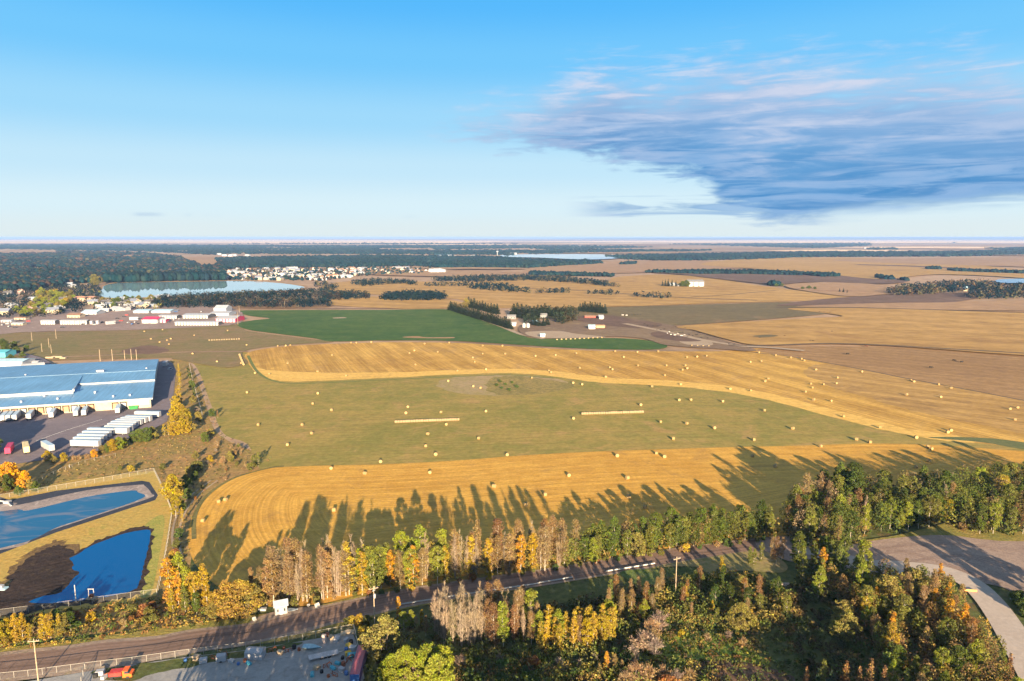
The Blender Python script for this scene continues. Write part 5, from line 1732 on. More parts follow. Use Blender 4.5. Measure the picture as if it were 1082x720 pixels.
def make_cow(name, mat):
    m_ = MB()
    m_.tube([(-1.15, 0, 1.05), (-1.0, 0, 1.08), (-0.3, 0, 1.0), (0.5, 0, 1.02), (0.9, 0, 1.1), (1.05, 0, 1.12)], [0.12, 0.36, 0.44, 0.42, 0.34, 0.16], 8)
    m_.tube([(0.8, 0, 1.15), (1.2, 0, 1.1), (1.45, 0, 0.85), (1.62, 0, 0.62)], [0.26, 0.18, 0.16, 0.09], 6)
    for x, y in ((-0.85, 0.22), (-0.85, -0.22), (0.65, 0.2), (0.65, -0.2)):
        m_.tube([(x, y, 1.0), (x + (0.06 if x < 0 else 0), y, 0.5), (x, y, 0)], [0.15, 0.08, 0.07], 5)
    m_.tube([(-1.12, 0, 1.15), (-1.2, 0, 0.5)], 0.03, 4)
    o = m_.build(name, mat, smooth=True)
    KIDS[o] = []
    return o


cow_k, cow_b, cow_w = make_cow('cow', M_BLACK), make_cow('cow', M_BROWNHIDE), make_cow('cow', simple_mat('white_hide', (0.65, 0.6, 0.55), 0.8))
herd = [(668, 334), (671, 334), (674, 333.6), (677, 333.4), (681, 343.5), (684, 345), (690, 345.8), (694, 350), (698, 350), (702, 349), (706, 353), (710, 354), (714, 346.5), (718, 353), (721, 352.5), (724, 348), (728, 354.8), (732, 356), (736, 355), (741, 358), (748, 358.5), (695, 346), (712, 357), (726, 357.5), (738, 353), (770, 364.5), (776, 365.2), (784, 366), (664, 334)]
herd_w = [(705, 353.5), (709, 354.8), (713, 355.4), (716, 354), (720, 356), (707, 351.8), (723, 355.2), (662, 334.2), (658, 334)]
lone = [(856, 361.2), (859, 361.5), (879, 351.4), (895.5, 375), (983.5, 389.5), (1008, 382), (1016, 383.5), (829, 356), (803, 358), (915.5, 366.8), (866, 330.3), (871, 331), (877, 331)]
for i, (x, y) in enumerate(herd):
    place(cow_k, USED, G(x, y), random.uniform(0, 6), 'black cow in the scattered herd by the feedlot', 'cow', 'black cows by the feedlot', sc=1.25)
for i, (x, y) in enumerate(herd_w):
    place(cow_w, USED, G(x, y), random.uniform(0, 6), 'white cow among the black ones by the feedlot', 'cow', 'white cows by the feedlot', sc=1.25)
for i, (x, y) in enumerate(sorted(lone)):
    br = i % 4 == 1
    place(cow_b if br else cow_k, USED, G(x, y), random.uniform(0, 6), '%s cow grazing on the open stubble at right, %s from the left' % ('brown' if br else 'black', ordinal(i + 1)), 'cow', 'cows on the right-hand stubble', sc=1.25)

# ------------------------------------------------ town houses
def house_mesh(name, w, d, h, rh, wall, roof):
    m_ = MB()
    m_.prism_x([(-d / 2, 0), (d / 2, 0), (d / 2, h), (0, h + rh), (-d / 2, h)], -w / 2, w / 2, 0)
    k = rh / (d / 2)
    m_.prism_x([(-d / 2 - .4, h - .4 * k + .05), (0, h + rh + .05), (d / 2 + .4, h - .4 * k + .05), (d / 2 + .4, h - .4 * k + .35), (0, h + rh + .35), (-d / 2 - .4, h - .4 * k + .35)], -w / 2 - .4, w / 2 + .4, 1)
    m_.box(-w * 0.3, -w * 0.12, -d / 2 - 0.05, -d / 2 - 0.004, 0.1, 2.2, 2)
    m_.box(w * 0.1, w * 0.3, -d / 2 - 0.05, -d / 2 - 0.004, 1.0, 2.3, 2)
    m_.box(w * 0.2, w * 0.27, 0.5, 1.3, h + rh * 0.3, h + rh + 0.9, 0)
    o = m_.build(name, [wall, roof, M_GLASS])
    KIDS[o] = []
    return o


M_PINKWALL = simple_mat('pinkish_wall', (0.55, 0.38, 0.33), 0.8)
M_BLUEGREY = simple_mat('blue_grey_roof_tile', (0.17, 0.19, 0.25), 0.8)
protos = [house_mesh('town_house', 13, 10, 4.5, 3.0, M_WHITE, M_DARKROOF), house_mesh('town_house', 15, 11, 5.5, 3.2, M_CREAM, M_BLUEGREY),
          house_mesh('town_house', 12, 9, 5, 2.8, M_PINKWALL, M_BROWNROOF), house_mesh('town_house', 16, 11, 4, 2.5, M_WHITE, M_GREYROOF),
          house_mesh('town_hall_block', 30, 16, 6, 2, M_WHITE, M_WHITE)]
desc = ['white house with a dark roof', 'cream house with a blue-grey roof', 'pinkish house with a brown roof', 'white house with a grey roof', 'long white building']
random.seed(21)
town = sample_px([(238, 288), (250, 284.5), (330, 285), (372, 283.5), (380, 284), (378, 292), (350, 296), (300, 296.5), (240, 295.5)], 120) + sample_px([(375, 284), (400, 284), (440, 282.5), (456, 285.5), (445, 289), (400, 291), (375, 291)], 26)
for x, y in town:
    k = random.choices([0, 1, 2, 3, 4], [4, 4, 3, 4, 0.6])[0]
    place(protos[k], USED, G(x, y), random.uniform(-0.5, 0.5) + random.choice([0, PI / 2]), desc[k] + ' in the town beyond the lake', 'house', 'lakeside town, ' + desc[k], sc=random.uniform(0.85, 1.2))
near_town = [(18, 301, 2), (9, 312, 0), (22, 310, 2), (36, 318, 3), (41, 330, 1), (50, 326, 0), (56, 331.5, 1), (12, 325, 3), (30, 329, 2), (68, 319, 0), (73, 301.5, 3), (80, 299, 0), (84, 297.5, 0), (92, 296.5, 3), (77, 304, 3), (107, 326, 3), (112, 322, 0), (117, 325, 1), (121, 321, 3), (126, 324, 0), (129, 318, 3), (133, 321, 0),
             (137, 324.5, 3), (140, 319.5, 0), (143, 322, 1), (124, 329, 3), (147, 323, 3), (151, 326, 1), (158, 321.5, 0), (163, 325, 3), (132, 328.5, 0), (175, 314.5, 3), (165, 318, 1), (110, 330, 3), (98, 322, 1), (62, 327.5, 3), (53, 319.5, 2), (5, 333, 1), (140, 280.5, 0), (150, 280, 3), (163, 281, 0), (170, 280.6, 3), (142, 282, 2)]
cc = {}
for x, y, k in sorted(near_town):
    cc[k] = cc.get(k, 0) + 1
    place(protos[k], USED, G(x, y), random.uniform(-0.6, 0.6), '%s left of the lake' % desc[k], 'house', 'houses left of the lake', sc=random.uniform(0.85, 1.1))
far_wh = sample_px([(455, 286.5), (468, 287.5), (466, 290), (452, 289)], 7) + sample_px([(462, 271.2), (482, 271.6), (482, 272.6), (462, 272)], 5) + sample_px([(230, 269.5), (262, 270.5), (262, 272), (232, 271)], 6) + [(500, 271.8), (540, 269.2), (544, 269), (914, 263)]
for x, y in far_wh:
    place(protos[3], USED, G(x, y), random.uniform(-0.3, 0.3), 'far white house beyond the town', 'house', 'far houses beyond the town', sc=1.6)
t = make_pole(20, False, name='water_tower')
MB().tube([(0, 0, 26), (0, 0, 27), (0, 0, 32), (0, 0, 33)], [3, 6, 6, 3], 12).build('tank', M_WHITE, t)
MB().tube([(0, 0, 0), (0, 0, 26)], [2.2, 1.6], 10).build('shaft', M_WHITE, t)
for c_ in list(t.children):
    if c_.name.startswith('pole'):
        bpy.data.objects.remove(c_)
t.location = G(525.5, 271.5)
tag(t, 'white water tower far off beside the distant lake', 'water tower')
# ============================================================ trees and shrubs
def quads(centers, size, rng, up=0.25, elong=1.0):
    """one randomly turned leaf-clump face per centre"""
    n = len(centers)
    d = rng.normal(size=(n, 3))
    d[:, 2] += up
    d /= np.linalg.norm(d, axis=1, keepdims=True)
    r = rng.normal(size=(n, 3))
    a = np.cross(d, r)
    a /= np.linalg.norm(a, axis=1, keepdims=True)
    c = np.cross(d, a)
    s = (size * rng.uniform(0.6, 1.35, n))[:, None]
    v = np.empty((n, 4, 3))
    v[:, 0] = centers - a * s * elong
    v[:, 1] = centers - c * s * 0.62 + d * s * 0.18
    v[:, 2] = centers + a * s * elong
    v[:, 3] = centers + c * s * 0.62 + d * s * 0.1
    f = np.arange(n * 4).reshape(n, 4)
    return v.reshape(-1, 3), f


def strips(p0, p1, w0, w1, rng):
    """thin twig faces from p0 to p1"""
    n = len(p0)
    d = p1 - p0
    a = np.cross(d, rng.normal(size=(n, 3)))
    a /= np.linalg.norm(a, axis=1, keepdims=True) + 1e-9
    v = np.empty((n, 4, 3))
    v[:, 0] = p0 - a * w0
    v[:, 1] = p0 + a * w0
    v[:, 2] = p1 + a * w1
    v[:, 3] = p1 - a * w1
    return v.reshape(-1, 3), np.arange(n * 4).reshape(n, 4)


def clump_points(rng, H, base, Rmax, nclump, per, crad, shape='ovoid', lean=0.0):
    t = rng.uniform(0, 1, nclump) ** 0.85
    if shape == 'ovoid':
        prof = np.sin(np.pi * np.clip(t * 0.86 + 0.1, 0, 1)) ** 0.7
    elif shape == 'round':
        prof = np.sqrt(np.clip(1 - (2 * t - 0.95) ** 2, 0.02, 1))
    elif shape == 'column':
        prof = np.clip(np.minimum(t * 4 + 0.35, (1 - t) * 2.6 + 0.18), 0, 1)
    elif shape == 'cone':
        prof = (1 - t) * 0.95 + 0.05
    lob = 1 + 0.3 * np.sin(rng.uniform(0, 6.3) + 2 * np.pi * t)
    az = rng.uniform(0, 2 * np.pi, nclump)
    rr = Rmax * prof * np.sqrt(rng.uniform(0.12, 1, nclump)) * lob
    z = base + (H - base) * t
    c = np.stack([rr * np.cos(az) + lean * t, rr * np.sin(az), z], 1)
    cr = crad * rng.uniform(0.6, 1.3, nclump)
    n = np.maximum(4, (per * (cr / crad) ** 2).astype(int))
    pts = np.repeat(c, n, 0)
    o = rng.normal(size=(len(pts), 3))
    o /= np.linalg.norm(o, axis=1, keepdims=True)
    o *= (rng.uniform(0.3, 1, len(pts)) ** 0.5)[:, None]
    o[:, 2] *= 0.75
    pts = pts + o * np.repeat(cr, n)[:, None]
    pts[:, 2] = np.maximum(pts[:, 2], 0.25)
    return c, pts


def limbs(m_, rng, H, cl, nl, r0=0.16, trunk_top=0.9, lean=0.0, stems=1):
    for s_ in range(stems):
        off = 0 if stems == 1 else 0.35
        a = 2 * PI * s_ / max(1, stems)
        ox, oy = off * math.cos(a), off * math.sin(a)
        sp = 0 if stems == 1 else 0.9
        m_.tube([(ox, oy, -0.2), (ox * (1 + sp), oy * (1 + sp), H * 0.35), (ox * (1 + 2 * sp) + lean * .6, oy * (1 + 2 * sp) + 0.1, H * 0.65), (ox * (1 + 3 * sp) + lean, oy * (1 + 3 * sp), H * trunk_top)],
                [r0, r0 * 0.75, r0 * 0.45, r0 * 0.12], 6)
    for i in rng.choice(len(cl), min(nl, len(cl)), replace=False):
        x, y, z = cl[i]
        zz = max(H * 0.12, z - 0.35 * math.hypot(x, y) - H * 0.08)
        m_.tube([(lean * zz / H, 0, zz), (x * 0.55, y * 0.55, zz + (z - zz) * 0.45), (x, y, z)], [r0 * 0.35, r0 * 0.22, 0.02], 4, cap=False)


PROTO = {}


def proto(kind, H, base, Rm, ncl, per, crad, leaf, shape, bark, nl=14, seed=0, stems=1, name='tree', mat=None, elong=1.0, r0=0.13, twigs=0, lean=0.0, trunk=True, crown='crown'):
    rng = np.random.default_rng(seed)
    root = empty(name, (0, 0, 0))
    cl, pts = clump_points(rng, H, base, Rm, ncl, per, crad, shape, lean)
    if trunk:
        m_ = MB()
        limbs(m_, rng, H, cl, nl, r0, 0.93, lean, stems)
        m_.build('trunk' if name != 'shrub' else 'stem', bark, root)
    v_, f_ = quads(pts, leaf, rng, elong=elong)
    if twigs:
        k = rng.integers(0, len(cl), twigs)
        p1 = cl[k] + rng.normal(size=(twigs, 3)) * crad * 0.7
        p0 = cl[k] * np.array([0.35, 0.35, 1]) - np.array([0, 0, crad * 1.2])
        sv, sf = strips(p0, p1, 0.035, 0.015, rng)
        f_ = np.vstack([f_, sf + len(v_)])
        v_ = np.vstack([v_, sv])
    me = np_mesh(crown, v_, f_, mat or LEAF)
    link_mesh(crown, me, root)
    kids_index(root)
    PROTO.setdefault(kind, []).append(root)
    return root


def proto_bare(kind, H, seed, spread=1.6, nb=110, name='bare_tree', tw=1700, bark=None):
    """leafless poplar: slender stems, steep branches from low down, very fine twigs"""
    rng = np.random.default_rng(seed)
    root = empty(name, (0, 0, 0))
    m_ = MB()
    stems = [(0, 0, 1.0), (0.75, 0.3, 0.86), (-0.55, -0.5, 0.78)]
    P0, P1 = [], []
    for sx_, sy_, hk in stems:
        Hh = H * hk
        lx = rng.normal(0, 0.25)
        m_.tube([(sx_ * .5, sy_ * .5, -0.2), (sx_, sy_, Hh * 0.4), (sx_ * 1.3 + lx, sy_ * 1.3, Hh * 0.75), (sx_ * 1.4 + lx, sy_ * 1.4, Hh)], [0.12, 0.09, 0.055, 0.015], 5)
        for i in range(nb // 3):
            t = rng.uniform(0.1, 0.95)
            z = Hh * t
            a = rng.uniform(0, 2 * PI)
            r_ = spread * 0.75 * math.sin(PI * min(1, t * 0.75 + 0.22)) ** 0.8 * rng.uniform(0.4, 1)
            bx_, by_ = sx_ * (1 + 0.4 * t) + lx * t, sy_ * (1 + 0.4 * t)
            p1 = (bx_ + r_ * math.cos(a), by_ + r_ * math.sin(a), min(Hh * 1.01, z + 0.8 + r_ * 1.1))
            mid = (bx_ + r_ * .5 * math.cos(a), by_ + r_ * .5 * math.sin(a), z + (p1[2] - z) * 0.4)
            if i < 15:
                m_.tube([(bx_, by_, z), mid, p1], [0.04, 0.028, 0.01], 4, cap=False)
            P0.append((bx_, by_, z))
            P1.append(p1)
    m_.build('trunk', bark or BARK_GREY, root)
    P0, P1 = np.array(P0), np.array(P1)
    k = rng.integers(0, len(P0), tw)
    t = rng.uniform(0.25, 1, (tw, 1))
    p0 = P0[k] * (1 - t) + P1[k] * t
    p1 = p0 + rng.normal(size=(tw, 3)) * 0.3 + np.array([0, 0, 0.45])
    sv, sf = strips(p0, p1, 0.024, 0.012, rng)
    me = np_mesh('crown', sv, sf, TWIG)
    link_mesh('crown', me, root)
    kids_index(root)
    PROTO.setdefault(kind, []).append(root)
    return root


BARK_GREY = simple_mat('grey_bark', (0.30, 0.235, 0.18), 0.9, var=0.3, scale=3)
for s_ in range(4):
    proto('poplar', 14.5, 1.6 + s_ * 0.5, 2.3 + 0.25 * s_, 70, 70, 0.85, 0.225, 'ovoid', BARK_PALE, seed=10 + s_, name='poplar_tree', lean=(s_ - 1.5) * 0.4)
for s_ in range(3):
    proto('slim', 14.5, 1.0, 1.45 + 0.15 * s_, 66, 48, 0.62, 0.205, 'column', BARK_PALE, seed=20 + s_, name='poplar_tree', twigs=240, lean=(s_ - 1) * 0.5)
for s_ in range(3):
    proto('thin', 14.5, 1.6, 1.6, 90, 19, 0.75, 0.18, 'ovoid', BARK_PALE, seed=30 + s_, nl=26, name='sparse_poplar_tree', twigs=750)  # thinly leaved poplars, named apart from the fuller ones
for s_ in range(3):
    proto_bare('bare', 14.5, 40 + s_, spread=1.4 + 0.3 * s_)
for s_ in range(3):
    proto('round', 9, 1.0, 3.6, 100, 76, 0.85, 0.235, 'round', BARK_DARK, seed=50 + s_, name='broadleaf_tree', stems=2)
for s_ in range(3):
    proto('bush', 3.4, 0.3, 1.9, 34, 34, 0.62, 0.24, 'round', BARK_DARK, seed=60 + s_, name='shrub', stems=3, r0=0.07, nl=10)
for s_ in range(2):
    proto('twiggy', 4.6, 0.6, 2.0, 36, 10, 0.6, 0.2, 'round', BARK_PALE, seed=70 + s_, name='shrub', stems=3, r0=0.07, nl=16, twigs=700)


def proto_spruce(kind, H, seed, R0=2.2):
    rng = np.random.default_rng(seed)
    root = empty('spruce_tree', (0, 0, 0))
    MB().tube([(0, 0, -0.2), (0, 0, H * 0.98)], [0.2, 0.03], 6).build('trunk', BARK_DARK, root)
    P0 = []
    nlay = int(H * 2.1)
    for i in range(nlay):
        t = i / nlay
        z = 0.8 + (H - 0.9) * t
        r = R0 * (1 - t) ** 0.9 + 0.12
        nbr = max(5, int(14 * (1 - t)) + 4)
        for k in range(nbr):
            a = rng.uniform(0, 2 * PI)
            rr = r * rng.uniform(0.7, 1.12)
            m = max(3, int(rr * 6))
            s = np.linspace(0.25, 1, m)
            pts = np.stack([rr * s * math.cos(a), rr * s * math.sin(a), z - 0.30 * rr * s + rng.normal(0, 0.05, m)], 1)
            pts[:, :2] += rng.normal(0, 0.14, (m, 2))
            P0.append(pts)
    P0 = np.vstack(P0)
    v_, f_ = quads(P0, 0.27, rng, up=1.4)
    link_mesh('crown', np_mesh('crown', v_, f_, LEAF), root)
    kids_index(root)
    PROTO.setdefault(kind, []).append(root)


for s_ in range(3):
    proto_spruce('spruce', 14.0, 80 + s_)

HREF = {'poplar': 14.5, 'slim': 14.5, 'thin': 14.5, 'bare': 15.5, 'round': 9.4, 'bush': 3.7, 'twiggy': 4.9, 'spruce': 14.0}

LOOKS = {   # kind, colour, wording, category
    'green': ('poplar', (0.110, 0.135, 0.028), 'green leafy poplar', 'tree'),
    'darkgreen': ('poplar', (0.066, 0.090, 0.024), 'dark green poplar', 'tree'),
    'olive': ('poplar', (0.165, 0.165, 0.038), 'olive poplar', 'tree'),
    'lime': ('poplar', (0.225, 0.240, 0.036), 'lime yellow poplar', 'tree'),
    'yellow': ('poplar', (0.33, 0.235, 0.030), 'yellow poplar', 'tree'),
    'slimgreen': ('slim', (0.150, 0.160, 0.038), 'slim green poplar', 'tree'),
    'slimyellow': ('slim', (0.36, 0.25, 0.035), 'slim yellow poplar', 'tree'),
    'slimtan': ('slim', (0.26, 0.17, 0.075), 'slim tan poplar', 'tree'),
    'tan': ('thin', (0.26, 0.175, 0.085), 'sparse tan aspen', 'tree'),  # thinly leaved poplar, labelled aspen to set it apart from the fuller ones
    'brown': ('thin', (0.235, 0.130, 0.060), 'sparse brown aspen', 'tree'),  # thinly leaved poplar too, labelled aspen
    'orange': ('slim', (0.46, 0.235, 0.035), 'slim orange poplar', 'tree'),
    'bare': ('bare', (0.25, 0.19, 0.125), 'bare grey brown poplar', 'tree'),
    'roundolive': ('round', (0.23, 0.19, 0.055), 'broad olive brown tree', 'tree'),
    'roundlime': ('round', (0.23, 0.25, 0.032), 'broad lime green tree', 'tree'),
    'roundyellow': ('round', (0.33, 0.235, 0.030), 'broad yellow tree', 'tree'),
    'roundorange': ('round', (0.60, 0.30, 0.025), 'broad orange tree', 'tree'),
    'roundgold': ('round', (0.31, 0.205, 0.045), 'broad golden brown tree', 'tree'),
    'roundgreen': ('round', (0.105, 0.135, 0.032), 'broad green tree', 'tree'),
    'spruce': ('spruce', (0.034, 0.050, 0.028), 'dark spruce', 'spruce'),
    'brownspruce': ('spruce', (0.21, 0.115, 0.055), 'russet spruce', 'spruce'),
    'shrub': ('bush', (0.15, 0.145, 0.040), 'olive shrub', 'shrub'),
    'yellowshrub': ('bush', (0.40, 0.28, 0.035), 'yellow shrub', 'shrub'),
    'greenshrub': ('bush', (0.085, 0.125, 0.035), 'green shrub', 'shrub'),
    'rustshrub': ('bush', (0.27, 0.125, 0.045), 'rusty shrub', 'shrub'),
    'greyshrub': ('twiggy', (0.28, 0.21, 0.16), 'twiggy grey shrub', 'shrub'),
    'tanshrub': ('twiggy', (0.32, 0.21, 0.10), 'twiggy tan shrub', 'shrub'),
}
used_p = {}
REG = []            # (look, zone, object) for the labels


def set_color(o, c):
    o.color = (*c, 1)
    for ch in KIDS_OF.get(o, ()):
        set_color(ch, c)


KIDS_OF = {}


def copy_plant(src):
    c = src.copy()
    COL.objects.link(c)
    ks = []
    for ch in KIDS[src]:
        q = ch.copy()
        COL.objects.link(q)
        q.parent = c
        ks.append(q)
    KIDS_OF[c] = ks
    return c


def plant(look, loc, H, zone, wid=1.0, jitter=0.12):
    kind, col, word, cat = LOOKS[look]
    pr = random.choice(PROTO[kind])
    if pr not in used_p:
        used_p[pr] = True
        o = pr
        KIDS_OF[o] = KIDS[o]
    else:
        o = copy_plant(pr)
    k = H / HREF[kind]
    w = k * wid * random.uniform(0.88, 1.14)
    o.location = loc
    o.scale = (w, w, k)
    o.rotation_euler = (random.uniform(-0.03, 0.03), random.uniform(-0.03, 0.03), random.uniform(0, 2 * PI))
    j = random.uniform(1 - jitter, 1 + jitter)
    set_color(o, (col[0] * j * random.uniform(0.93, 1.07), col[1] * j, col[2] * j * random.uniform(0.9, 1.1)))
    REG.append((look, zone, o, loc))
    return o


def thicket(poly, n, mix, hrange, zone, mind=2.2, wid=1.0, sort_px=False):
    """n plants over the ground that the outline covers, not closer than mind metres"""
    gp = [G(x, y) for x, y in poly]
    g2 = [(p.x, p.y) for p in gp]
    xs, ys = [p[0] for p in g2], [p[1] for p in g2]
    pts = []
    tries = 0
    while len(pts) < n and tries < n * 60:
        tries += 1
        x, y = random.uniform(min(xs), max(xs)), random.uniform(min(ys), max(ys))
        if in_poly(x, y, g2) and all((x - a) ** 2 + (y - b_) ** 2 > mind ** 2 for a, b_ in pts):
            pts.append((x, y))
    ks = list(mix.keys())
    for x, y in pts:
        look = random.choices(ks, [mix[k] for k in ks])[0]
        plant(look, (x, y, 0), random.uniform(*hrange), zone, wid)


def line_trees(pts, n, mix, hrange, zone, off=1.5, wid=1.0):
    c = [G(x, y) for x, y in smooth_px(pts, False, 6)]
    L = [0]
    for a, b_ in zip(c[:-1], c[1:]):
        L.append(L[-1] + (b_ - a).length)
    ks = list(mix.keys())
    for i in range(n):
        s = L[-1] * (i + random.uniform(0.2, 0.8)) / n
        j = max(0, min(len(L) - 2, sum(1 for q in L if q <= s) - 1))
        p = c[j].lerp(c[j + 1], (s - L[j]) / max(1e-6, L[j + 1] - L[j]))
        plant(random.choices(ks, [mix[k] for k in ks])[0], (p.x + random.uniform(-off, off), p.y + random.uniform(-off, off), 0), random.uniform(*hrange), zone, wid)


random.seed(5)
# --- belt between the road and the near stubble field, from the left to the turning circle
Zb1 = 'above the white roadside shed'
line_trees([(283, 640), (300, 637), (330, 634.5), (372, 629)], 16, {'bare': 6, 'slimtan': 3, 'slimyellow': 1, 'tan': 4}, (14, 18), Zb1, 1.5)
line_trees([(285, 631), (330, 625), (385, 619)], 17, {'bare': 8, 'tan': 2}, (15, 19), Zb1, 2.5)
Zb2 = 'in the belt behind the transformer pole'
line_trees([(376, 630), (400, 625), (450, 619), (475, 616)], 11, {'slimyellow': 3, 'olive': 3, 'lime': 2, 'orange': 1, 'tan': 1}, (11, 15), Zb2, 2)
line_trees([(380, 620), (430, 612), (478, 607)], 10, {'lime': 3, 'olive': 3, 'green': 2, 'bare': 1.5, 'yellow': 1}, (13, 17), Zb2, 3)
Zb3 = 'in the tan middle of the belt'
line_trees([(478, 614), (520, 608.5), (560, 603), (600, 598)], 16, {'tan': 5, 'slimtan': 3, 'slimyellow': 2, 'bare': 2, 'orange': 1}, (12, 16), Zb3, 1.6)
line_trees([(480, 605), (530, 599), (605, 590)], 15, {'tan': 4, 'bare': 3, 'slimtan': 2, 'brown': 2}, (14, 18), Zb3, 3)
Zb4 = 'in the green right part of the belt'
line_trees([(606, 598), (640, 594), (700, 582.5), (760, 574), (815, 568.5)], 19, {'green': 4, 'olive': 4, 'slimgreen': 3, 'lime': 1, 'roundolive': 1}, (8, 12), Zb4, 1.6)
line_trees([(606, 589), (660, 582), (720, 574), (815, 563)], 19, {'green': 5, 'olive': 3, 'darkgreen': 3, 'tan': 1.5, 'bare': .8}, (9, 13), Zb4, 2.5)
line_trees([(285, 642), (360, 634), (480, 617), (600, 600), (700, 586), (815, 571)], 34, {'yellowshrub': 2, 'shrub': 4, 'tanshrub': 2, 'greenshrub': 3, 'rustshrub': 1}, (1.6, 3.2), 'along the far verge of the road', 0.8)
# --- woodland north of the gravel lot
Zw1 = 'in the wood left of the gravel lot'
thicket([(825, 566), (838, 545), (868, 535), (905, 532), (915, 552), (905, 574), (880, 585), (845, 578)], 25, {'olive': 4, 'green': 3, 'brown': 2, 'tan': 2, 'lime': 1, 'darkgreen': 2}, (10, 14), Zw1, 3.6)
Zw2 = 'in the tall wood behind the gravel lot'
thicket([(838, 545), (868, 534), (905, 529), (905, 550), (870, 550), (840, 556)], 12, {'darkgreen': 3, 'green': 4, 'tan': 1.5, 'olive': 2}, (15, 18.5), Zw2, 4)
thicket([(908, 532), (945, 529), (985, 527), (1005, 530), (1005, 548), (950, 556), (912, 560)], 20, {'bare': 4, 'green': 3, 'olive': 3, 'tan': 2, 'darkgreen': 1.5}, (12, 16), Zw2, 4)
thicket([(912, 571), (945, 564), (985, 557), (1008, 553), (1003, 545), (950, 551), (912, 560)], 18, {'lime': 2, 'yellow': 1, 'green': 4, 'olive': 3, 'roundolive': 1}, (8, 12), Zw2, 3.2)
Zw3 = 'in the wood at the right edge'
thicket([(1005, 530), (1050, 518), (1090, 512), (1130, 510), (1130, 545), (1060, 548), (1008, 550)], 24, {'olive': 3, 'lime': 2, 'darkgreen': 3, 'green': 3, 'yellow': 1, 'bare': 2, 'roundolive': 1}, (10, 15), Zw3, 4.4)
thicket([(1018, 562), (1045, 568), (1090, 565), (1120, 560), (1120, 545), (1060, 548), (1020, 552)], 17, {'green': 4, 'olive': 3, 'lime': 2, 'brown': 1}, (8, 12), Zw3, 3.4)
# --- around the turning circle and the clump in front of it
Zc = 'in front of the turning circle'
thicket([(842, 600), (868, 596), (900, 604), (925, 618), (925, 640), (880, 640), (845, 625)], 18, {'slimgreen': 5, 'lime': 3, 'green': 2, 'orange': 1}, (9, 13), Zc, 3)
for x, y, H, lk in [(792, 597, 6.5, 'slimgreen'), (796.5, 598, 6, 'slimgreen'), (804, 593.5, 7, 'slimgreen'), (815.5, 594, 9, 'tan'), (820, 596, 9.5, 'brown'), (826, 592, 8.5, 'tan'), (847, 580, 7, 'slimgreen'), (742, 622, 5, 'slimgreen')]:
    plant(lk, G(x, y), H, Zc)
for x, y, H in [(1098, 634, 17), (1106, 640, 18), (1113, 633, 16), (1120, 644, 18), (1102, 648, 15), (1130, 636, 17)]:
    plant('darkgreen', G(x, y), H, 'just beyond the right edge by the gravel road', 1.2)
for x, y, H in [(1074, 640, 4), (1080, 645, 4.5), (1072, 634, 3), (1083, 652, 4), (1078, 636, 3.4)]:
    plant('greenshrub', G(x, y), H, 'at the outer bend of the gravel road')
# --- forest on the lower right
Zf = 'in the forest below the gravel road'
thicket([(905, 640), (925, 622), (960, 618), (1000, 624), (1016, 636), (1024, 655), (1040, 690), (1000, 700), (930, 690), (905, 668)], 34, {'tan': 3, 'orange': 2.2, 'slimtan': 3, 'roundolive': 1, 'olive': 2, 'brown': 3, 'slimyellow': 1, 'lime': .4}, (7, 11.5), Zf, 3.2)
Zg = 'along the bottom right of the picture'
thicket([(930, 775), (935, 720), (985, 710), (1040, 712), (1068, 716), (1100, 790)], 26, {'green': 4, 'slimgreen': 5, 'lime': 3, 'tan': 1, 'brownspruce': 1.2}, (8, 11), Zg, 3.0)
for x, y, H, lk in [(893, 742, 11, 'brownspruce'), (917, 752, 14, 'brownspruce'), (905, 748, 11, 'brownspruce'), (931, 750, 11.5, 'brownspruce'), (868, 738, 10, 'slimgreen'), (862, 742, 9, 'spruce'), (876, 748, 10, 'spruce'), (851, 735, 8, 'brownspruce'), (885, 760, 8, 'slimgreen'), (893, 680, 9, 'roundolive'), (889, 664, 8.5, 'roundolive'), (913, 665, 10, 'slimyellow'), (941, 702, 12, 'slimyellow')]:
    plant(lk, G(x, y), H, Zg if y > 700 else Zf)
# --- below the road, middle
Zh = 'in the bare clump below the guardrail'
thicket([(457, 664), (470, 659), (515, 655), (514, 677), (495, 684), (470, 682), (456, 674)], 24, {'bare': 1}, (11, 14), Zh, 1.7)
Zi = 'between the bare clump and the yellow stand'
thicket([(516, 656), (560, 652), (568, 668), (560, 690), (525, 688), (514, 676)], 18, {'tan': 5, 'brown': 3, 'lime': 2, 'bare': 2}, (9, 13), Zi, 2)
Zj = 'in the bright yellow stand below the road'
thicket([(565, 676), (600, 672), (642, 670), (646, 680), (625, 690), (590, 692), (566, 690)], 24, {'slimyellow': 6, 'yellow': 2, 'tan': 1, 'lime': 2}, (8, 11), Zj, 1.9)
Zk = 'beside the lower right utility pole'
thicket([(612, 655), (640, 640), (675, 628), (700, 624), (705, 650), (660, 668), (625, 668)], 17, {'tan': 3, 'lime': 1.5, 'slimgreen': 2, 'brown': 1.5, 'olive': 1}, (6, 9.5), Zk, 2.8)
thicket([(705, 628), (730, 618), (760, 612), (790, 622), (830, 632), (835, 655), (790, 668), (745, 660), (712, 655)], 26, {'brown': 2, 'roundolive': 1.5, 'olive': 2, 'tan': 1.5, 'slimyellow': .8, 'darkgreen': 1.5}, (5, 8.5), Zk, 3.4)
Zl = 'at the corner of the storage yard'
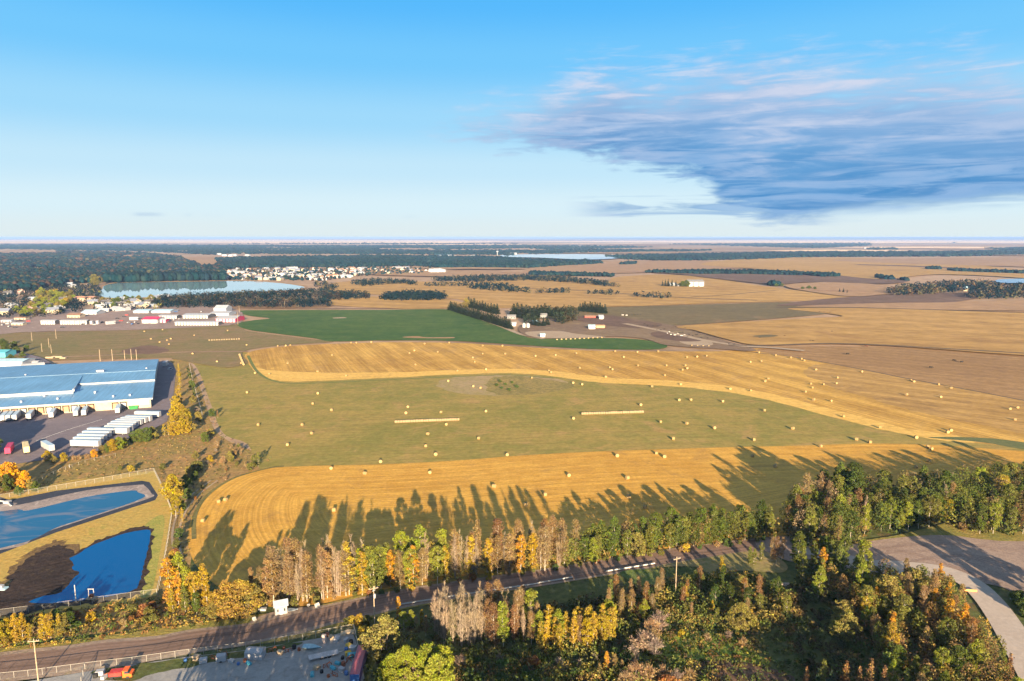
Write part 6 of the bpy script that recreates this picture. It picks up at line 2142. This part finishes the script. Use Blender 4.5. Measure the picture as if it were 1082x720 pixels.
for x, y, H, lk, w in [(406, 699, 12.5, 'roundolive', 0.95), (430, 726, 11, 'roundlime', 0.9), (452, 722, 10.5, 'roundlime', 0.85), (415, 728, 9, 'roundlime', 0.9), (466, 724, 10, 'roundlime', 0.9), (462, 735, 11, 'roundlime', 0.9), (421, 655, 7, 'orange', 1), (427, 668, 6, 'lime', 1), (434, 664, 5.5, 'lime', 1), (446, 662, 5, 'slimyellow', 1), (450, 672, 6, 'tan', 1)]:
    plant(lk, G(x, y), H, Zl, w)
for x, y, H, lk in [(420, 722, 6.5, 'greyshrub'), (432, 724, 6.5, 'greyshrub'), (380, 660, 3.2, 'yellowshrub'), (372, 661, 2.8, 'yellowshrub'), (388, 661, 3, 'shrub'), (366, 662, 2.4, 'shrub'), (384, 672, 3, 'yellowshrub')]:
    plant(lk, G(x, y), H, Zl)
# --- beside the ponds
Zp = 'right of the two ponds'
plant('roundyellow', G(183, 529), 11.5, Zp, 0.95)
for x, y, H, lk in [(186, 548, 9, 'yellow'), (193, 552, 6, 'slimyellow')]:
    plant(lk, G(x, y), H, Zp)
for x, y, H, lk in [(181, 640, 15, 'orange'), (187, 632, 15.5, 'slimyellow'), (193, 634, 15, 'lime'), (189, 644, 12, 'orange'), (200, 640, 12.5, 'lime'), (206, 642, 11, 'yellow'), (214, 641, 13.5, 'slimyellow'), (219, 643, 12, 'slimyellow'), (183, 648, 8, 'slimyellow'), (196, 648, 8, 'olive'), (208, 650, 7, 'green')]:
    plant(lk, G(x, y), H, 'between the pond corner and the road')
for x, y, H, lk in [(232, 650, 8, 'roundgold'), (243, 651, 10, 'roundgold'), (252, 652, 11, 'roundgold'), (261, 651, 10.5, 'roundgold'), (268, 648, 9, 'roundolive'), (268, 639, 12, 'slimtan'), (275, 640, 12, 'tan'), (282, 640, 15, 'slimtan'), (225, 654, 5, 'roundolive')]:
    plant(lk, G(x, y), H, 'left of the white roadside shed')
for x, y, H, lk in [(3, 683, 7, 'roundyellow'), (17, 680, 8.5, 'slimyellow'), (25, 679, 8.5, 'slimyellow'), (32, 680, 6, 'slimyellow'), (47, 676.5, 8, 'slimyellow'), (54, 675.5, 7.5, 'yellow'), (63, 673.5, 7, 'slimyellow'), (13, 678, 7, 'yellow'), (68, 670, 6, 'roundolive'), (75, 668, 6, 'darkgreen'), (40, 670, 5, 'roundolive')]:
    plant(lk, G(x, y), H, 'along the ditch at the lower left')
thicket([(-10, 660), (60, 650), (110, 643), (165, 636), (165, 660), (110, 664), (60, 672), (-10, 680)], 34, {'yellowshrub': 2, 'rustshrub': 2, 'shrub': 2.5, 'greenshrub': 1.5, 'tanshrub': 1.5}, (1.8, 3.4), 'between the blue pond and the road', 2.2)
for x, y, H, lk in [(8, 520, 8, 'roundgreen'), (11, 516, 12, 'roundorange'), (18, 513, 9, 'roundorange'), (27, 517, 8.5, 'roundorange'), (32, 520, 5.5, 'roundolive'), (0, 522, 8, 'roundolive'), (20, 524, 4.5, 'roundgreen'), (38, 520, 5, 'roundgreen'), (-14, 520, 11, 'roundyellow')]:
    plant(lk, G(x, y), H, 'at the left edge below the truck yard', 0.85)
for x, y, H, lk in [(50, 488, 5.5, 'roundyellow'), (56, 490, 4.5, 'roundolive'), (68, 488.5, 5, 'roundyellow'), (78, 487, 3.2, 'tanshrub'), (84, 486.5, 3, 'tanshrub'), (92, 485.5, 3, 'tanshrub'), (100, 484, 4.4, 'roundorange'), (108, 480, 4.5, 'roundolive'), (113, 479, 5, 'roundgreen'), (119, 478, 7, 'roundyellow'), (126, 476, 7.2, 'roundlime'), (132, 473, 5.5, 'roundolive'), (142, 468, 6.5, 'roundgreen'), (148, 468, 7.8, 'roundgreen'), (155, 467, 8, 'roundgreen'), (161, 464, 7, 'roundolive'), (166, 464, 5, 'spruce')]:
    plant(lk, G(x, y), H, 'along the grassy edge of the truck yard')
for x, y, H, lk in [(174, 461, 7, 'slimyellow'), (178, 460, 7.5, 'slimyellow'), (184, 461, 8, 'roundyellow'), (190, 460, 8.5, 'roundyellow'), (197, 458, 8, 'roundyellow'), (203, 456, 6, 'roundolive'), (184, 446, 9.5, 'roundyellow'), (190, 444, 10.5, 'roundyellow'), (196, 446, 8.5, 'roundyellow'), (186, 433, 9, 'roundyellow'), (191, 430, 9, 'yellow'), (189, 420, 8.5, 'yellow'), (190, 411, 8, 'slimyellow'), (190, 404, 8, 'yellow'), (189.5, 398, 7.5, 'slimyellow'), (189, 393, 7, 'slimyellow'), (181, 453, 6.5, 'slimyellow')]:
    plant(lk, G(x, y), H, 'in the yellow row right of the warehouse')
for x, y, H, lk in [(199, 395, 5, 'darkgreen'), (201, 402, 6, 'darkgreen'), (203, 411, 6.5, 'roundgreen'), (205, 420, 6.5, 'darkgreen'), (204, 427, 6, 'roundolive'), (208, 438, 5, 'greyshrub'), (210, 446, 6.5, 'roundolive'), (224, 441, 5.5, 'roundgreen'), (230, 442, 5, 'brown'), (217, 468, 6, 'roundgreen'), (222, 462, 5, 'roundolive'), (273, 493, 7.2, 'slimgreen'), (269, 494, 6, 'olive'), (266, 497, 4, 'shrub'), (243, 488, 5.2, 'roundolive'), (236, 490, 4, 'tanshrub'), (248, 484, 4.5, 'tanshrub'), (254, 480, 4.2, 'tanshrub'), (222, 489, 4, 'roundyellow'), (229, 473, 3.6, 'tanshrub'), (207, 486, 4.4, 'roundolive'), (200, 505, 5.5, 'roundolive'), (208, 498, 5, 'shrub'), (196, 516, 6, 'roundgreen'), (206, 508, 4.5, 'roundgreen'), (198, 528, 5, 'roundgreen'), (193, 540, 4.6, 'roundgreen'), (189, 568, 3.4, 'greenshrub'), (185, 590, 3.2, 'rustshrub'), (187, 578, 3, 'shrub'), (182, 605, 3.2, 'rustshrub'), (138, 499, 3.4, 'yellowshrub'), (127, 497, 2.4, 'shrub'), (172, 496, 3, 'shrub')]:
    plant(lk, G(x, y), H, 'in the rough ground right of the ponds')
thicket([(195, 500), (215, 475), (240, 465), (262, 478), (285, 488), (262, 502), (225, 516), (205, 530)], 22, {'tanshrub': 3, 'greyshrub': 1, 'rustshrub': 1.5, 'shrub': 2}, (1.2, 2.4), 'in the dry scrub left of the near stubble', 3.5)
thicket([(480, 700), (540, 695), (620, 697), (650, 690), (700, 668), (715, 655), (660, 712), (600, 725), (500, 735)], 26, {'greenshrub': 5, 'shrub': 2, 'rustshrub': 1, 'greyshrub': 1.5}, (2, 4), 'in the dark hollow at the bottom centre', 4)
for x, y, H, lk in [(678, 652, 4.5, 'rustshrub'), (696, 666, 6, 'greyshrub'), (688, 674, 5.5, 'tanshrub'), (680, 690, 6.5, 'greyshrub'), (692, 694, 5.5, 'greyshrub'), (668, 702, 5.5, 'greyshrub'), (691, 682, 5, 'tanshrub'), (564, 707, 3.4, 'rustshrub'), (641, 712, 6, 'orange'), (650, 714, 6, 'slimtan'), (657, 716, 5, 'slimtan'), (634, 718, 4.5, 'slimtan'), (672, 724, 6, 'tanshrub'), (685, 726, 6, 'tanshrub'), (700, 724, 5.5, 'tanshrub'), (714, 726, 5, 'greyshrub'), (728, 724, 4.5, 'tanshrub'), (661, 730, 5, 'tanshrub'), (706, 735, 5, 'rustshrub'), (724, 650, 4, 'shrub'), (748, 678, 2.6, 'tanshrub'), (770, 676, 2.6, 'greyshrub'), (785, 684, 3, 'tanshrub'), (720, 674, 2.4, 'yellowshrub')]:
    plant(lk, G(x, y), H, 'in the brush at the bottom centre')
# reeds in the meadow hollow
for x, y in [(530, 411), (534, 407), (528, 404), (538, 413), (525, 408), (541, 405), (546, 410)]:
    plant('greenshrub', G(x, y), random.uniform(1.6, 2.6), 'in the damp hollow of the meadow', 1.5)

for x, y, H in [(-14, 482, 13), (-22, 479, 15), (-32, 484, 16), (-40, 478, 15), (-50, 486, 17), (-60, 480, 16), (-72, 486, 17), (-27, 489, 14)]:
    plant('roundgreen', G(x, y), H, 'outside the left edge beside the truck yard', 1.1)
# --- farmstead spruces and hedge
for i, (x, y, H) in enumerate([(543, 335, 19), (547, 335.4, 21), (551, 336, 20), (556, 336.2, 19), (560, 337, 18), (564, 337, 18), (568, 336.2, 19), (572, 335.5, 18), (576, 334.5, 19), (580, 335, 16), (585, 335.4, 13), (589, 335.6, 15), (594, 335, 14), (598, 334.4, 13), (602, 333.8, 12), (606, 333.6, 12), (565, 344.6, 12), (569, 345.2, 12), (574, 345.4, 11), (578, 344.2, 11)]):
    plant('spruce', G(x, y), H, 'in the tall group at the farmyard', 2.6)
for i in range(11):
    plant('spruce', G(613 + i * 2.6, 329.5 + i * 0.25), random.uniform(13, 17), 'in the short row right of the farmyard', 2.2)
for i in range(32):
    t = i / 31
    plant('spruce', G(476 + 63 * t, 328 + 20 * t), random.uniform(12, 15), 'in the long hedge beside the green field', 2.3)
for i in range(11):
    plant('spruce', G(495 + i * 3.0, 324.5 + i * 0.75), random.uniform(13, 17), 'in the second row behind the long hedge', 2.4)
plant('roundolive', G(493, 325), 14, 'beside the farm hedge', 1.0)
for x, y, lk, H in [(700, 302.6, 'spruce', 14), (703, 302.8, 'spruce', 16), (706, 303, 'spruce', 18), (710, 303, 'spruce', 16), (714, 303, 'spruce', 14), (721, 303.3, 'roundgreen', 13), (725, 303.4, 'roundgreen', 15)]:
    plant(lk, G(x, y), H, 'at the lone white farm', 1.5)
plant('roundolive', G(101, 302), 26, 'at the left end of the lake', 1.2)
plant('spruce', G(98, 306), 16, 'at the left end of the lake', 1.6)
random.seed(9)
thicket([(10, 325), (40, 310), (75, 311), (80, 322), (60, 333), (20, 336)], 34, {'roundyellow': 3, 'roundlime': 4, 'roundolive': 3}, (10, 14), 'among the houses left of the lake', 11, 1.25)
thicket([(95, 328), (106, 317), (150, 316.5), (170, 318), (155, 323), (130, 326)], 24, {'roundgreen': 4, 'spruce': 2, 'roundolive': 2}, (8, 12), 'by the lake near the storage park', 11, 1.2)
for x, y, H in [(12, 384, 8), (18, 374, 7), (6, 371, 8), (28, 371, 6), (15, 368, 7), (24, 378, 6), (3, 366, 8)]:
    plant('roundgreen', G(x, y), H, 'behind the warehouse at the left edge', 1.2)
for x, y, H, lk in [(855, 306, 8, 'roundgreen'), (848, 306.5, 7, 'roundgreen'), (861, 306.5, 7, 'roundgreen'), (887, 309.5, 9, 'spruce'), (891, 310, 11, 'spruce'), (895, 310.5, 8, 'spruce'), (826, 303, 7, 'roundgreen'), (820, 303, 7, 'roundgreen')]:
    plant(lk, G(x, y), H, 'in the open tan fields at right', 1.5)

# labels: look, place, and the count from the left where several share both
from collections import defaultdict
byk = defaultdict(list)
for look, zone, o, loc in REG:
    byk[(look, zone)].append((P(loc)[0], o))
for (look, zone), lst in byk.items():
    lst.sort(key=lambda q: q[0])
    word, cat = LOOKS[look][2], LOOKS[look][3]
    for i, (_, o) in enumerate(lst):
        lab = '%s %s' % (word, zone)
        if len(lst) > 1:
            lab += ', %s from left' % ordinal(i + 1)
        tag(o, lab, cat, None if len(lst) == 1 else '%s %s' % (word.replace('poplar', 'poplars').replace('tree', 'trees').replace('shrub', 'shrubs'), zone))
for pl in PROTO.values():            # any model that was never planted is removed
    for r_ in pl:
        if r_ not in used_p:
            for c_ in KIDS[r_]:
                bpy.data.objects.remove(c_)
            bpy.data.objects.remove(r_)
print('plants', len(REG))

# ------------------------------------------------ masses nobody could count
def wood(name, label, polys, palette, H, mode='tree', spacing_px=(2.2, 0.8), seed=0, wf=0.55, leaf=1.1, per=26, cat='woodland', spacing_m=None, holes=()):
    rng = np.random.default_rng(seed)
    rnd = random.Random(seed)
    C, Hs = [], []
    for poly in polys:
        if spacing_m:
            g2 = [tuple(G(x, y))[:2] for x, y in poly]
            xs, ys = [p[0] for p in g2], [p[1] for p in g2]
            nx = int((max(xs) - min(xs)) / spacing_m) + 1
            ny = int((max(ys) - min(ys)) / spacing_m) + 1
            for i in range(nx):
                for j in range(ny):
                    x = min(xs) + (i + rnd.random()) * spacing_m
                    y = min(ys) + (j + rnd.random()) * spacing_m
                    if in_poly(x, y, g2):
                        C.append((x, y))
                        Hs.append(rnd.uniform(*H))
        else:
            xs, ys = [p[0] for p in poly], [p[1] for p in poly]
            nx = int((max(xs) - min(xs)) / spacing_px[0]) + 1
            ny = int((max(ys) - min(ys)) / spacing_px[1]) + 1
            for i in range(nx):
                for j in range(ny):
                    x = min(xs) + (i + rnd.random()) * spacing_px[0]
                    y = min(ys) + (j + rnd.random()) * spacing_px[1]
                    if in_poly(x, y, poly) and not any(in_poly(x, y, h_) for h_ in holes):
                        q = G(x, y)
                        C.append((q.x, q.y))
                        Hs.append(rnd.uniform(*H))
    C = np.array(C)
    Hs = np.array(Hs)
    n = len(C)
    if n == 0:
        return None
    D = np.hypot(C[:, 0], C[:, 1])
    pal = np.array(palette)
    tc = pal[rng.integers(0, len(pal), n)] * rng.uniform(0.9, 1.1, (n, 1)) if mode == 'blob' else pal[rng.integers(0, len(pal), n)] * rng.uniform(0.8, 1.2, (n, 1))
    if mode == 'blob':
        bm = bmesh.new()
        bmesh.ops.create_icosphere(bm, subdivisions=1, radius=1)
        bv = np.array([tuple(v.co) for v in bm.verts])
        bf = np.array([[v.index for v in f.verts] for f in bm.faces])
        bm.free()
        W = Hs * wf * np.clip(D / 2500, 1, 3.5)
        V = bv[None] * np.stack([W, W, Hs * 0.55], 1)[:, None, :]
        V = V * (1 + rng.normal(0, 0.16, (n, len(bv), 1)))
        V[:, :, 2] += (Hs * 0.5)[:, None]
        V[:, :, :2] += C[:, None, :]
        F = bf[None] + (np.arange(n) * len(bv))[:, None, None]
        me = np_mesh(name, V.reshape(-1, 3), F.reshape(-1, 3), FAR_T, np.repeat(tc, len(bv), 0))
    else:
        nn = per
        d = rng.normal(size=(n, nn, 3))
        d /= np.linalg.norm(d, axis=2, keepdims=True)
        d *= rng.uniform(0.45, 1, (n, nn, 1)) ** 0.5
        W = Hs * wf
        pts = d * np.stack([W * 0.5, W * 0.5, Hs * 0.46], 1)[:, None, :]
        pts[:, :, 2] += (Hs * 0.54)[:, None]
        pts[:, :, :2] += C[:, None, :]
        pts = pts.reshape(-1, 3)
        v_, f_ = quads(pts, leaf, rng)
        me = np_mesh(name, v_, f_, LEAF_T, np.repeat(tc, nn * 4, 0))
    o = link_mesh(name, me)
    o['kind'] = 'stuff'
    tag(o, label, cat)
    print(name, n, len(me.polygons))
    return o


HAZY_GREEN = [(0.006, 0.024, 0.030), (0.009, 0.028, 0.031), (0.015, 0.031, 0.030), (0.008, 0.021, 0.029)]  # dark leaf greens with the blue of distance haze mixed into the colour
HOLES = [[(190, 272.5), (220, 270.5), (234, 273.5), (229, 281.5), (215, 282.5), (200, 277)], [(-20, 265.5), (30, 264), (62, 265.5), (60, 268), (0, 269)], [(128, 270), (152, 270.3), (150, 272.6), (130, 272.4)], [(60, 276.5), (90, 275.5), (112, 276.6), (90, 278)], [(160, 266), (200, 265.2), (215, 266.2), (190, 267)], [(280, 269.2), (345, 269.2), (345, 271.4), (280, 271.4)], [(400, 262.6), (458, 262.6), (458, 264.6), (400, 264.6)], [(20, 283.5), (50, 282.5), (70, 284), (40, 285.6)], [(255, 262), (300, 261.6), (330, 262.3), (290, 263)]]
AUT = HAZY_GREEN * 2 + [(0.055, 0.038, 0.030), (0.055, 0.052, 0.028), (0.040, 0.034, 0.030)]
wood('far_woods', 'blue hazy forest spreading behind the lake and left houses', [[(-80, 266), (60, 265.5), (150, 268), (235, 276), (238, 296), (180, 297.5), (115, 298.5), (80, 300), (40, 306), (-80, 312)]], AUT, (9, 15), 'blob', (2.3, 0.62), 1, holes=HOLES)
wood('shore_woods', 'tall dark trees lining the far shore of the lake', [[(112, 299), (118, 297.2), (236, 295.8), (238, 297.4), (180, 298), (125, 299.6)]], HAZY_GREEN, (17, 24), 'blob', (1.6, 0.5), 51, 0.4)
wood('far_woods', 'forest band behind the lakeside town', [[(228, 274), (330, 272), (400, 271), (520, 272.5), (560, 275.5), (618, 276.5), (640, 279), (560, 284), (470, 284), (440, 281.5), (380, 282.6), (250, 284), (238, 286)]], HAZY_GREEN, (10, 15), 'blob', (2.3, 0.6), 2)
wood('far_woods', 'thin blue forest bands under the left horizon', [[(-80, 259), (120, 258.4), (180, 259.2), (300, 259.6), (300, 263), (230, 270), (150, 266), (0, 263.6), (-80, 264)], [(300, 260), (560, 259.6), (680, 261), (540, 263), (380, 265.3), (560, 265.5), (540, 270), (400, 269), (250, 268.8), (300, 264)], [(230, 257.6), (400, 257.2), (560, 257.8), (400, 258.4)]], HAZY_GREEN, (11, 16), 'blob', (2.6, 0.5), 3, holes=HOLES)
wood('far_woods', 'long dark tree belts across the right-hand plain', [[(640, 271), (700, 270), (780, 268.5), (820, 267.5), (900, 266.8), (990, 267), (1082, 264.5), (1250, 262), (1250, 267), (1000, 271.5), (860, 272), (790, 275), (700, 276), (660, 274.5)], [(560, 263), (640, 261), (690, 261.6), (640, 263.2), (580, 264.5)], [(700, 258.4), (800, 257.6), (920, 256.8), (920, 260), (860, 262.5), (800, 261)], [(915, 262.8), (945, 262.6), (948, 264), (918, 264.4)], [(1040, 263), (1082, 262), (1200, 261), (1200, 266), (1082, 266)], [(540, 266), (620, 264.6), (760, 265), (700, 266.3), (560, 268.8)], [(1000, 256.8), (1010, 256.4), (1014, 257.2)]], HAZY_GREEN, (10, 15), 'blob', (2.4, 0.45), 4)
wood('far_woods', 'hazy copses and hedges along the far ploughed fields', [[(680, 288.6), (740, 287.6), (800, 288), (850, 290), (846, 292), (790, 290.5), (730, 290.4)], [(560, 289.5), (640, 291.5), (650, 293.2), (620, 292.4), (560, 292)], [(848, 291.6), (852, 290.6), (882, 291), (888, 293), (870, 293.6)], [(926, 294), (944, 295), (946, 296.6), (930, 296)], [(952, 296.5), (962, 297.5), (958, 298.3)], [(978, 284.4), (992, 284), (994, 285.6), (980, 285.6)], [(1000, 286), (1082, 289), (1082, 290.2), (1010, 287.6)], [(812, 301), (824, 301), (824, 302.6), (812, 302.6)], [(740, 302.6), (745, 302.4)], [(655, 279), (672, 278.4), (672, 280), (655, 280.4)]], HAZY_GREEN, (8, 12), 'blob', (1.5, 0.5), 5)
wood('near_lake_woods', 'tree belt between the lake and the brown shore field', [[(158, 325), (166, 318), (200, 315.5), (250, 313), (305, 311), (330, 309.8), (385, 313), (392, 316.5), (345, 318.5), (340, 315.4), (240, 319), (236, 326), (170, 326)], [(236, 325.5), (244, 322), (290, 321), (345, 319), (352, 325), (300, 326.2)]], AUT + [(0.11, 0.09, 0.065)], (9, 14), 'tree', None, 6, 0.75, 1.25, 34, spacing_m=9)
wood('oval_wood', 'dark green oval wood standing in the golden field', [[(402, 317), (410, 313.2), (430, 312), (455, 312), (470, 314), (471, 317.6), (440, 318.6), (410, 318.4)]], HAZY_GREEN, (10, 13), 'tree', None, 7, 0.8, 1.25, 34, spacing_m=8)
wood('field_hedges', 'dark hedges and thickets between the golden fields', [[(368, 300.5), (376, 298.8), (400, 297.4), (436, 299), (440, 301.8), (410, 301), (385, 303.4)], [(450, 297.6), (470, 295.2), (520, 293.2), (560, 293), (600, 295.4), (640, 300), (655, 303.8), (640, 303.6), (600, 299.6), (560, 297), (500, 299), (470, 298)], [(490, 305), (510, 301.6), (535, 303.2), (550, 307.4), (570, 311), (520, 308.4)], [(448, 302.2), (500, 301.8), (500, 303), (450, 303.4)], [(336, 308), (350, 303.6), (358, 304.6), (346, 309)], [(620, 311), (645, 310.4), (660, 312.2), (640, 312.6)], [(568, 309.4), (600, 308.6), (601, 310.6), (570, 311)], [(670, 313.6), (708, 315.2), (706, 316.6), (672, 314.8)], [(330, 301), (344, 300.4), (346, 303), (332, 304)]], HAZY_GREEN + [(0.11, 0.09, 0.05)], (8, 12), 'tree', None, 8, 0.9, 1.5, 28, spacing_m=12)
wood('farm_grove', 'dark grove of mixed trees closing in the farmstead', [[(541, 334.6), (560, 332.4), (600, 331.8), (612, 332.6), (606, 335.4), (575, 335.2), (560, 337)], [(548, 341), (556, 339.6), (566, 341), (560, 344)], [(582, 341), (600, 338), (612, 339.4), (598, 344)]], [(0.030, 0.044, 0.026), (0.042, 0.05, 0.028), (0.07, 0.055, 0.03)], (9, 15), 'tree', None, 61, 0.6, 1.1, 50, spacing_m=7)
wood('farm_wood', 'autumn wood around the white farm at the right', [[(935, 311), (955, 305.6), (982, 304), (1000, 302.4), (1040, 301), (1050, 303), (1048, 309), (1020, 308.6), (980, 313), (950, 313)], [(1024, 311.6), (1045, 309.5), (1060, 308), (1110, 306), (1110, 315), (1060, 317), (1030, 317.4), (1020, 315)], [(1048, 303), (1062, 306), (1110, 304), (1110, 309), (1050, 309)]], HAZY_GREEN + [(0.14, 0.09, 0.05), (0.10, 0.09, 0.05)], (11, 17), 'tree', None, 9, 0.8, 1.8, 28, spacing_m=13)
wood('house_gardens', 'garden trees and bushes between the houses left of the lake', [[(-40, 336), (-30, 312), (30, 303), (75, 300), (105, 304), (110, 314), (90, 329), (60, 335), (20, 338)], [(98, 329), (112, 318), (158, 319), (190, 321), (180, 326), (135, 329)]], AUT + [(0.20, 0.17, 0.04)], (5, 10), 'tree', None, 10, 0.95, 1.2, 26, spacing_m=14)
wood('town_trees', 'small trees between the roofs of the lakeside town', [[(236, 296), (240, 286), (380, 283.6), (456, 284), (446, 290), (380, 292), (340, 297.4)]], AUT, (6, 9), 'blob', (3.4, 1.3), 12, 0.6)
WG = [(0.110, 0.135, 0.028), (0.068, 0.090, 0.024), (0.15, 0.15, 0.035), (0.165, 0.165, 0.038), (0.17, 0.12, 0.05), (0.12, 0.14, 0.035)]
WT = [(0.25, 0.165, 0.07), (0.20, 0.13, 0.055), (0.27, 0.19, 0.045), (0.165, 0.150, 0.045)]
wood('belt_woodland', 'dense green trees filling the right half of the roadside belt', [[(600, 599), (700, 585), (815, 570), (815, 561), (700, 574), (600, 587)]], WG, (8.5, 12), 'tree', None, 31, 0.5, 0.25, 560, 'woodland', 3.8)
wood('belt_woodland', 'dense tan trees filling the left half of the roadside belt', [[(372, 629), (478, 614), (600, 598), (600, 588), (478, 604), (380, 616)]], WT, (8, 13), 'tree', None, 32, 0.34, 0.22, 330, 'woodland', 4.0)
wood('lot_woodland', 'dense mixed trees filling the wood behind the gravel lot', [[(826, 566), (838, 545), (868, 534), (905, 529), (985, 527), (1050, 517), (1130, 509), (1130, 556), (1045, 564), (1015, 558), (985, 555), (912, 568), (880, 583), (845, 577)]], WG + [(0.24, 0.17, 0.10)], (10, 15), 'tree', None, 33, 0.46, 0.26, 600, 'woodland', 4.8)
wood('forest_mass', 'dense russet and olive forest below the gravel road', [[(872, 625), (925, 622), (960, 619), (1000, 625), (1014, 637), (1022, 655), (1052, 705), (1080, 760), (930, 780), (925, 710), (905, 672)]], WT + [(0.14, 0.15, 0.038), (0.11, 0.14, 0.032), (0.17, 0.17, 0.04), (0.20, 0.13, 0.045)], (6.5, 10.5), 'tree', None, 34, 0.42, 0.24, 460, 'woodland', 4.6)
# nearer ground cover: understorey between the trees and rough brush
U1 = [(0.10, 0.115, 0.03), (0.13, 0.12, 0.04), (0.075, 0.095, 0.03), (0.20, 0.13, 0.05), (0.16, 0.15, 0.04)]
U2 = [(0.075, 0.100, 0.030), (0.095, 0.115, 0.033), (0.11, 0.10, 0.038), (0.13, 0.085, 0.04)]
wood('undergrowth', 'leafy undergrowth between the belt trees along the road', [[(285, 641), (400, 626), (500, 611), (600, 598), (700, 583), (830, 568), (830, 560), (720, 572), (600, 587), (480, 603), (380, 618), (290, 630)]], U1 + [(0.26, 0.19, 0.06)], (2.5, 5.5), 'tree', None, 13, 1.1, 0.42, 60, 'undergrowth', 3.2)
wood('undergrowth', 'leafy undergrowth in the wood behind the gravel lot', [[(825, 568), (838, 545), (868, 534), (905, 529), (985, 527), (1050, 517), (1130, 509), (1130, 562), (1045, 568), (1015, 562), (985, 557), (912, 571), (880, 587), (845, 580)]], U1 + U2, (3, 7.5), 'tree', None, 14, 0.95, 0.5, 75, 'undergrowth', 4.0)
wood('undergrowth', 'low brush covering the forest floor at the lower right', [[(845, 600), (900, 606), (960, 618), (1010, 630), (1030, 665), (1066, 720), (1100, 800), (850, 800), (862, 740), (880, 700), (900, 670), (890, 640), (840, 640)]], U2 + [(0.17, 0.11, 0.045)], (1.5, 4.5), 'tree', None, 15, 1.2, 0.4, 60, 'undergrowth', 3.2)
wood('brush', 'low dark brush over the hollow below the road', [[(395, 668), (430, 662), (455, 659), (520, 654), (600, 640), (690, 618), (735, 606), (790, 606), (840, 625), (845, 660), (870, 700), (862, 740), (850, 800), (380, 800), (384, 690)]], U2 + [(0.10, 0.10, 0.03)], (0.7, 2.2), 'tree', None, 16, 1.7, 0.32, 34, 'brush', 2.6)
wood('thicket', 'tangled olive and rusty thicket on the slope below the road', [[(600, 662), (640, 648), (680, 632), (735, 612), (790, 612), (838, 628), (845, 655), (800, 668), (745, 664), (700, 662), (660, 676), (640, 700), (560, 696)], [(490, 690), (560, 694), (640, 700), (680, 715), (660, 740), (480, 740)], [(640, 720), (740, 704), (780, 740), (640, 760)]], [(0.17, 0.165, 0.045), (0.13, 0.15, 0.038), (0.21, 0.14, 0.05), (0.26, 0.20, 0.055), (0.12, 0.14, 0.035)], (1.8, 4.6), 'tree', None, 41, 1.15, 0.30, 110, 'thicket', 3.0)
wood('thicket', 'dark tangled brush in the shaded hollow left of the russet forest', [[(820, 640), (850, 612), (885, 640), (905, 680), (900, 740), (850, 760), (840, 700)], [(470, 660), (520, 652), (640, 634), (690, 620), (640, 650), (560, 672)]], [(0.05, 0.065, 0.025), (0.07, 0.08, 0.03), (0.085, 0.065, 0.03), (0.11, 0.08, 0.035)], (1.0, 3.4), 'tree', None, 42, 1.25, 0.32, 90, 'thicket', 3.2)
wood('brush', 'lit yellowish tussocks of the clearing at the bottom centre', [[(662, 690), (700, 664), (740, 660), (790, 670), (812, 690), (815, 706), (770, 704), (720, 700), (690, 702)]], [(0.19, 0.21, 0.04), (0.27, 0.21, 0.05), (0.12, 0.13, 0.035), (0.22, 0.12, 0.05)], (0.5, 1.5), 'tree', None, 17, 1.9, 0.28, 30, 'brush', 2.2)
wood('brush', 'dry weeds and brush on the rough ground by the ponds', [[(166, 640), (185, 600), (183, 545), (165, 497), (95, 508), (40, 516), (40, 500), (100, 484), (160, 462), (178, 456), (196, 460), (215, 440), (204, 400), (214, 398), (222, 430), (235, 458), (290, 486), (250, 500), (215, 520), (196, 560), (205, 612), (250, 640), (262, 655), (180, 664)]], [(0.25, 0.16, 0.07), (0.20, 0.16, 0.055), (0.28, 0.15, 0.07), (0.13, 0.13, 0.045), (0.33, 0.22, 0.10)], (0.25, 0.8), 'tree', None, 18, 2.4, 0.22, 14, 'brush', 3.6)
wood('brush', 'mixed weeds on the bank between the blue pond and the road', [[(-40, 664), (0, 655), (60, 648), (166, 633), (205, 620), (262, 655), (180, 666), (60, 683), (-40, 692)]], [(0.30, 0.20, 0.05), (0.26, 0.13, 0.05), (0.16, 0.15, 0.04), (0.10, 0.13, 0.035)], (0.6, 1.8), 'tree', None, 19, 1.7, 0.28, 26, 'brush', 2.0)
# trees standing south of the picture; their shade lies over the yard and the hollow
wood('unseen_southern_woods', 'trees beyond the bottom of the picture that shade the yard', [[(140, 838), (395, 838), (395, 930), (130, 930)], [(520, 838), (650, 838), (650, 900), (520, 900)], [(960, 838), (1080, 830), (1100, 900), (960, 900)]], U1, (15, 18), 'tree', None, 20, 0.7, 0.6, 130, 'woodland', 3.4)

# where several things share a label, count them from the left
shared = defaultdict(list)
for o in bpy.data.objects:
    if o.parent is None and o.get('label') and o.get('kind') is None:
        shared[o['label']].append((P(o.location)[0], o))
for lab, lst in shared.items():
    if len(lst) > 1:
        lst.sort(key=lambda q: q[0])
        for i, (_, o) in enumerate(lst):
            o['label'] = '%s, %s from left' % (lab, ordinal(i + 1))
            if len(o['label'].split()) > 16:
                print('LONG', o['label'])
